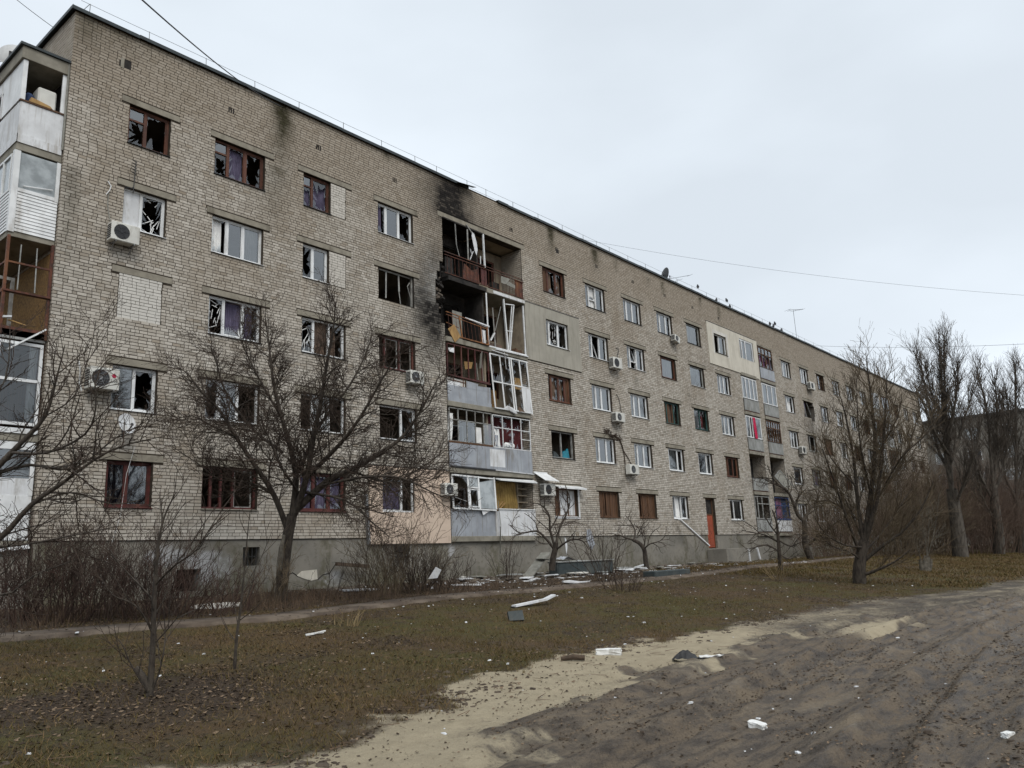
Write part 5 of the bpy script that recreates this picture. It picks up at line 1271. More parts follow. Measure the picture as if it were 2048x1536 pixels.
curtain(18.35, 19.95, z1_ + 1.1, z1_ + 2.4, .28, 81, .16, .05, .1).build("curtain", M['curtain_y'], bld)
shf = MB()
for zz in (1.2, 1.5, 1.8, 2.1): shf.box(20.05, 20.72, .25, .6, z1_ + zz, z1_ + zz + .03)
shf.box(20.02, 20.05, .25, .6, z1_ + .9, z1_ + 2.4).box(20.05, 20.75, .6, .62, z1_ + .9, z1_ + 2.4)
shf.build("shelf", M['log_int'], bld)
MB().bar((18.5, .1, z1_ + 1.1), (19.0, .15, z1_ + 1.45), .08, .03).bar((18.4, .12, z1_ + 1.15), (18.8, .1, z1_ + 1.5), .06, .03).build("broken_timber", M['board'], bld)
MB().prism([(18.2, -.06, z1_ + 2.44), (18.26, -.30, z1_ + 2.36), (20.84, -.28, z1_ + 2.34), (20.84, -.06, z1_ + 2.46)], (0, 0, .05)).build("canopy", M['white'], bld)
MB().bar((18.2, -.16, z1_ + 1.5), (18.26, -.22, z1_ + .4), .10, .02).bar((18.26, -.2, z1_ + .4), (18.2, -.16, z1_ - .75), .15, .01).build("hanging_strip", M['greyboard'], bld)

# canopies over the window and the air conditioner to the right
MB().prism([(22.35, -.02, 5.10), (22.30, -.38, 4.98), (24.55, -.38, 4.98), (24.5, -.02, 5.10)], (0, 0, .03)).box(22.3, 24.55, -.40, -.37, 4.93, 5.01).build("canopy", M['white'], bld)
MB().prism([(20.95, -.02, 5.62), (21.0, -.62, 5.22), (22.05, -.62, 5.20), (21.9, -.02, 5.62)], (0, 0, .025)).box(20.9, 21.9, -.06, -.02, 5.6, 5.68).build("canopy", M['white'], bld)
MB().box(24.29, 24.40, -.03, -.016, 3.6, 5.0).box(22.35, 24.40, -.031, -.017, 3.55, 3.63).build("white_trim", M['white_panel'], bld)

# ------------------------------------------------------------------ the other loggia bays further along
def small_bay(x0, x1, specs, seed):
    MB().box(x0, x1, 1.2, 1.35, 2.9, 16.6).build("loggia_back_wall", M['log_int'], bld)
    MB().box(x0 - .2, x0 - .001, .41, 1.3, 2.9, 16.6).build("loggia_side_wall", M['log_int'], bld)
    for k in range(1, 6):
        z = ZF(k)
        MB().cbox(x0 - .02, x1 + .02, -.10, 1.19, z - .16, z + .06, .01).build("loggia_slab", M['concrete'], bld)
        MB().box(x0 - .04, x1 + .04, -.05, -.01, z + 2.62, z + 2.72).build("loggia_beam", M['lintel'], bld)
        fr, lv, pm_ = specs[k]
        if pm_:
            pa = MB().box(x0 + .02, x1 - .02, -.07, -.03, z + .15, z + .97).build("parapet_panel", M[pm_], bld)
            MB().box(x0, x1, -.09, -.02, z + .972, z + 1.0).build("parapet_rail", M['darkmetal'], pa)
            MB().bar((x0, -.07, z + .10), (x1, -.07, z + .08), .03).build("parapet_rail", M['rust'], pa)
        if fr: window(x0 + .03, x1 - .03, z + 1.0, z + 2.56, fr, lv, seed + k, None, y=-.04)
small_bay(44.72, 47.22, {5: ('white', [(.25, 'gc'), (.5, 'gc'), (1, 'gc')], None), 4: ('white', [(.25, 'gc'), (.5, 'gc'), (.75, 'gc'), (1, 'gc')], 'slate_panel'),
    3: ('white', [(.25, 'gc'), (.42, 'gc'), (.62, 'gr'), (1, 'gc')], 'slate_panel'), 2: (None, None, 'slate_panel'), 1: ('grey', [(.2, 'g'), (.5, 'h'), (1, 'h')], 'slate_panel')}, 900)
small_bay(48.14, 50.72, {5: ('darkwood', [(.25, 'hp'), (.5, 'hp'), (.75, 'hm'), (1, 'hv')], 'blue_sheet'), 4: ('white', [(.35, 'gc'), (.68, 'g'), (1, 'gc')], 'slate_panel'),
    3: ('darkwood', [(.17, 'h'), (.34, 'h'), (.5, 'h'), (.67, 'h'), (.84, 'h'), (1, 'h')], 'slate_panel'), 2: (None, None, None), 1: (None, None, 'white_panel')}, 920)
small_bay(74.6, 77.1, {k: (('white', [(.35, 'gc'), (.7, 'g'), (1, 'gc')], 'slate_panel') if k % 2 else ('darkwood', [(.3, 'g'), (.6, 'k'), (1, 'k')], 'slate_panel')) for k in range(1, 6)}, 940)
small_bay(78.0, 80.5, {k: (('darkwood', [(.35, 'g'), (.7, 'g'), (1, 'g')], 'slate_panel') if k % 2 else ('white', [(.3, 'gc'), (.6, 'gc'), (1, 'g')], 'slate_panel')) for k in range(1, 6)}, 960)
zz = ZF(2)
MB().prism([(48.5, -.06, zz + 1.25), (49.4, -.12, zz + 1.75), (50.7, -.42, zz + .75), (49.8, -.38, zz + .2)], (0, .04, 0)).build("torn_parapet_sheet", M['greyboard'], bld)
MB().bar((48.5, -.08, zz + 1.25), (49.4, -.14, zz + 1.75), .05).bar((49.4, -.14, zz + 1.75), (51.2, -.5, zz + .4), .05).bar((48.5, -.08, zz + 1.25), (50.3, -.47, zz - .1), .05).build("torn_parapet_frame", M['slate_panel'], bld)
MB().box(48.2, 50.66, .9, 1.19, zz + .1, zz + 2.5).build("loggia_back_wall", M['burnt'], bld)  # dark slab before the back wall: the open loggia's shade put into colour
MB().box(44.8, 47.15, .9, 1.19, zz + .1, zz + 2.5).build("loggia_back_wall", M['burnt'], bld)  # same painted darkness for the open loggia to its left
zz = ZF(1)
bw = MB(); sash(bw, 48.17, 50.69, zz + .98, zz + 2.58, -.03, .04, .07); bw.box(48.2, 50.66, -.02, .03, zz + 1.95, zz + 2.02)
bw = bw.build("blue_frame", M['bluepaint'], bld)
curtain(48.25, 49.6, zz + 1.0, zz + 2.5, .15, 93, .15, .04).build("curtain", M['pink'], bw)
curtain(49.6, 50.6, zz + 1.0, zz + 2.5, .18, 94, .15, .04).build("curtain", M['navy'], bw)
MB().box(48.1, 50.76, -.1, -.02, zz + .95, zz + 1.06).build("blue_sill", M['bluepaint'], bw)
# red cloth hanging out of the third-storey loggia
z = ZF(3)
curtain(45.72, 46.15, z + 1.0, z + 2.5, -.1, 95, .2, .02, .12).build("hanging_cloth", M['curtain_r'], bld)
MB().box(47.30, 48.06, -.03, -.0145, 13.9, 16.85).build("pier_render", M['insul_white'], bld)

# ------------------------------------------------------------------ balconies on the left end wall
BX, BY0, BY1 = -1.20, 0.10, 5.2
for k in range(1, 6):
    z = ZF(k)
    sl = MB().cbox(BX, -.02, BY0, BY1, z - .22 - (.22 if k == 5 else 0), z - .02, .01).build("balcony_slab", M['concrete'], bld)
rf = MB().cbox(BX - .08, -.02, BY0 - .06, BY1, 16.34, 16.72, .01).build("balcony_roof", M['concrete'], bld)
MB().box(BX - .16, -.02, BY0 - .12, BY1 + .1, 16.722, 16.80).build("roof_felt", M['flash'], rf)
MB().tube([(-.04, .05, 16.8), (-.04, .05, 13.9)], .03, 6).build("corner_pipe", M['greyboard'], bld)
# storey 5: white parapet, open side, things stored inside
z = ZF(5)
p5 = MB().box(BX, -.06, BY0, BY0 + .03, z - .02, z + 1.06).box(BX, BX + .03, BY0 + .031, BY1, z - .02, z + 1.06).build("parapet_panel", M['white_panel'], bld)
MB().box(BX - .02, -.05, BY0 - .03, BY0 + .0, z - .22, z + .03).box(BX - .03, BX - .0, BY0 - .03, BY1, z - .22, z + .03).build("parapet_base", M['white_panel'], p5)
MB().box(BX - .03, -.04, BY0 - .03, BY0 + .07, z + 1.062, z + 1.11).build("parapet_rail", M['darkwood'], p5)
MB().box(BX - .02, BX + .10, BY0 - .01, BY0 + .10, z + 1.12, 16.33).box(-.16, -.05, BY0, BY0 + .05, z + 1.12, 16.33).box(BX - .02, BX + .03, BY0 + .101, 1.6, z + 1.12, 16.33).box(BX - .02, BX + .03, 1.6, BY1, 15.9, 16.33).build("balcony_post", M['white'], p5)
w5 = MB(); sash(w5, 0, 0.75, z + 1.15, 16.0, 0, .05, .05); w5 = w5.build("side_window", M['white'], p5)
w5.location = (BX - .03, 2.45, 0); w5.rotation_euler = (0, 0, math.radians(-90))
MB().cbox(-.74, -.24, .22, .7, z + .2, z + 1.78, .04).build("stored_fridge", M['acwhite'], p5)
MB().cbox(-1.08, -.78, .2, .6, z + .5, z + 1.5, .1).build("stored_bundle", M['navy'], p5)
MB().prism([(-1.0, .06, z + 1.11), (-.38, .06, z + 1.11), (-.45, .06, z + 1.18), (-.95, .06, z + 1.26)], (0, .3, 0)).build("stored_boards", M['board'], p5)
MB().box(BX + .05, -.03, 4.9, 5.1, z, 16.3).box(-.02, .0, .14, 5, z, 16.3).build("balcony_back", M['burnt'], p5)
# storey 4: white siding and glazing
z = ZF(4)
p4 = MB()
q = z - .06
while q < z + 1.12:
    p4.prism([(BX - .0, BY0 - .005, q), (BX, BY0 - .03, q), (BX, BY0 - .012, q + .098), (BX, BY0 - .0, q + .098)], (1.16, 0, 0))
    p4.prism([(BX - .005, BY0, q), (BX - .03, BY0, q), (BX - .012, BY0, q + .098), (BX, BY0, q + .098)], (0, 5.0, 0)); q += .10
p4 = p4.build("siding", M['white'], bld)
MB().box(BX - .04, BX + .12, BY0 - .045, BY0 + .08, z - .1, z + 2.32).box(-.13, -.03, BY0 - .03, BY0 + .05, z + 1.1, z + 2.32).box(BX + .12, -.13, BY0 - .04, BY0 + .05, z + 1.12, z + 1.22).build("balcony_frame", M['white'], p4)
MB().box(BX + .12, -.13, BY0, BY0 + .01, z + 1.22, z + 2.3).build("frosted_pane", M['frost'], p4)
w5 = MB(); sash(w5, 0, 1.3, z + 1.15, z + 2.3, 0, .06, .07); w5.box(.62, .7, 0.001, .059, z + 1.22, z + 2.23); w5 = w5.build("side_window", M['white'], p4)
w5.location = (BX - .03, 1.6, 0); w5.rotation_euler = (0, 0, math.radians(-90))
MB().box(BX + .01, BX + .02, .3, BY1, z + 1.1, z + 2.3).build("frosted_pane", M['frost'], p4)
MB().bar((BX + .25, BY0 - .05, z + 1.3), (-.2, BY0 - .06, z + 1.42), .025).build("hanging_strip", M['white'], p4)
# storey 3: brown steel frame, bare, strand board inside
z = ZF(3)
fr = MB()
for x in (BX + .03, -.06): fr.bar((x, BY0, z - .2), (x, BY0, z + 2.6), .07)
fr.bar((BX, BY0, z + 1.02), (-.03, BY0, z + 1.02), .16, .05, up=(0, 0, 1)).bar((BX, BY0, z + 1.85), (-.03, BY0, z + 1.85), .05).bar((BX, BY0, z + .0), (-.03, BY0, z + .0), .08)
for y_ in (1.3, 2.6, 3.9): fr.bar((BX + .03, y_, z), (BX + .03, y_, z + 2.4), .06)
fr.bar((BX + .03, BY0, z + 1.02), (BX + .03, BY1, z + 1.02), .1).bar((BX + .03, BY0, z + 1.85), (BX + .03, BY1, z + 1.85), .05).bar((BX + .03, BY0, z), (BX + .03, BY1, z), .1)
fr = fr.build("balcony_frame", M['rust'], bld)
MB().bar((-.85, BY0, z + 1.1), (-.85, BY0, z + 2.4), .025).bar((-.42, BY0, z + 1.1), (-.45, BY0, z + 2.4), .025).build("glazing_bar", M['grey'], fr)
MB().box(-.06, -.02, .2, 5, z, z + 2.4).box(-1.1, -.07, 4.9, 4.95, z, z + 2.3).build("strand_board", M['osb'], fr)
dw = MB(); sash(dw, -1.12, -.62, z + .05, z + 1.75, 1.1, 1.16, .09); dw.build("leaning_door", M['grey'], fr)
MB().bar((-1.0, .1, z + .22), (-.55, .12, z + .14), .06, .03).build("broken_board", M['board'], fr)
MB().bar((-.95, .05, z + .3), (-1.15, .05, z + .26), .12, .05).build("hanging_scrap", M['paper'], fr)
MB().bar((-.98, .02, z - .62), (-.12, -.05, z + .06), .17, .04).build("fallen_sill", M['white'], fr)
MB().box(BX + .01, -.05, BY0, BY0 + .02, z - .28, z - .03).build("slab_edge", M['slate_panel'], fr)
# storey 2: white two-part glazing
z = ZF(2)
w2 = MB(); sash(w2, BX, -.08, z + .20, z + 2.46, BY0 - .02, BY0 + .05, .08); w2.box(BX + .08, -.16, BY0 - .019, BY0 + .049, z + 1.38, z + 1.46); w2.box(BX - .02, -.06, BY0 - .04, BY0 + .05, z - .02, z + .12)
w2 = w2.build("balcony_glazing", M['white'], bld)
MB().poly([(BX + .08, BY0 + .02, z + 1.46), (-.16, BY0 + .02, z + 1.46), (-.16, BY0 + .02, z + 2.38), (BX + .08, BY0 + .02, z + 2.38)]).build("pane", M['shard'], w2)
MB().poly([(BX + .08, BY0 + .02, z + .28), (-.16, BY0 + .02, z + .28), (-.16, BY0 + .02, z + 1.38), (BX + .08, BY0 + .02, z + 1.38)]).build("pane", M['shard'], w2)
curtain(-.34, -.14, z + .3, z + 2.4, .3, 97, .08, .03).build("curtain", M['curtain_w'], w2)
MB().box(-.02, .0, .2, 5, z, z + 2.5).box(-1.1, -.03, 3.0, 3.1, z, z + 2.5).build("balcony_back", M['darkwood'], w2)
MB().box(BX, BX + .05, .2, BY1, z, z + 2.4).build("side_panel", M['white'], w2)
# storey 1: white panelled
z = ZF(1)
w1 = MB().box(BX, -.07, BY0 - .01, BY0 + .03, z + .0, z + 1.15).box(BX, -.07, BY0 - .04, BY0 + .04, z + 2.35, z + 2.55).box(-.16, -.06, BY0 - .02, BY0 + .04, z + 1.15, z + 2.35).box(BX - .02, BX + .05, BY0, BY1, z, z + 2.5).build("balcony_panel", M['white'], bld)
MB().box(BX + .05, -.16, BY0 + .01, BY0 + .016, z + 1.15, z + 1.6).build("frosted_pane", M['white_panel'], w1)
MB().poly([(BX + .05, BY0 + .012, z + 1.6), (-.16, BY0 + .012, z + 1.6), (-.16, BY0 + .012, z + 2.35), (BX + .05, BY0 + .012, z + 2.35)]).build("pane", M['glass'], w1)
MB().box(-.02, .0, .2, 5, z, z + 2.5).box(-1.1, -.03, 2.5, 2.6, z, z + 2.5).build("balcony_back", M['greyboard'], w1)
MB().prism([(BX - .1, BY0 - .1, z - .33), (-.04, BY0 - .1, z - .22), (-.04, BY0 + .1, z - .06), (BX - .1, BY0 + .1, z - .10)], (0, 0, .03)).build("broken_step", M['paper'], w1)
MB().box(BX, -.02, BY0 + .05, BY1, .5, z - .24).build("balcony_plinth", M['plinth'], bld)

# ------------------------------------------------------------------ things fixed to the house
def ac_unit(x, z, w, h, label, depth=0.30, fan='dark', rot=0.0, logo=False, gap=0.10, side_grille=True, tilt=0.0, mt='acwhite'):
    """wall air conditioner: casing, fan opening with guard, side louvres, brackets"""
    root = empty("air_conditioner", (x, -gap, z), label, "air conditioner", "air conditioners on the facade", rot=(0, tilt, rot))
    MB().cbox(-w / 2, w / 2, -depth, 0, 0, h, .02).build("casing", M[mt], root)
    fx, r = -w * 0.14, h * 0.40
    MB().disc((fx, -depth - .004, h * .5), r, n=24).build("fan_opening", M['acdark'], root)
    gd = MB()
    for k in range(1, 5): gd.disc((fx, -depth - .012, h * .5), r * k / 4.2, n=24, r2=r * k / 4.2 - .006)
    for k in range(6): gd.bar((fx, -depth - .012, h * .5), (fx + r * math.cos(k * 1.047), -depth - .012, h * .5 + r * math.sin(k * 1.047)), .008, .004, up=(0, 1, 0))
    gd.disc((fx, -depth - .016, h * .5), r * .2, n=12)
    gd.build("fan_guard", M['steel'] if fan != 'dark' else M['acdark'], root)
    if side_grille:
        sg = MB()
        for k in range(7): sg.box(-w / 2 - .006, -w / 2 - .001, -depth + .03, -.03, h * (.12 + .11 * k), h * (.12 + .11 * k) + h * .07)
        sg.build("side_louvres", M['acdark'], root)
    br = MB()
    for s in (-1, 1): br.bar((s * w * .32, gap, -.015), (s * w * .32, -depth, -.015), .03, .03).bar((s * w * .32, gap, -.22), (s * w * .32, -depth * .8, -.02), .02, .02)
    br.build("bracket", M['steel'], root)
    if logo:
        MB().disc((w * .30, -depth - .003, h * .66), h * .10, n=18).build("logo_disc", M['red'], root)
        for s_, z_ in (("LG", h * .34),):
            cu = bpy.data.curves.new("logo_text", 'FONT'); cu.body = s_; cu.size = h * .24; cu.align_x = 'CENTER'; cu.extrude = .001
            tmp = bpy.data.objects.new("logo_text", cu); COL.objects.link(tmp)
            me = bpy.data.meshes.new_from_object(tmp); bpy.data.objects.remove(tmp)
            me.materials.clear(); me.materials.append(M['greyprint'])
            o = bpy.data.objects.new("logo_text", me); COL.objects.link(o); o.parent = root
            o.location = (w * .30, -depth - .004, z_); o.rotation_euler = (math.radians(90), 0, 0)
    return root
ac_unit(1.72, 11.42, .84, .58, "cream air conditioner with dark fan left of the white-blinded fourth-floor window", logo=False)
ac_unit(1.38, 6.90, .82, .62, "large air conditioner with red round logo left of a second-floor window", logo=True, depth=.34, mt='acwhite', fan='steel')
ac_unit(13.40, 8.74, .74, .52, "air conditioner below the corner of the dark red third-floor window by the burnt bay", fan='steel')
ac_unit(15.15, 4.36, .74, .50, "air conditioner on the edge of the peach rendered panel", fan='steel')
ac_unit(21.62, 4.56, .84, .56, "air conditioner sheltered by a small white canopy right of the burnt bay", fan='dark')
ac_unit(28.25, 11.66, .88, .60, "air conditioner with a black cable above it between fourth-floor windows", fan='dark')
ac_unit(28.12, 8.70, .88, .50, "air conditioner between two white third-floor windows", fan='steel')
ac_unit(29.12, 5.94, .90, .52, "air conditioner below the dry climbing stems at second-floor level", fan='steel', side_grille=False)
ac_unit(57.75, 14.42, 1.0, .62, "far air conditioner under the fifth-floor window beyond the second loggia bay", fan='dark')
ac_unit(54.15, 8.82, .95, .58, "far air conditioner under the third-floor window beyond the second loggia bay", fan='dark')
ac_unit(35.2, 14.42, .62, .42, "small broken air conditioner hanging askew below a violet-curtained window", fan='steel', tilt=.25)

def cable(name, pts, r, label, cat="cable", matl='cable'):
    o = MB().tube([tuple(p) for p in pts], r, 5).build(name, M[matl])
    return tag(o, label, cat)
cable("cable", [(28.75, -.03, 12.95), (28.9, -.05, 13.0), (28.95, -.05, 12.85), (28.75, -.06, 12.5), (28.7, -.12, 12.25)], .018, "black cable hooked over the air conditioner between fourth-floor windows")
cable("cable", [(28.45, -.03, 10.3), (28.6, -.05, 10.1), (28.7, -.05, 9.7), (28.65, -.12, 9.2)], .016, "black cable running down to the third-floor air conditioner")
cable("cable", [(1.30, -.03, 13.0), (1.28, -.04, 12.6), (1.36, -.05, 12.2), (1.45, -.08, 12.0)], .014, "pale cable hanging above the fourth-floor air conditioner", matl='greyboard')
cable("cable", [(1.25, -.03, 13.35), (1.34, -.07, 13.2), (1.30, -.08, 13.05), (1.22, -.05, 12.9)], .014, "short twisted white cable stub on the brick below the top floor", matl='white')
cable("cable", [(.80, -.04, 7.7), (.86, -.05, 7.4), (.84, -.06, 7.1), (.92, -.08, 6.85)], .02, "white hose beside the air conditioner with the red logo", matl='white')
cable("cable", [(2.5, -.06, 5.4), (2.3, -.07, 4.6), (2.2, -.06, 3.4), (1.95, -.05, 2.4), (1.8, -.08, 1.4)], .005, "thin white wire hanging down the wall under the satellite dish", matl='white')

def dish(loc, r, yaw, pitch, label, matl='dish', mast=None):
    root = empty("satellite_dish", loc, label, "satellite dish", rot=(0, 0, yaw))
    n, m = 22, 5
    vs, fs = [], []
    for j in range(m + 1):
        rr = r * j / m
        for i in range(n):
            a = 6.2832 * i / n
            x, zz = rr * math.cos(a), rr * 1.1 * math.sin(a); y = -(r * .42) * (rr / r) ** 2 * .55
            vs.append((x, y * math.cos(pitch) - zz * math.sin(pitch), zz * math.cos(pitch) + y * math.sin(pitch)))
    for j in range(m):
        for i in range(n): fs.append((j * n + i, j * n + (i + 1) % n, (j + 1) * n + (i + 1) % n, (j + 1) * n + i))
    MB().add(vs, fs).build("bowl", M[matl], root, smooth=True)
    tip = (0, -r * 1.05, -r * .25)
    MB().bar((0, .0, -r * 1.0), tip, .025).build("feed_arm", M['darkmetal'], root)
    MB().tube([tip, (0, -r * .95, -r * .05)], .035, 8).build("receiver", M['darkmetal'], root)
    MB().bar((0, .0, 0), (0, r * .45, -.1), .05).bar((0, r * .45, -.1), (0, r * .45, -r * 1.3), .04).build("mount", M['darkmetal'], root)
    return root
dish((2.07, -.36, 5.98), .28, math.radians(12), math.radians(-14), "pale satellite dish on the brick wall between first and second floor windows", matl='white_panel')
dish((-.85, 2.6, 17.95), .42, math.radians(150), math.radians(15), "grey satellite dish above the top left balcony")
dish((36.0, .6, 19.25), .48, math.radians(62), math.radians(10), "satellite dish on the roof edge seen side-on", matl='darkmetal')

def antenna(loc, h, boom, n, yaw, label, tiltz=.0):
    root = empty("tv_antenna", loc, label, "antenna", rot=(0, 0, yaw))
    MB().tube([(0, 0, -.3), (0, 0, h)], .016, 6).build("mast", M['darkmetal'], root)
    MB().bar((-boom * .35, 0, h - .05), (boom * .65, 0, h - .05 + tiltz), .02).build("boom", M['darkmetal'], root)
    for i in range(n):
        tt = i / (n - 1); x = -boom * .35 + boom * tt; zz = h - .05 + tiltz * max(0, (tt - .35) / .65)
        MB().bar((x, -.35 + .12 * tt, zz), (x, .35 - .12 * tt, zz), .012).build("element", M['darkmetal'], root)
    return root
antenna((37.4, .5, Z_ROOF), .55, 2.4, 3, math.radians(-10), "low tilted rod antenna on the roof right of the roof dish", .75)
antenna((57.9, .5, Z_ROOF), 2.9, 1.9, 7, math.radians(-20), "tall comb-shaped television antenna on the far roof edge", .3)
root = empty("wall_antenna", (1.96, -.16, 13.3), "narrow television antenna on a pole above the fourth-floor corner window", "antenna")
MB().tube([(0, 0, -.15), (0.03, 0, .95)], .014, 6).bar((0, .16, .05), (0, 0, .05), .02).bar((0, 0, .02), (-.3, -.1, -.08), .015).build("mast", M['darkmetal'], root)
for k in range(5): MB().bar((-.10, -.06, .50 + k * .10), (.08, .05, .52 + k * .10), .026, .012).build("element", M['darkmetal'], root)

# dry climber over a second-floor window
rg = random.Random(5); mb = MB()
for k in range(70):
    x = 27.0 + 1.5 * rg.random(); z = 8.12 - .22 * (x - 27) + rg.uniform(-.14, .16)
    mb.tube([(x, -.04, z), (x + rg.uniform(-.2, .2), -.07, z + rg.uniform(-.12, .12)), (x + rg.uniform(-.3, .3), -.06, z + rg.uniform(-.2, .2))], .012, 3, False)
mb.tube([(28.4, -.04, 7.85), (28.6, -.05, 7.5), (28.72, -.05, 7.1), (28.75, -.05, 6.5), (28.85, -.08, 6.45)], .028, 5)
mb.tube([(28.7, -.05, 7.2), (29.1, -.05, 6.85), (29.45, -.05, 6.45), (29.75, -.06, 6.1)], .024, 5)
mb.tube([(27.9, -.04, 8.0), (28.4, -.06, 7.8), (28.65, -.05, 7.3)], .03, 5)
tag(mb.build("dry_climber", M['ivy']), "tangle of dry climbing stems above a second-floor window", "plant")

# ------------------------------------------------------------------ overhead wires
def wire(p, q, sag, r, label):
    p, q = Vector(p), Vector(q); pts = []
    for i in range(25):
        t_ = i / 24; v = p.lerp(q, t_); v.z -= sag * 4 * t_ * (1 - t_); pts.append(v)
    return tag(MB().tube(pts, r, 5).build("overhead_wire", M['cable']), label, "wire", "overhead wires")
wire((7.6, .4, 18.75), (-5.059, -14.967, 8.516), .25, .012, "thick black wire dropping to the roof from the top left of the sky")
wire((26.4, .4, 18.9), (45.209, -26.709, 12.485), .8, .006, "thin wire crossing the sky from the roof to the right edge")
wire((61.0, .3, 18.9), (45.361, -26.514, 11.393), .5, .010, "wire running from the far roof over the poplar tops")
wire((1.0, 2.0, 18.75), (-1.663, 3.695, 21.122), .1, .010, "thin wire from the roof corner to the top left edge")
wire((-.9, 3.2, 17.9), (-4.885, 0.358, 14.199), .1, .010, "thin wire behind the top left balcony")
wire((-0.350, 2.500, 16.360), (-4.736, 2.517, 16.656), .05, .016, "black wire slanting across the top left balcony")

# ------------------------------------------------------------------ crows on the roof edge
def crow(loc, yaw, s, label, lean=0.0):
    root = empty("crow", loc, label, "bird", "crows on the roof edge", rot=(0, 0, yaw))
    sec = [(.27, .21, .004), (.235, .215, .014), (.215, .22, .03), (.18, .225, .042), (.145, .215, .045), (.11, .185, .05), (.06, .15, .07), (0, .12, .085), (-.07, .10, .078), (-.13, .085, .055), (-.19, .065, .035), (-.27, .04, .03), (-.34, .02, .024)]
    n = 10; vs = []; fs = []
    for (x, z, r) in sec:
        for i in range(n):
            a = 6.2832 * i / n
            vs.append((x * s, r * s * math.cos(a), (z + lean * x + r * (1 if x > -.15 else .45) * math.sin(a)) * s))
    for j in range(len(sec) - 1):
        for i in range(n): fs.append((j * n + i, j * n + (i + 1) % n, (j + 1) * n + (i + 1) % n, (j + 1) * n + i))
    fs.append(tuple(range(n))); fs.append(tuple(range((len(sec) - 1) * n, len(sec) * n))[::-1])
    mb = MB().add(vs, fs)
    for q in (-1, 1): mb.tube([(-.01 * s, q * .03 * s, .07 * s), (.0, q * .035 * s, .0), (.05 * s, q * .035 * s, .0)], .006 * s, 4)
    mb.build("body", M['crow'], root, smooth=True)
    return root
RT = Z_ROOF + .045
for x, zz, yaw, lab in ((40.2, Z_ROOF + .64, .5, "crow perched on the guard rail, leftmost of the roof crows"), (42.2, RT, .3, "crow on the roof flashing just right of the leftmost crow"), (44.55, Z_ROOF + .64, .6, "crow perched on the guard rail above another crow"), (44.3, RT, .4, "crow on the flashing directly below a perched crow"),
                        (51.3, RT + .1, .4, "crow at the left end of the far group of four"), (51.95, RT + .05, .2, "second crow from the left in the far group of four"), (53.1, Z_ROOF + .6, .5, "crow highest in the far group of four"), (53.5, RT, .3, "crow at the right end of the far group of four")):
    crow((x, .35 if zz > Z_ROOF + .3 else .05, zz), yaw, 1.15, lab, lean=.35)

# ------------------------------------------------------------------ debris lying about
def chunk(loc2, sx, sy, sz, yaw, label, name="foam_chunk", matl='foam', cat="debris", seed=0, z=0.0, rot=(0, 0)):
    r = random.Random(seed)
    x, y = loc2[:2]
    root_z = gz(x, y) + z
    bm = bmesh.new()
    bmesh.ops.create_cube(bm, size=1.0)
    bmesh.ops.subdivide_edges(bm, edges=bm.edges[:], cuts=3, use_grid_fill=True)
    for v in bm.verts:
        d = v.co.copy()
        f = 1 - .18 * max(0, d.length - .55)
        v.co = Vector((d.x * f * sx, d.y * f * sy, (d.z + .5) * sz * (f if d.z > 0 else 1)))
        v.co += Vector((r.uniform(-1, 1) * sx, r.uniform(-1, 1) * sy, r.uniform(-.6, .6) * sz)) * .045
    me = bpy.data.meshes.new(name); bm.to_mesh(me); bm.free(); me.materials.append(M[matl])
    o = bpy.data.objects.new(name, me); COL.objects.link(o)
    o.location = (x, y, root_z - .01); o.rotation_euler = (rot[0], rot[1], yaw)
    return tag(o, label, cat)
def slab(pts, thick, label, name, matl, cat="debris", parent=None):
    n = (Vector(pts[1]) - Vector(pts[0])).cross(Vector(pts[2]) - Vector(pts[0])).normalized() * thick
    o = MB().prism(pts, n).build(name, M[matl], parent)
    return tag(o, label, cat)
chunk((3.308, -15.595), .41, .20, .10, -.95, "long white foam block at the edge of the sand", seed=1)
chunk((-0.436, -19.788), .16, .09, .06, -1.6, "angular white foam lump on the mud, nearest the bottom centre", seed=2, rot=(.1, .15))
chunk((-0.090, -19.237), .06, .05, .04, .4, "tiny white foam crumb left of the angular lump", seed=3)
chunk((0.107, -21.767), .10, .07, .05, -.4, "white foam lump at the bottom right corner", seed=4)
chunk((2.569, -19.722), .05, .03, .02, -.4, "small white chip on the churned mud", seed=5, matl='paper')
p = (2.282, -15.398); q = (2.518, -15.682)
tag(MB().tube([(p[0], p[1], gz(*p[:2]) + .03), ((p[0] + q[0]) / 2, (p[1] + q[1]) / 2, gz(*p[:2]) + .05), (q[0], q[1], gz(*q[:2]) + .05)], [.03, .045, .042], 9).build("log", M['log'], smooth=False), "short brown log half buried at the grass edge", "log")
chunk((-1.229, -20.493), .07, .03, .02, .8, "small white chip near the bottom edge of the mud", seed=7, matl='paper')
# black felt torn off the roof with a white flap
p = (3.499, -16.647); q = (3.934, -17.315)
root = empty("torn_felt", (p[0], p[1], gz(*p[:2])), "crumpled black roofing felt with a white flap on the sand", "debris")
d = Vector((q[0] - p[0], q[1] - p[1], 0)); dn = d.normalized(); sd_ = Vector((-dn.y, dn.x, 0))
rr = random.Random(3); bm_f = MB(); vs = []; NN = 14
for i in range(NN + 1):
    for j in range(5):
        t_ = i / NN * .62; hgt = .13 * math.sin(math.pi * min(1, t_ / .5)) * math.sin(math.pi * j / 4) + rr.uniform(-.015, .02)
        vs.append(tuple(d * t_ + sd_ * (.11 * (j - 2) / 2 + rr.uniform(-.015, .015)) + Vector((0, 0, max(.005, hgt + .02)))))
bm_f.add(vs, [(i * 5 + j, i * 5 + j + 1, (i + 1) * 5 + j + 1, (i + 1) * 5 + j) for i in range(NN) for j in range(4)])
bm_f.build("felt", M['tar'], root)
vs = []
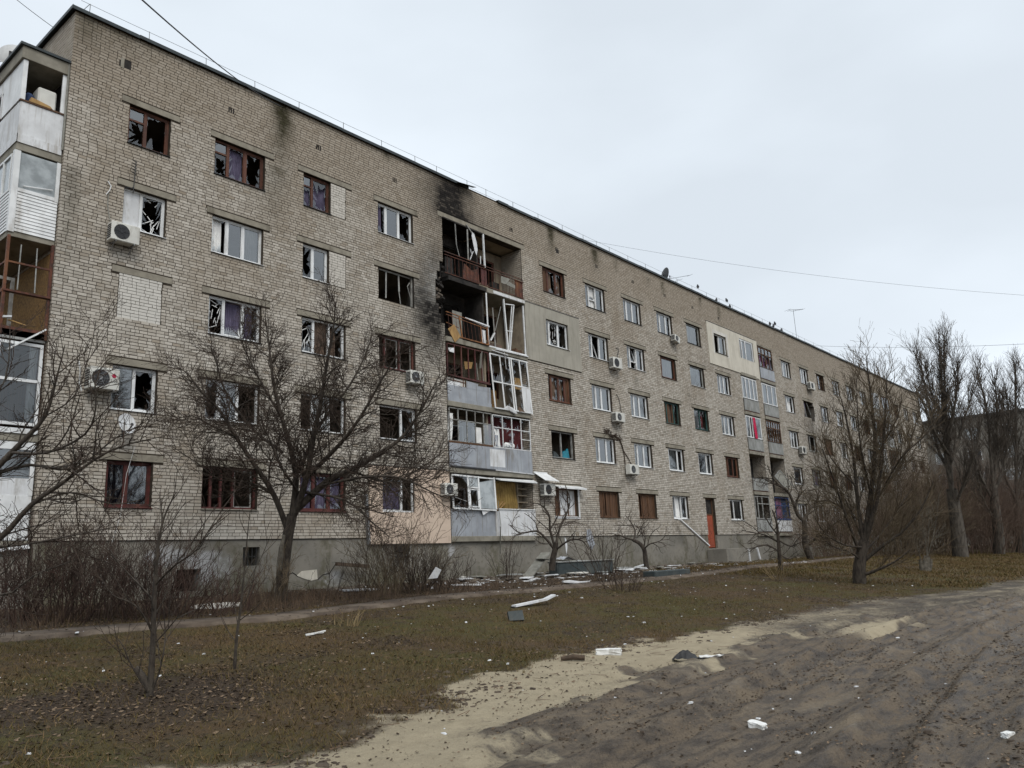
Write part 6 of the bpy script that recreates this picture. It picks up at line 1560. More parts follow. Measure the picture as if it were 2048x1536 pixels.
for i in range(7):
    for j in range(3): vs.append(tuple(d * (.52 + .46 * i / 6) + sd_ * (.08 * (j - 1) + rr.uniform(-.02, .02)) + Vector((0, 0, .05 + rr.uniform(-.012, .02)))))
MB().add(vs, [(i * 3 + j, i * 3 + j + 1, (i + 1) * 3 + j + 1, (i + 1) * 3 + j) for i in range(6) for j in range(2)]).build("white_flap", M['foam'], root)
# bent white gutter
g0 = (7.438, -10.056); a_ = Vector((g0[0], g0[1], gz(*g0[:2]) + .05)); b_ = Vector((8.634, -10.089, 0.670)); c_ = Vector((9.009, -10.079, 0.735))
root = empty("bent_gutter", tuple(a_), "white bent metal gutter lying across the brown grass", "debris", world_coords=True)
MB().bar(a_, b_, .15, .05).bar(b_, c_ + Vector((0, 0, .02)), .14, .05).build("gutter", M['paper'], root)
MB().bar(a_ + Vector((-.06, .03, -.02)), a_.lerp(b_, .5) + Vector((.02, -.04, -.04)), .10, .02).build("gutter_edge", M['darkmetal'], root)
p = (5.702, -11.605); slab([(p[0] - .14, p[1] + .10, gz(*p[:2]) - .02), (p[0] + .12, p[1] - .10, gz(*p[:2]) - .02), (p[0] + .16, p[1] - .02, gz(*p[:2]) + .18), (p[0] - .12, p[1] + .16, gz(*p[:2]) + .17)], .10, "small dark grey metal box in the grass below the gutter", "metal_box", 'greenboard')
p = (1.334, -10.415); zz = gz(*p[:2]) + .02
o = MB().bar((p[0] - .16, p[1] + .07, zz), (p[0] + .15, p[1] - .05, zz + .03), .07, .03).bar((p[0] - .03, p[1] - .02, zz + .02), (p[0] + .18, p[1] - .07, zz + .05), .05, .02).build("white_splinter", M['foam']); tag(o, "short white plastic splinter on the grass before the big tree", "debris")
def plank(px_pts, w, th, label, name, matl, cat="debris"):
    return tag(MB().bar(px_pts[0], px_pts[1], w, th).build(name, M[matl]), label, cat)
# things at the foot of the wall
root = empty("fallen_cabinet", (20.0, -3.1, 1.0), "long dark green fallen cabinet lying at the foot of the burnt bay", "cabinet", rot=(0, 0, -.10))
MB().cbox(-1.75, 1.75, -.25, .25, 0, .52, .02).build("carcass", M['greenboard'], root)
MB().cbox(-1.78, 1.78, -.30, .28, .521, .58, .015).build("top", M['slate_panel'], root)
for k in range(3): MB().box(-1.7 + k * 1.15, -.62 + k * 1.15, -.262, -.251, .05, .47).build("door", M['greenboard'], root)
plank(((16.6, -2.9, 1.02), (18.75, -2.2, 1.95)), .42, .05, "grey board leaning up against the fallen cabinet", "leaning_board", 'greyboard')
plank(((17.9, -2.5, 1.72), (19.6, -2.9, 1.58)), .5, .03, "dark broken window sash propped on the fallen cabinet", "broken_sash", 'greyboard')
p0 = (19.9, -2.6, 1.60); rr = random.Random(8); vs = []
for i in range(9):
    for j in range(5): vs.append((p0[0] + .16 * i - .5, p0[1] + .12 * j, p0[2] + rr.uniform(0, .10) + .12 * math.sin(i * .7)))
o = MB().add(vs, [(i * 5 + j, i * 5 + j + 1, (i + 1) * 5 + j + 1, (i + 1) * 5 + j) for i in range(8) for j in range(4)]).build("crumpled_foil", M['foil']); tag(o, "crumpled silvery sheet on top of the fallen cabinet", "debris")
def flat(cx, cy, sx, sy, yaw, label, matl='paper', name="white_sheet", th=.03, z=.02, seed=1):
    r = random.Random(seed); n = 7; pts = []
    for i in range(n):
        a = 6.2832 * i / n; rr_ = r.uniform(.75, 1.1)
        x = sx * math.cos(a) * rr_; y = sy * math.sin(a) * rr_
        X, Y = cx + x * math.cos(yaw) - y * math.sin(yaw), cy + x * math.sin(yaw) + y * math.cos(yaw)
        pts.append((X, Y, gz(X, Y) + z + r.uniform(0, .03)))
    return tag(MB().prism(pts, (0, 0, th)).build(name, M[matl]), label, "debris")
p = (15.179, -6.246); flat(p[0], p[1], .5, .28, -.7, "flat white torn panel in front of the fallen cabinet", seed=2, th=.05)
p = (11.862, -4.144); flat(p[0], p[1], .75, .3, -.3, "pale wet sheet left of the leaning board", seed=3)
p = (8.141, -3.395); flat(p[0], p[1], .7, .35, -.3, "white plastic sheet on the ground right of the big tree", seed=4, matl='foil')
p = (2.424, -4.928); flat(p[0], p[1], .8, .45, .1, "pale board lying behind the shrubs left of the big tree", seed=5, matl='trim_white')
p = (21.127, -6.473)
o = tag(MB().cbox(p[0] - 1.4, p[0] + 1.4, p[1] - .28, p[1] + .28, gz(*p[:2]) - .05, gz(*p[:2]) + .22, .03).build("green_slab", M['greenboard']), "dark green fallen slab on the ground under the leaning small tree", "debris")
p = (31.893, -2.994); flat(p[0], p[1], .9, .3, .2, "white strip by the step of the orange door", seed=7)
p = (11.056, 0.915)
plank(((33.6, -.35, 3.58), (35.75, -.9, 2.05)), .20, .06, "white plastic strip sliding off the sill left of the orange door", "fallen_strip", 'white')
plank(((10.98, -.10, 4.3), (11.12, -.10, 2.5)), .11, .09, "short grey drainpipe at the left edge of the peach panel", "drainpipe", 'steel', "pipe")
plank(((9.55, -.25, 1.85), (10.95, -.25, 1.72)), .13, .12, "rusty pipe end on brackets along the plinth", "pipe", 'log', "pipe")
o = MB().box(12.42, 13.05, -.16, -.02, 2.20, 2.46).box(12.4, 13.1, -.12, -.03, 1.98, 2.05).build("vent_hood", M['burnt']); tag(o, "small rusty hood under the peach panel", "hood")
# more wreckage under the burnt bay
for k, (x, y, sx, sy, yaw, mt, lab) in enumerate((
  (13.9, -2.2, .55, .3, .3, 'paper', "torn white board by the dark thicket under the peach panel"), (15.2, -1.6, .5, .35, 1.0, 'greyboard', "grey broken panel against the wall below the leaning window"), (16.0, -2.6, .7, .25, -.4, 'slate_panel', "flat grey sheet at the lower end of the leaning board"),
  (17.3, -3.6, .5, .2, .2, 'paper', "narrow white strip before the leaning board"), (18.6, -3.9, .45, .25, -.8, 'trim_white', "cream plaster slab before the fallen cabinet's left end"), (22.4, -2.2, .6, .3, .4, 'greyboard', "grey slab at the right end of the fallen cabinet"),
  (23.6, -2.9, .5, .3, -.5, 'paper', "white broken sheet between the cabinet and the leaning tree"), (24.9, -2.0, .7, .3, .1, 'slate_panel', "flat slate-grey sheet near the wall right of the cabinet"), (25.8, -3.4, .4, .2, .9, 'greyboard', "short grey plank before the leaning tree"), (28.9, -2.4, .6, .22, -.2, 'paper', "white strip right of the leaning tree"), (31.5, -2.0, .5, .25, .5, 'greyboard', "grey broken board before the plinth left of the door"))):
    flat(x, y, sx, sy, yaw, lab, mt, "debris_sheet", .03, .06 + .03 * (k % 3), 30 + k)
plank(((21.9, -1.5, 1.1), (23.3, -.5, 1.5)), .12, .05, "white frame bar lying askew right of the fallen cabinet", "frame_bar", 'white')
plank(((26.0, -1.9, 1.12), (27.7, -1.4, 1.22)), .09, .06, "long pale bar on the rubble by the leaning tree", "frame_bar", 'paper')
rr = random.Random(77)
for k in range(40):
    x = rr.uniform(13.5, 27.0); y = rr.uniform(-3.9, -.6)
    mt = rr.choice(('paper', 'paper', 'greyboard', 'slate_panel', 'trim_white', 'rubble'))
    look = {'paper': 'white', 'greyboard': 'dirty grey', 'slate_panel': 'slate-grey', 'trim_white': 'cream', 'rubble': 'brown masonry'}[mt]
    side = "left of the fallen cabinet" if x < 17.5 else ("around the fallen cabinet" if x < 22.3 else "right of the fallen cabinet")
    o = flat(x, y, rr.uniform(.14, .42), rr.uniform(.08, .22), rr.uniform(0, 3), "small %s fragment in the debris strip %s" % (look, side), mt, "debris_fragment", .025, rr.uniform(.01, .10), 100 + k)
    o["group"] = "fragments below the burnt bay"
# white card stuck upright in the shrub, rags in the small tree
slab([(8.042, -6.418, 1.283), (8.131, -6.689, 1.301), (8.173, -6.812, 1.514), (8.133, -6.636, 1.603)], .02, "bent white card caught in the shrub below the peach panel", "white_card", 'paper')
o = MB().prism([(22.1, -2.0, 2.9), (22.3, -2.05, 2.95), (22.42, -2.0, 2.6), (22.5, -2.1, 2.25), (22.35, -2.0, 2.0), (22.15, -2.05, 2.15), (22.0, -2.0, 2.5)], (.03, .04, 0)).build("rag", M['blue_sheet']); tag(o, "pale bluish rag hanging behind the bare little tree", "cloth")
o = MB().prism([(19.6, -2.6, 2.55), (19.68, -2.6, 2.5), (19.72, -2.62, 2.2), (19.66, -2.6, 1.85), (19.58, -2.62, 2.1)], (.02, .03, 0)).build("plastic_rag", M['paper']); tag(o, "narrow white plastic rag hanging by the fallen cabinet", "cloth")
o = MB().tube([(37.029, -2.762, 1.084), (36.878, -2.817, 1.765)], .06, 8).build("white_post", M['white_panel']); tag(o, "white peg by the end of the entrance step", "post")
o = MB().tube([(36.901, -3.437, 1.176), (36.704, -3.417, 1.798)], .07, 8).build("white_post", M['white_panel']); tag(o, "leaning white peg right of the entrance step", "post")

# ------------------------------------------------------------------ a lower house far behind the poplars
far = empty("far_apartment_block", (118, -40, .9), "low grey apartment block far behind the poplars", "building", world_coords=True)
M['far_wall'] = mat('far_grey_brick', (0.20, 0.185, 0.16), (0.16, 0.15, 0.13), 0.95, 0.6)
MB().box(118, 130, -40, 45, .2, 18.4).build("wall", M['far_wall'], far)
MB().box(117.7, 130.3, -40.3, 45.3, 18.4, 18.75).build("roof", M['roofing'], far)
for j in range(20):
    for k in range(5):
        y_ = -38 + j * 4.1; z_ = 3.4 + k * 3.0
        w = MB(); w.box(117.93, 117.998, y_, y_ + 1.7, z_, z_ + .06).box(117.93, 117.998, y_, y_ + 1.7, z_ + 1.44, z_ + 1.5).box(117.93, 117.998, y_, y_ + .08, z_ + .06, z_ + 1.44).box(117.93, 117.998, y_ + 1.62, y_ + 1.7, z_ + .06, z_ + 1.44).box(117.93, 117.998, y_ + .8, y_ + .88, z_ + .06, z_ + 1.44)
        w = w.build("window", M['white_panel'], far)
        MB().box(117.95, 117.999, y_ + .08, y_ + 1.62, z_ + .06, z_ + 1.44).build("pane", M['frost'] if (j + k) % 3 else M['acdark'], w)

# ------------------------------------------------------------------ bare trees and shrubs
class Branches:
    """collects tapering branch lines and turns them into tubes in bulk"""
    def __init__(s): s.lines = {}
    def add(s, pts, r0, r1):
        n = len(pts); big = max(r0, r1)
        sides = 8 if big > .06 else (5 if big > .018 else 3)
        s.lines.setdefault((n, sides), []).append((pts, r0, r1))
    def mesh(s, name, matl, parent):
        Vs, Fs, base = [], [], 0
        for (n, k), L_ in s.lines.items():
            P = np.array([l[0] for l in L_], float); R0 = np.array([l[1] for l in L_]); R1 = np.array([l[2] for l in L_])
            T = np.empty_like(P); T[:, 1:-1] = P[:, 2:] - P[:, :-2]; T[:, 0] = P[:, 1] - P[:, 0]; T[:, -1] = P[:, -1] - P[:, -2]
            T /= np.linalg.norm(T, axis=2, keepdims=True) + 1e-9
            ref = np.where(np.abs(T[:, :1, 2:3]) > .9, np.array([[[1., 0, 0]]]), np.array([[[0, 0, 1.]]]))
            A = np.cross(T, ref); A /= np.linalg.norm(A, axis=2, keepdims=True) + 1e-9; Bv = np.cross(T, A)
            rad = R0[:, None] + (R1 - R0)[:, None] * np.linspace(0, 1, n)[None]
            an = np.arange(k) * 2 * math.pi / k
            V = P[:, :, None, :] + rad[:, :, None, None] * (np.cos(an)[None, None, :, None] * A[:, :, None, :] + np.sin(an)[None, None, :, None] * Bv[:, :, None, :])
            m = len(L_)
            Vs.append(V.reshape(-1, 3))
            i = np.arange(n - 1)[:, None] * k + np.arange(k)[None]; j = np.arange(n - 1)[:, None] * k + (np.arange(k)[None] + 1) % k
            f = np.stack([i, j, j + k, i + k], -1).reshape(-1, 4)
            Fs.append((f[None] + (np.arange(m) * n * k)[:, None, None]).reshape(-1, 4) + base)
            base += m * n * k
        if not Vs: return None
        return np_mesh(name, np.concatenate(Vs), np.concatenate(Fs), matl, parent=parent, smooth=True)

def wander(r, p, d, ln, n, wig, up):
    pts = [p]; x, y, z = p; dx, dy, dz = d
    st = ln / (n - 1)
    for i in range(n - 1):
        dx += r.gauss(0, wig); dy += r.gauss(0, wig); dz += r.gauss(0, wig) + up
        l = math.sqrt(dx * dx + dy * dy + dz * dz) + 1e-9
        dx /= l; dy /= l; dz /= l
        x += dx * st; y += dy * st; z += dz * st
        pts.append((x, y, z))
    return pts, (dx, dy, dz)
def side_dir(r, d, ang):
    """a direction that leaves d at the angle ang"""
    ax = (r.gauss(0, 1), r.gauss(0, 1), r.gauss(0, 1))
    dot = ax[0] * d[0] + ax[1] * d[1] + ax[2] * d[2]
    a = [ax[i] - dot * d[i] for i in range(3)]
    l = math.sqrt(sum(v * v for v in a)) + 1e-9
    c, s_ = math.cos(ang), math.sin(ang)
    return tuple(c * d[i] + s_ * a[i] / l for i in range(3))
def sprout(r, wood, twig, pts, r0, r1, lv, P):
    """side shoots along a line, shorter and thinner at every level"""
    n = len(pts)
    tot = 0; seg = []
    for a, b in zip(pts[:-1], pts[1:]):
        l = math.dist(a, b); seg.append(l); tot += l
    cnt = int(tot * P['dens'][lv] * r.uniform(.8, 1.2) + r.random())
    for q in range(cnt):
        tq = P['start'][lv] + (1 - P['start'][lv]) * ((q + r.random()) / max(1, cnt))
        tq = min(tq, .995)
        u = tq * tot; i = 0
        while i < n - 2 and u > seg[i]: u -= seg[i]; i += 1
        f = u / (seg[i] + 1e-9)
        a, b = pts[i], pts[i + 1]
        p = tuple(a[k] + (b[k] - a[k]) * f for k in range(3))
        d = tuple((b[k] - a[k]) / (seg[i] + 1e-9) for k in range(3))
        ln = P['len'][lv] * r.uniform(.5, 1.25) * (1.15 - .55 * tq)
        rad = min(P['rad'][lv] * r.uniform(.7, 1.2), (r0 + (r1 - r0) * tq) * .8)
        d2 = side_dir(r, d, P['ang'][lv] * r.uniform(.7, 1.3))
        npt = P['npt'][lv]
        ch, _ = wander(r, p, d2, ln, npt, P['wig'][lv], P['up'][lv])
        (wood if rad > P.get('split', .012) else twig).add(ch, rad, max(rad * .45, P.get('tip', .0022)))
        if lv + 1 < len(P['len']): sprout(r, wood, twig, ch, rad, rad * .45, lv + 1, P)
def smooth_line(pts, sub=3):
    """Catmull-Rom through the given points"""
    out = []
    n = len(pts)
    for i in range(n - 1):
        p0, p1, p2, p3 = pts[max(i - 1, 0)], pts[i], pts[i + 1], pts[min(i + 2, n - 1)]
        for s_ in range(sub):
            t_ = s_ / sub
            out.append(tuple(.5 * (2 * p1[k] + (p2[k] - p0[k]) * t_ + (2 * p0[k] - 5 * p1[k] + 4 * p2[k] - p3[k]) * t_ ** 2 + (3 * p1[k] - p0[k] - 3 * p2[k] + p3[k]) * t_ ** 3) for k in range(3)))
    out.append(tuple(pts[-1]))
    return out
def limb_tree(name, label, cat, base, limbs, P, seed, bark='bark', twg='twig', trunk_n=1):
    """limbs: (points, radius at start, radius at end, sprout?)"""
    r = random.Random(seed)
    root = empty(name, base, label, cat, world_coords=True)
    wood, twig = Branches(), Branches()
    for (pts, a, b, sp) in limbs:
        L_ = smooth_line(pts)
        wood.add(L_, a, b)
        if sp: sprout(r, wood, twig, L_, a, b, 0, P)
    wood.mesh("trunk", M[bark], root)
    twig.mesh("crown", M[twg], root)
    return root

TWIGGY = dict(dens=(6.2, 9.0, 9.0), start=(.12, .10, .12), len=(1.2, .60, .34), rad=(.018, .0095, .0066), ang=(.75, .7, .75), npt=(6, 5, 4), wig=(.16, .20, .2), up=(.05, .04, .03), split=.013, tip=.0046)
# the big spreading tree before the house
b0 = (4.786, -4.123)
zb = gz(*b0[:2])
T1 = [
 ([(4.586, -4.424, 0.938), (4.549, -4.513, 1.323), (4.512, -4.645, 1.835), (4.474, -4.841, 2.539), (4.471, -5.034, 3.112)], 0.176, 0.136, False),
 ([(4.447, -4.875, 2.732), (4.033, -4.853, 3.639), (3.471, -4.775, 4.429), (2.867, -4.787, 5.162), (2.451, -4.800, 5.714), (1.969, -4.707, 6.185), (1.607, -4.603, 6.667)], 0.080, 0.016, True),
 ([(4.480, -5.022, 3.048), (4.415, -5.274, 4.008), (4.337, -5.141, 4.816), (4.207, -4.845, 5.794), (4.049, -4.675, 6.772), (3.957, -4.588, 7.763), (3.831, -4.559, 8.577)], 0.096, 0.012, True),
 ([(4.505, -5.074, 3.110), (4.467, -5.643, 3.974), (4.326, -6.129, 4.954), (4.201, -6.628, 5.913), (4.112, -7.012, 6.881), (4.040, -7.351, 7.653), (3.983, -7.504, 8.294)], 0.096, 0.012, True),
 ([(4.522, -5.137, 3.236), (5.021, -5.816, 3.957), (5.513, -6.179, 4.237), (6.233, -6.561, 4.714), (6.777, -6.896, 5.199), (7.171, -7.346, 6.075), (7.402, -7.734, 6.868)], 0.104, 0.013, True),
 ([(4.788, -5.809, 3.816), (5.138, -7.059, 3.930), (5.521, -8.119, 3.842), (5.964, -8.818, 3.420), (6.242, -9.233, 3.208)], 0.040, 0.010, True),
 ([(4.620, -5.557, 4.122), (4.733, -6.720, 4.807), (4.799, -7.489, 5.431), (4.881, -8.178, 6.229), (4.957, -8.821, 6.915)], 0.064, 0.011, True),
 ([(4.084, -5.130, 4.732), (3.757, -4.197, 5.459), (3.314, -3.553, 6.506), (3.067, -3.408, 7.398), (2.900, -3.359, 7.835)], 0.048, 0.010, True),
 ([(2.891, -4.798, 5.111), (2.327, -4.682, 5.332), (1.865, -4.530, 5.562), (1.559, -4.300, 5.488)], 0.032, 0.008, True),
 ([(4.631, -5.417, 3.675), (4.823, -6.811, 3.369), (4.961, -7.715, 2.747), (5.157, -8.133, 2.361)], 0.040, 0.008, True),
 ([(4.448, -5.400, 4.261), (5.109, -5.350, 5.537), (5.741, -5.850, 6.658), (6.052, -6.237, 7.641), (6.129, -6.367, 8.212)], 0.056, 0.010, True),
 ([(4.189, -4.825, 5.795), (3.547, -4.840, 6.671), (3.074, -4.851, 7.413), (2.848, -4.910, 7.905)], 0.032, 0.008, True),
 ([(5.496, -6.159, 4.238), (6.437, -6.682, 3.896), (7.198, -7.265, 4.353), (7.589, -7.703, 4.744)], 0.036, 0.008, True),
 ([(4.537, -5.285, 3.618), (3.514, -5.888, 4.283), (2.985, -6.242, 4.826), (2.594, -6.404, 5.260)], 0.040, 0.010, True),
 ([(4.033, -4.853, 3.639), (3.413, -4.702, 3.954), (2.793, -4.310, 4.028), (2.356, -4.083, 4.413), (1.741, -3.688, 4.928)], 0.032, 0.008, True),
]
big = limb_tree("bare_tree", "big spreading bare tree with dark twigs in front of the left windows", "tree", (b0[0], b0[1], zb), T1, TWIGGY, 3)
MB().tube([(4.342, -4.641, 1.395), (4.306, -4.750, 1.839), (4.278, -4.869, 2.282), (4.276, -4.975, 2.597)], [.05, .08, .07, .03], 7).build("pale_scar", M['bark_light'], big, smooth=True)

# branches of a tree standing just left of the picture
P2 = dict(TWIGGY, dens=(5.2, 6.0, 5.0), len=(1.0, .5, .25), rad=(.014, .008, .0055), tip=.0036)
T2 = [
 ([(-4.184, -7.708, 1.006), (-4.195, -7.909, 1.628), (-4.095, -8.155, 2.000), (-3.826, -8.559, 2.247), (-3.539, -8.942, 2.371), (-3.293, -9.400, 2.854), (-2.997, -9.869, 3.197), (-2.593, -10.500, 3.639), (-2.071, -11.179, 3.816)], 0.088, 0.006, True),
 ([(-4.195, -7.909, 1.628), (-4.037, -8.456, 2.678), (-3.775, -8.994, 3.341), (-3.535, -9.435, 3.795), (-3.339, -9.808, 4.205), (-3.303, -10.037, 4.748), (-3.286, -10.239, 5.277)], 0.075, 0.006, True),
 ([(-3.773, -8.992, 3.326), (-3.277, -9.166, 3.510), (-2.719, -9.493, 3.458), (-2.171, -10.027, 4.046), (-1.715, -10.434, 4.116)], 0.031, 0.006, True),
 ([(-3.619, -9.293, 3.672), (-3.389, -10.171, 3.582), (-3.179, -10.964, 3.777), (-3.212, -11.365, 4.132), (-3.349, -11.522, 4.605)], 0.027, 0.006, True),
 ([(-3.293, -9.400, 2.854), (-2.759, -9.469, 3.061), (-2.213, -9.733, 2.869), (-1.865, -10.004, 2.921)], 0.020, 0.006, True),
 ([(-3.826, -8.559, 2.247), (-3.508, -9.724, 2.226), (-3.114, -10.700, 2.319), (-2.792, -11.429, 2.406)], 0.024, 0.006, True),
 ([(-4.280, -8.018, 2.240), (-3.982, -7.499, 3.401), (-3.760, -7.729, 4.233), (-3.422, -8.104, 5.082), (-3.461, -8.224, 6.031)], 0.041, 0.006, True),
 ([(-4.003, -8.288, 2.069), (-3.639, -9.481, 1.506), (-3.417, -10.153, 1.772), (-3.149, -10.852, 1.956)], 0.024, 0.006, True),
 ([(-3.339, -9.808, 4.205), (-2.999, -10.013, 4.551), (-2.860, -10.115, 5.295), (-2.823, -10.172, 5.796)], 0.014, 0.006, True),
]
b2 = (-3.804, -6.210)
limb_tree("bare_tree", "dark bare branches reaching in over the left edge", "tree", (b2[0], b2[1], gz(*b2[:2])), T2, P2, 9, 'bark', 'twig')

# two saplings in the grass
P3 = dict(TWIGGY, dens=(5.2, 5.5), start=(.2, .12), len=(.7, .3), rad=(.009, .006), ang=(.6, .6), npt=(6, 4), wig=(.10, .15), up=(.09, .06), split=.007, tip=.0032)
b3 = (-3.104, -13.230)
T3 = [([(-3.134, -13.296, 0.229), (-3.170, -13.371, 0.570), (-3.199, -13.437, 0.863), (-3.261, -13.545, 1.392), (-3.298, -13.622, 1.745), (-3.324, -13.712, 2.096), (-3.317, -13.819, 2.387), (-3.268, -13.967, 2.646)], .045, .006, True), ([(-3.149, -13.315, 0.335), (-3.224, -13.278, 0.486), (-3.304, -13.225, 0.608)], .05, .035, False),
      ([(-3.133, -13.324, 0.305), (-3.103, -13.468, 0.623), (-3.019, -13.366, 0.961), (-3.044, -13.321, 1.380)], .016, .004, True), ([(-3.149, -13.296, 0.277), (-3.436, -13.404, 0.660), (-3.581, -13.474, 0.903), (-3.675, -13.408, 1.034)], .013, .003, True), ([(-3.261, -13.545, 1.392), (-3.400, -13.167, 1.701), (-3.546, -12.787, 2.022), (-3.714, -12.633, 2.155)], .014, .003, True),
      ([(-3.281, -13.581, 1.569), (-3.258, -14.003, 1.790), (-3.172, -14.318, 1.949), (-3.075, -14.548, 2.281), (-2.966, -14.781, 2.585)], .016, .003, True), ([(-3.199, -13.437, 0.863), (-3.067, -13.691, 1.146), (-2.990, -13.880, 1.432), (-2.969, -14.045, 1.839)], .012, .003, True), ([(-3.223, -13.469, 1.040), (-3.406, -13.356, 1.344), (-3.599, -13.172, 1.474), (-3.730, -13.099, 1.716)], .012, .003, True)]
limb_tree("sapling", "thin sapling with a forked mossy base in the leaves at lower left", "sapling", (b3[0], b3[1], gz(*b3[:2])), T3, P3, 15, 'bark', 'twig')
b4 = (-1.411, -12.292)
T4 = [([(-1.493, -12.418, 0.330), (-1.536, -12.529, 0.803), (-1.557, -12.647, 1.220), (-1.587, -12.754, 1.636), (-1.627, -12.874, 2.123), (-1.657, -12.981, 2.540)], .026, .004, True), ([(-1.526, -12.505, 0.699), (-1.542, -12.238, 0.902), (-1.569, -12.108, 1.079)], .009, .003, True), ([(-1.537, -12.599, 1.011), (-1.528, -12.987, 1.183), (-1.464, -13.108, 1.315)], .009, .003, True), ([(-1.567, -12.706, 1.428), (-1.353, -12.784, 1.839), (-1.293, -12.998, 2.257)], .009, .003, True)]
limb_tree("sapling", "single upright dark sapling in the grass left of the big tree", "sapling", (b4[0], b4[1], gz(*b4[:2])), T4, dict(P3, dens=(2.2, 2.5)), 16, 'bark', 'twig')

# thickets: many stems from one foot
def shrub(loc, h, spread, stems, label, seed, twg='twig_red', dens=(3.6, 4.2), name="bare_shrub", lean=(0, 0), rad=.013, up=.03):
    r = random.Random(seed)
    x, y = loc[:2]; z = gz(x, y)
    root = empty(name, (x, y, z), label, "shrub", "bare shrubs before the house", world_coords=True)
    wood, twig = Branches(), Branches()
    P = dict(dens=dens, start=(.25, .2), len=(h * .28, h * .13), rad=(rad * .62, rad * .5), ang=(.6, .6), npt=(5, 4), wig=(.14, .18), up=(.05, .03), split=.02, tip=.0042)
    for i in range(stems):
        a = r.uniform(0, 6.283); q = r.random() ** .6 * spread
        tilt = r.uniform(.05, .75)
        d = (math.cos(a) * math.sin(tilt) + lean[0], math.sin(a) * math.sin(tilt) + lean[1], math.cos(tilt))
        p = (x + math.cos(a) * q * .8, y + math.sin(a) * q * .8, z + gb(y + math.sin(a) * q * .8) - gb(y) - .05)
        pts, _ = wander(r, p, d, h * r.uniform(.55, 1.1), 7, .10, up)
        wood.add(pts, rad * r.uniform(.6, 1.2), .003)
        sprout(r, twig, twig, pts, rad, .003, 0, P)
    wood.mesh("stems", M[twg], root)
    tw = twig.mesh("twigs", M[twg], root)
    if tw: tw["kind"] = 'stuff'
    return root
shrub((-2.085, -4.139), 2.0, 1.1, 42, "reddish bare shrub at the left edge under the balconies", 21)
shrub((-1.496, -5.517), 1.9, 1.1, 46, "dense reddish thicket below the left corner of the house", 22)
shrub((-0.613, -5.818), 2.1, 1.0, 44, "dark gnarled thicket between the corner thicket and the first sapling", 23, 'twig')
shrub((0.062, -6.243), 1.5, .8, 30, "low reddish shrub right behind the thin sapling", 24)
shrub((0.972, -6.374), 1.5, .9, 34, "reddish shrub before the pale plinth patch", 25)
shrub((2.085, -6.073), 1.3, .7, 26, "low shrub left of the foot of the big tree", 26)
shrub((3.665, -5.335), 1.5, .5, 22, "thin brown shrub growing round the foot of the big tree", 27, 'twig_tan')
shrub((5.816, -4.886), 1.3, .4, 8, "sparse crooked shrub right of the big tree's foot", 28, 'twig', dens=(3, 2.5))
shrub((6.937, -4.881), 1.9, .5, 12, "slender shrub before the rusty pipe on the plinth", 29, 'twig', dens=(3, 2.5))
shrub((8.068, -5.075), 3.0, .7, 34, "tall brown shrub before the peach panel", 30, 'twig_tan', dens=(2.6, 3))
shrub((8.989, -5.514), 1.4, .8, 44, "dense dark low thicket under the bent white card", 31, 'twig')
shrub((10.256, -5.151), 1.2, .7, 24, "arching dark shrub right of the dense low thicket", 32, 'twig')
shrub((16.268, -6.864), 2.6, .5, 22, "upright dark shrub right of the bare little tree", 33, 'twig', dens=(2.2, 2.5))
shrub((14.127, -8.868), .9, .7, 30, "low dark bramble on the grass among white crumbs", 34, 'twig')
shrub((36.173, 0.648), 3.0, .5, 16, "thin shrub left of the orange door", 35, 'twig_tan', dens=(2.2, 2.2))
shrub((50.430, 7.283), 1.6, .5, 16, "small shrub by the step of the orange door", 36, 'twig')
shrub((22.963, -10.236), 1.0, .25, 20, "dry straw-coloured weed tuft on the bank", 37, 'straw', dens=(.8, .5), lean=(-.35, .2), name="dry_weed")
shrub((2.489, -9.817), .45, .3, 20, "small dry weed tuft on the near edge of the path", 38, 'straw', dens=(.8, .5), name="dry_weed")

shrub((14.946, -3.224), 1.9, .5, 16, "sparse shrub before the white panel of the burnt bay", 91, 'twig', dens=(2.6, 2.6))
shrub((7.265, -5.247), 1.5, .7, 34, "dense low shrub left of the tall brown shrub", 92, 'twig_tan')
shrub((8.949, -4.908), 1.7, .7, 34, "tangled shrub right of the tall brown shrub", 93, 'twig')
shrub((0.565, -5.973), 2.0, .9, 40, "tangled brown shrub under the pale plinth patch", 94, 'twig_red')
shrub((-0.809, -5.078), 2.2, 1.0, 44, "tall tangled thicket below the corner of the brick wall", 95, 'twig_red')
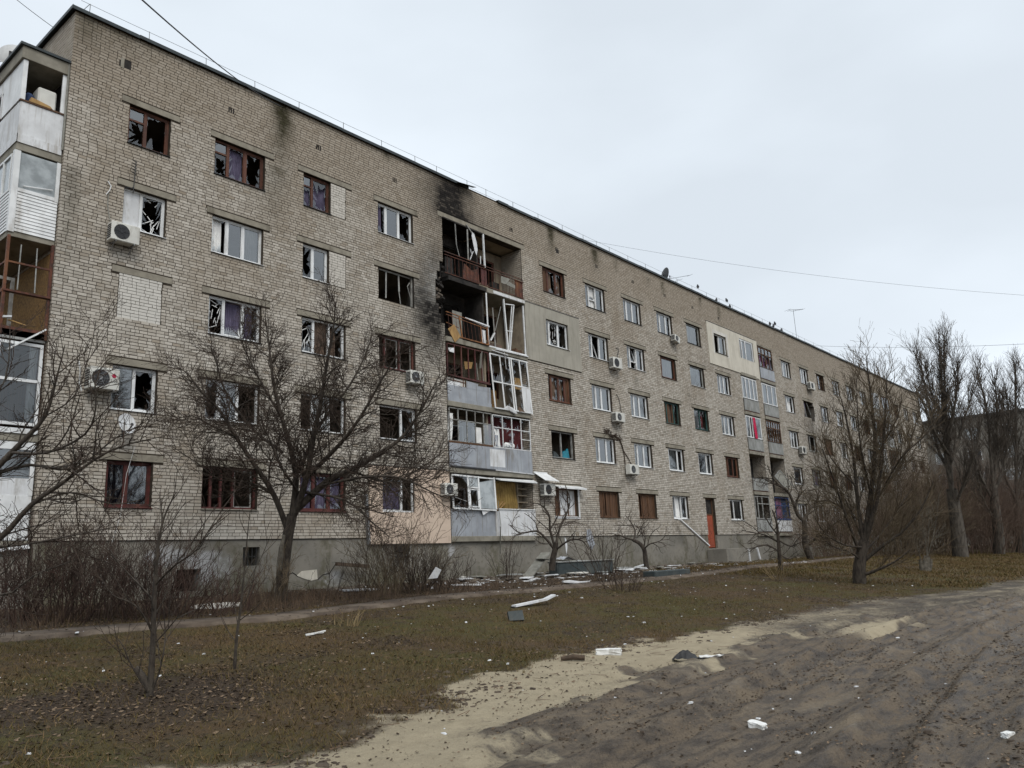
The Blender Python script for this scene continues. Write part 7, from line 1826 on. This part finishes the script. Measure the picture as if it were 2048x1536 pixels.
# small orchard trees by the wall
PO = dict(TWIGGY, dens=(3.4, 4.0, 3.0), len=(1.1, .6, .3), rad=(.022, .011, .008), wig=(.22, .24, .2), up=(.02, .02, .02), tip=.004, split=.016)
def orchard(px_limbs, base, label, seed, twg='twig', P=PO):
    return limb_tree("orchard_tree", label, "tree", (base[0], base[1], gz(*base[:2])), px_limbs, P, seed, 'bark', twg)
orchard([([(17.077, -3.786, 1.273), (17.044, -3.889, 1.685), (17.047, -4.008, 2.021), (17.033, -4.087, 2.301)], .13, .10, False), ([(17.047, -4.008, 2.021), (16.731, -3.799, 2.508), (16.471, -3.580, 2.768), (16.079, -3.099, 2.720), (15.786, -2.860, 3.038)], .06, .015, True), ([(17.034, -4.024, 2.115), (16.817, -3.995, 2.782), (16.714, -4.067, 3.348), (16.460, -3.900, 3.738), (16.171, -3.595, 3.851)], .06, .015, True),
         ([(17.046, -4.070, 2.207), (17.460, -3.997, 2.878), (17.791, -4.078, 3.362), (17.976, -4.181, 3.948), (17.766, -4.134, 4.539)], .06, .015, True), ([(17.073, -4.037, 2.019), (16.962, -4.817, 2.360), (17.027, -5.349, 2.295), (17.065, -5.594, 1.952)], .045, .012, True), ([(16.817, -3.995, 2.782), (16.964, -4.422, 3.517), (16.760, -4.376, 4.090)], .03, .01, True)],
        (20.6, -2.3), "bare little tree with a short trunk beside the fallen cabinet", 41, 'twig_red')
orchard([([(25.675, -2.766, 0.989), (25.558, -2.803, 1.499), (25.448, -2.831, 1.963), (25.256, -2.701, 2.251), (25.052, -2.511, 2.402)], .13, .08, False), ([(25.052, -2.511, 2.402), (24.789, -2.245, 2.534), (24.589, -2.051, 2.662), (24.349, -1.756, 2.632)], .05, .012, True), ([(25.086, -2.543, 2.377), (25.404, -2.439, 2.825), (25.311, -2.310, 3.234), (25.161, -2.099, 3.602)], .05, .012, True),
         ([(25.448, -2.831, 1.963), (25.247, -3.301, 2.176), (25.354, -3.784, 2.289), (25.408, -4.096, 2.546)], .04, .012, True), ([(25.158, -2.713, 2.623), (25.248, -2.975, 3.074), (25.385, -3.213, 3.293)], .03, .01, True), ([(25.438, -2.844, 2.033), (25.389, -2.982, 2.607), (25.178, -2.877, 3.033)], .04, .01, True)],
        (27.0, -2.6), "small leaning tree with a curved trunk before the plinth", 42)
orchard([([(28.809, -7.940, 0.598), (28.713, -8.027, 1.183), (28.615, -8.080, 1.679), (28.497, -8.157, 2.310), (28.374, -8.205, 2.874), (28.176, -8.165, 3.444)], .13, .03, True), ([(28.666, -8.087, 1.520), (28.245, -7.711, 1.882), (27.886, -7.255, 1.795), (27.595, -6.894, 1.749)], .05, .012, True), ([(28.574, -8.132, 1.971), (28.498, -7.534, 2.344), (28.200, -7.070, 2.485), (27.931, -6.640, 2.626)], .05, .012, True),
         ([(28.543, -8.135, 2.084), (28.526, -8.649, 1.790), (28.700, -9.060, 1.924), (28.938, -9.568, 2.119)], .045, .012, True), ([(28.497, -8.157, 2.310), (28.195, -7.958, 2.775), (27.983, -7.864, 3.234), (27.906, -7.889, 3.573)], .04, .012, True), ([(28.682, -8.067, 1.407), (29.007, -8.384, 1.207), (29.246, -8.738, 1.413)], .03, .012, True)],
        (27.3, -8.3), "upright dark fruit tree in the grass before the second loggia bay", 43)
orchard([([(42.876, -4.108, 0.994), (42.638, -4.016, 1.551), (42.494, -4.003, 2.012), (42.389, -4.138, 2.770), (42.272, -4.189, 3.319)], .22, .16, False), ([(42.272, -4.189, 3.319), (41.979, -3.971, 3.700), (41.732, -3.890, 4.318), (41.486, -3.810, 4.936), (41.233, -3.639, 5.314), (40.785, -3.222, 5.645), (40.346, -2.794, 5.915)], .13, .03, True), ([(42.272, -4.189, 3.319), (42.887, -4.355, 3.996), (43.426, -4.643, 4.360), (43.716, -4.861, 4.917)], .10, .03, True),
         ([(42.637, -4.118, 1.852), (42.528, -4.977, 2.418), (42.558, -5.632, 2.834), (42.687, -6.246, 3.248)], .10, .03, True), ([(41.773, -3.937, 4.315), (41.891, -4.281, 4.908), (42.084, -4.629, 5.256)], .06, .02, True), ([(41.005, -3.436, 5.510), (40.629, -3.174, 6.046), (40.321, -3.074, 6.819)], .05, .02, True)],
        (44.0, -2.6), "gnarled old tree with a twisted trunk by the second loggia bay", 44, P=dict(PO, len=(1.6, .8, .4), rad=(.03, .016, .011), tip=.006))

# willow and poplars: long steep shoots
def shoots(name, label, base, limbs, seed, bark='bark_pop', twg='twig_grey', dens=(3.0, 4.0, 2.6), ln=(1.9, .95, .5), tip=.006, rad=(.035, .016, .011), up=(.16, .16, .10), ang=(.5, .5, .5), cat="tree"):
    P = dict(dens=dens, start=(.12, .1, .1), len=ln, rad=rad, ang=ang, npt=(7, 5, 4), wig=(.12, .14, .14), up=up, split=.02, tip=tip)
    zb_ = gz(*base[:2])
    limbs = [([(x, y, zb_ + (z - zb_) * .94) for x, y, z in pts], a, b, sp) for pts, a, b, sp in limbs]
    return limb_tree(name, label, cat, (base[0], base[1], zb_), limbs, P, seed, bark, twg)
bw = (23.264, -13.249)
shoots("willow_tree", "broad tan bare willow leaning beside the dirt road", bw, [
 ([(24.154, -12.920, 0.177), (24.048, -12.996, 0.767), (24.007, -13.168, 1.408), (24.005, -13.352, 1.954)], .27, .18, False),
 ([(24.020, -13.152, 1.316), (23.284, -13.136, 2.430), (22.579, -13.151, 3.520), (21.883, -13.168, 4.587), (21.444, -13.113, 5.481)], 0.072, 0.016, True),
 ([(24.006, -13.291, 1.772), (23.863, -13.346, 3.355), (23.689, -13.468, 5.238), (23.397, -13.484, 6.758), (23.219, -13.444, 7.722)], 0.086, 0.016, True),
 ([(24.012, -13.342, 1.899), (23.909, -13.834, 3.691), (23.752, -14.276, 5.523), (23.474, -14.452, 6.999), (23.235, -14.549, 8.108), (23.021, -14.613, 9.034)], 0.115, 0.014, True),
 ([(24.029, -13.380, 1.953), (23.658, -14.097, 3.473), (23.316, -14.620, 5.255), (22.952, -15.049, 6.837), (22.673, -15.360, 8.245)], 0.101, 0.014, True),
 ([(24.095, -13.176, 1.128), (24.114, -13.855, 1.652), (24.090, -14.636, 2.158), (24.116, -15.435, 3.009), (24.044, -16.021, 4.039)], 0.079, 0.016, True),
 ([(24.122, -13.021, 0.580), (24.012, -13.584, 0.753), (24.011, -14.335, 1.090), (24.088, -14.890, 1.514)], 0.072, 0.016, True),
 ([(23.960, -13.769, 3.323), (24.931, -14.569, 4.617), (25.446, -15.159, 5.941), (25.694, -15.530, 7.095)], 0.058, 0.012, True),
 ([(24.027, -13.534, 2.408), (23.994, -12.817, 3.212), (23.849, -12.158, 3.646), (23.696, -11.607, 3.494)], 0.043, 0.012, True),
 ([(24.067, -13.331, 1.677), (22.938, -12.986, 1.799), (22.086, -12.616, 2.276), (21.487, -12.472, 3.001)], 0.043, 0.012, True),
 ([(23.803, -14.211, 5.155), (23.584, -15.209, 6.510), (23.473, -15.537, 7.386)], 0.036, 0.010, True),
 ([(23.490, -13.471, 4.084), (23.129, -12.816, 5.276), (22.925, -12.657, 6.442)], 0.036, 0.010, True),
 ([(24.070, -13.147, 1.130), (23.305, -13.009, 1.520), (22.473, -12.603, 1.823), (21.823, -12.371, 2.471)], 0.036, 0.010, True),
 ([(24.068, -13.270, 1.494), (25.100, -13.849, 2.393), (25.669, -14.366, 3.321), (26.135, -14.922, 4.259), (26.302, -15.288, 5.210)], 0.043, 0.010, True),
 ([(23.993, -13.307, 1.864), (24.149, -12.816, 3.599), (23.998, -12.372, 4.216), (23.819, -12.074, 4.432)], 0.036, 0.010, True),
 ([(23.909, -13.834, 3.691), (22.578, -14.127, 5.444), (22.077, -14.333, 6.847), (21.779, -14.557, 8.071)], 0.043, 0.010, True),
 ([(24.082, -13.973, 3.497), (23.476, -15.203, 5.009), (23.622, -16.130, 5.817), (23.626, -16.585, 6.667)], 0.043, 0.010, True),
], 51, 'bark', 'twig_tan', dens=(4.4, 5.4, 3.6), ln=(1.6, .9, .5), rad=(.017, .009, .007), tip=.005, up=(.12, .09, .05), ang=(.55, .6, .6))
bp = (54.778, -9.818)
shoots("poplar_tree", "tallest bare poplar with several steep leaders, grey trunk", bp, [
 ([(56.949, -9.452, 0.325), (56.684, -9.566, 1.577), (56.423, -9.674, 2.794), (56.092, -9.759, 4.187), (55.761, -9.845, 5.580)], .56, .36, False),
 ([(55.808, -9.841, 5.406), (55.148, -9.954, 8.020), (54.673, -10.224, 10.451), (54.148, -10.671, 13.571), (53.767, -10.933, 15.652), (53.540, -10.998, 16.627)], 0.172, 0.024, True),
 ([(55.785, -9.814, 5.407), (55.238, -10.176, 8.357), (54.573, -10.578, 11.829), (54.048, -11.025, 14.948), (53.760, -11.394, 17.023)], 0.172, 0.024, True),
 ([(55.571, -9.976, 6.621), (55.736, -9.352, 8.865), (55.752, -9.334, 11.073), (55.665, -9.208, 13.325), (55.416, -9.169, 14.998), (54.939, -8.954, 16.486)], 0.117, 0.020, True),
 ([(55.333, -10.169, 8.008), (53.304, -9.911, 9.642), (51.958, -9.790, 11.627), (50.628, -9.561, 13.244)], 0.109, 0.016, True),
 ([(55.052, -10.077, 8.712), (53.907, -11.190, 11.284), (53.341, -11.821, 13.229), (52.907, -12.037, 14.898)], 0.125, 0.016, True),
 ([(55.431, -9.930, 6.973), (56.648, -10.652, 9.500), (57.335, -11.537, 12.020), (57.486, -12.046, 13.444)], 0.117, 0.016, True),
 ([(56.092, -9.759, 4.187), (54.637, -11.304, 6.773), (54.194, -12.347, 9.033), (54.118, -12.826, 10.691)], 0.109, 0.016, True),
 ([(54.673, -10.224, 10.451), (53.736, -9.957, 12.914), (53.170, -10.004, 15.008)], 0.078, 0.016, True),
], 52, dens=(4.2, 4.2, 2.4), ln=(2.0, 1.2, .7), rad=(.034, .016, .011), tip=.007)
bq = (67.125, -9.863)
shoots("poplar_tree", "bare forked poplar between the tallest poplar and the right edge", bq, [
 ([(66.842, -10.111, 0.455), (66.521, -10.396, 2.401), (65.989, -10.570, 4.745), (65.696, -10.756, 6.304)], .46, .28, False),
 ([(65.723, -10.722, 6.110), (65.083, -11.099, 9.424), (64.443, -11.411, 12.545), (63.731, -11.373, 14.902), (63.387, -11.370, 16.079)], 0.140, 0.024, True),
 ([(65.722, -10.786, 6.302), (65.392, -11.590, 9.787), (64.908, -12.083, 12.898), (64.455, -12.347, 15.237)], 0.140, 0.024, True),
 ([(65.989, -10.570, 4.745), (64.756, -10.059, 7.522), (63.989, -10.091, 10.268), (63.536, -10.355, 12.607)], 0.125, 0.020, True),
 ([(65.882, -10.708, 5.522), (66.020, -11.925, 8.590), (65.718, -12.630, 11.689), (65.213, -12.834, 14.031)], 0.125, 0.020, True),
 ([(66.257, -10.354, 3.188), (65.339, -9.945, 5.174), (64.626, -9.908, 7.531)], 0.094, 0.020, True),
], 53, dens=(4.0, 4.0, 2.2), ln=(2.1, 1.3, .75), rad=(.036, .017, .012), tip=.0075)
bq = (78.964, -9.692)
shoots("poplar_tree", "bare poplar at the right edge of the picture", bq, [
 ([(75.076, -10.365, 0.513), (74.644, -10.641, 2.815), (74.119, -10.897, 5.375)], .44, .28, False),
 ([(74.119, -10.897, 5.375), (73.531, -11.512, 9.202), (72.884, -12.203, 13.454), (72.356, -12.742, 16.856), (72.154, -12.724, 17.501)], 0.156, 0.024, True),
 ([(74.118, -10.968, 5.586), (74.040, -12.248, 9.588), (73.506, -13.070, 13.832), (72.895, -13.369, 16.820)], 0.140, 0.024, True),
 ([(74.235, -10.888, 4.946), (72.999, -10.461, 7.976), (72.329, -10.835, 11.388), (71.972, -11.431, 14.358)], 0.140, 0.020, True),
 ([(74.353, -10.736, 4.097), (74.902, -12.529, 7.426), (74.654, -13.540, 11.229)], 0.140, 0.020, True),
], 54, dens=(4.0, 4.0, 2.2), ln=(2.1, 1.3, .75), rad=(.036, .017, .012), tip=.0075)
bq = (35.500, -12.399)
limb_tree("tree_stump", "short split grey stump with thin shoots right of the willow", "stump", (bq[0], bq[1], gz(*bq[:2])), [([(35.384, -12.437, 0.228), (35.332, -12.504, 0.607), (35.336, -12.654, 1.029)], .24, .13, False), ([(35.305, -12.345, 0.234), (35.212, -12.349, 0.568), (35.125, -12.344, 0.856)], .15, .07, False), ([(35.479, -12.547, 0.222), (35.490, -12.688, 0.596), (35.466, -12.757, 0.879)], .12, .06, False),
 ([(35.342, -12.645, 0.982), (35.152, -12.697, 1.792), (34.941, -12.773, 2.744), (34.762, -12.887, 3.694)], .03, .008, True), ([(35.333, -12.618, 0.935), (35.388, -13.012, 1.893), (35.366, -13.348, 2.949), (35.282, -13.612, 4.010)], .03, .008, True), ([(35.179, -12.391, 0.805), (34.884, -12.345, 1.693), (34.674, -12.382, 2.528)], .025, .008, True), ([(35.324, -12.591, 0.889), (35.212, -12.928, 2.256), (35.016, -13.102, 3.442)], .03, .008, True)], dict(P3, dens=(4.5, 4.5), len=(1.0, .5), rad=(.014, .010), tip=.007), 55, 'bark_light', 'twig_tan')
# brushwood under and behind the poplars
for k, (b_, h_, n_, lab) in enumerate((((53.553, -6.047), 5.0, 60, "tan brushwood right behind the willow"), ((58.864, -6.512), 6.5, 70, "tan brushwood thicket left of the tallest poplar"), ((63.209, -7.061), 6.0, 60, "brown brushwood at the foot of the tallest poplar"),
        ((66.420, -8.695), 7.0, 70, "brown brushwood between the poplars"), ((72.301, -9.622), 7.0, 70, "dark brushwood under the right-hand poplars"), ((77.946, -10.231), 7.0, 60, "dark brushwood cut by the right edge"),
        ((48.668, -3.236), 3.6, 50, "brown brushwood left of the willow by the wall"), ((51.568, -3.785), 4.6, 50, "brown brushwood behind the willow trunk"), ((54.827, -4.322), 5.2, 50, "brown brushwood just right of the willow trunk, near the wall"),
        ((69.694, -2.811), 8.0, 60, "tall grey-brown brushwood before the far end of the house"), ((79.971, -2.398), 9.0, 60, "tallest brushwood, in the gap between the two houses"), ((80.031, -5.013), 9.0, 60, "tall brushwood right behind the tallest poplar"), ((84.817, -6.461), 9.0, 60, "tall brushwood before the far block"), ((88.144, -8.070), 9.0, 60, "tall brushwood behind the rightmost poplar"))):
    shrub(b_, h_, 2.6, n_, lab, 60 + k, 'twig_tan' if k in (0, 1, 8) else 'twig_brush', dens=(2.3, 2.4), name="brushwood", rad=.024 if k < 9 else .030, up=.06)
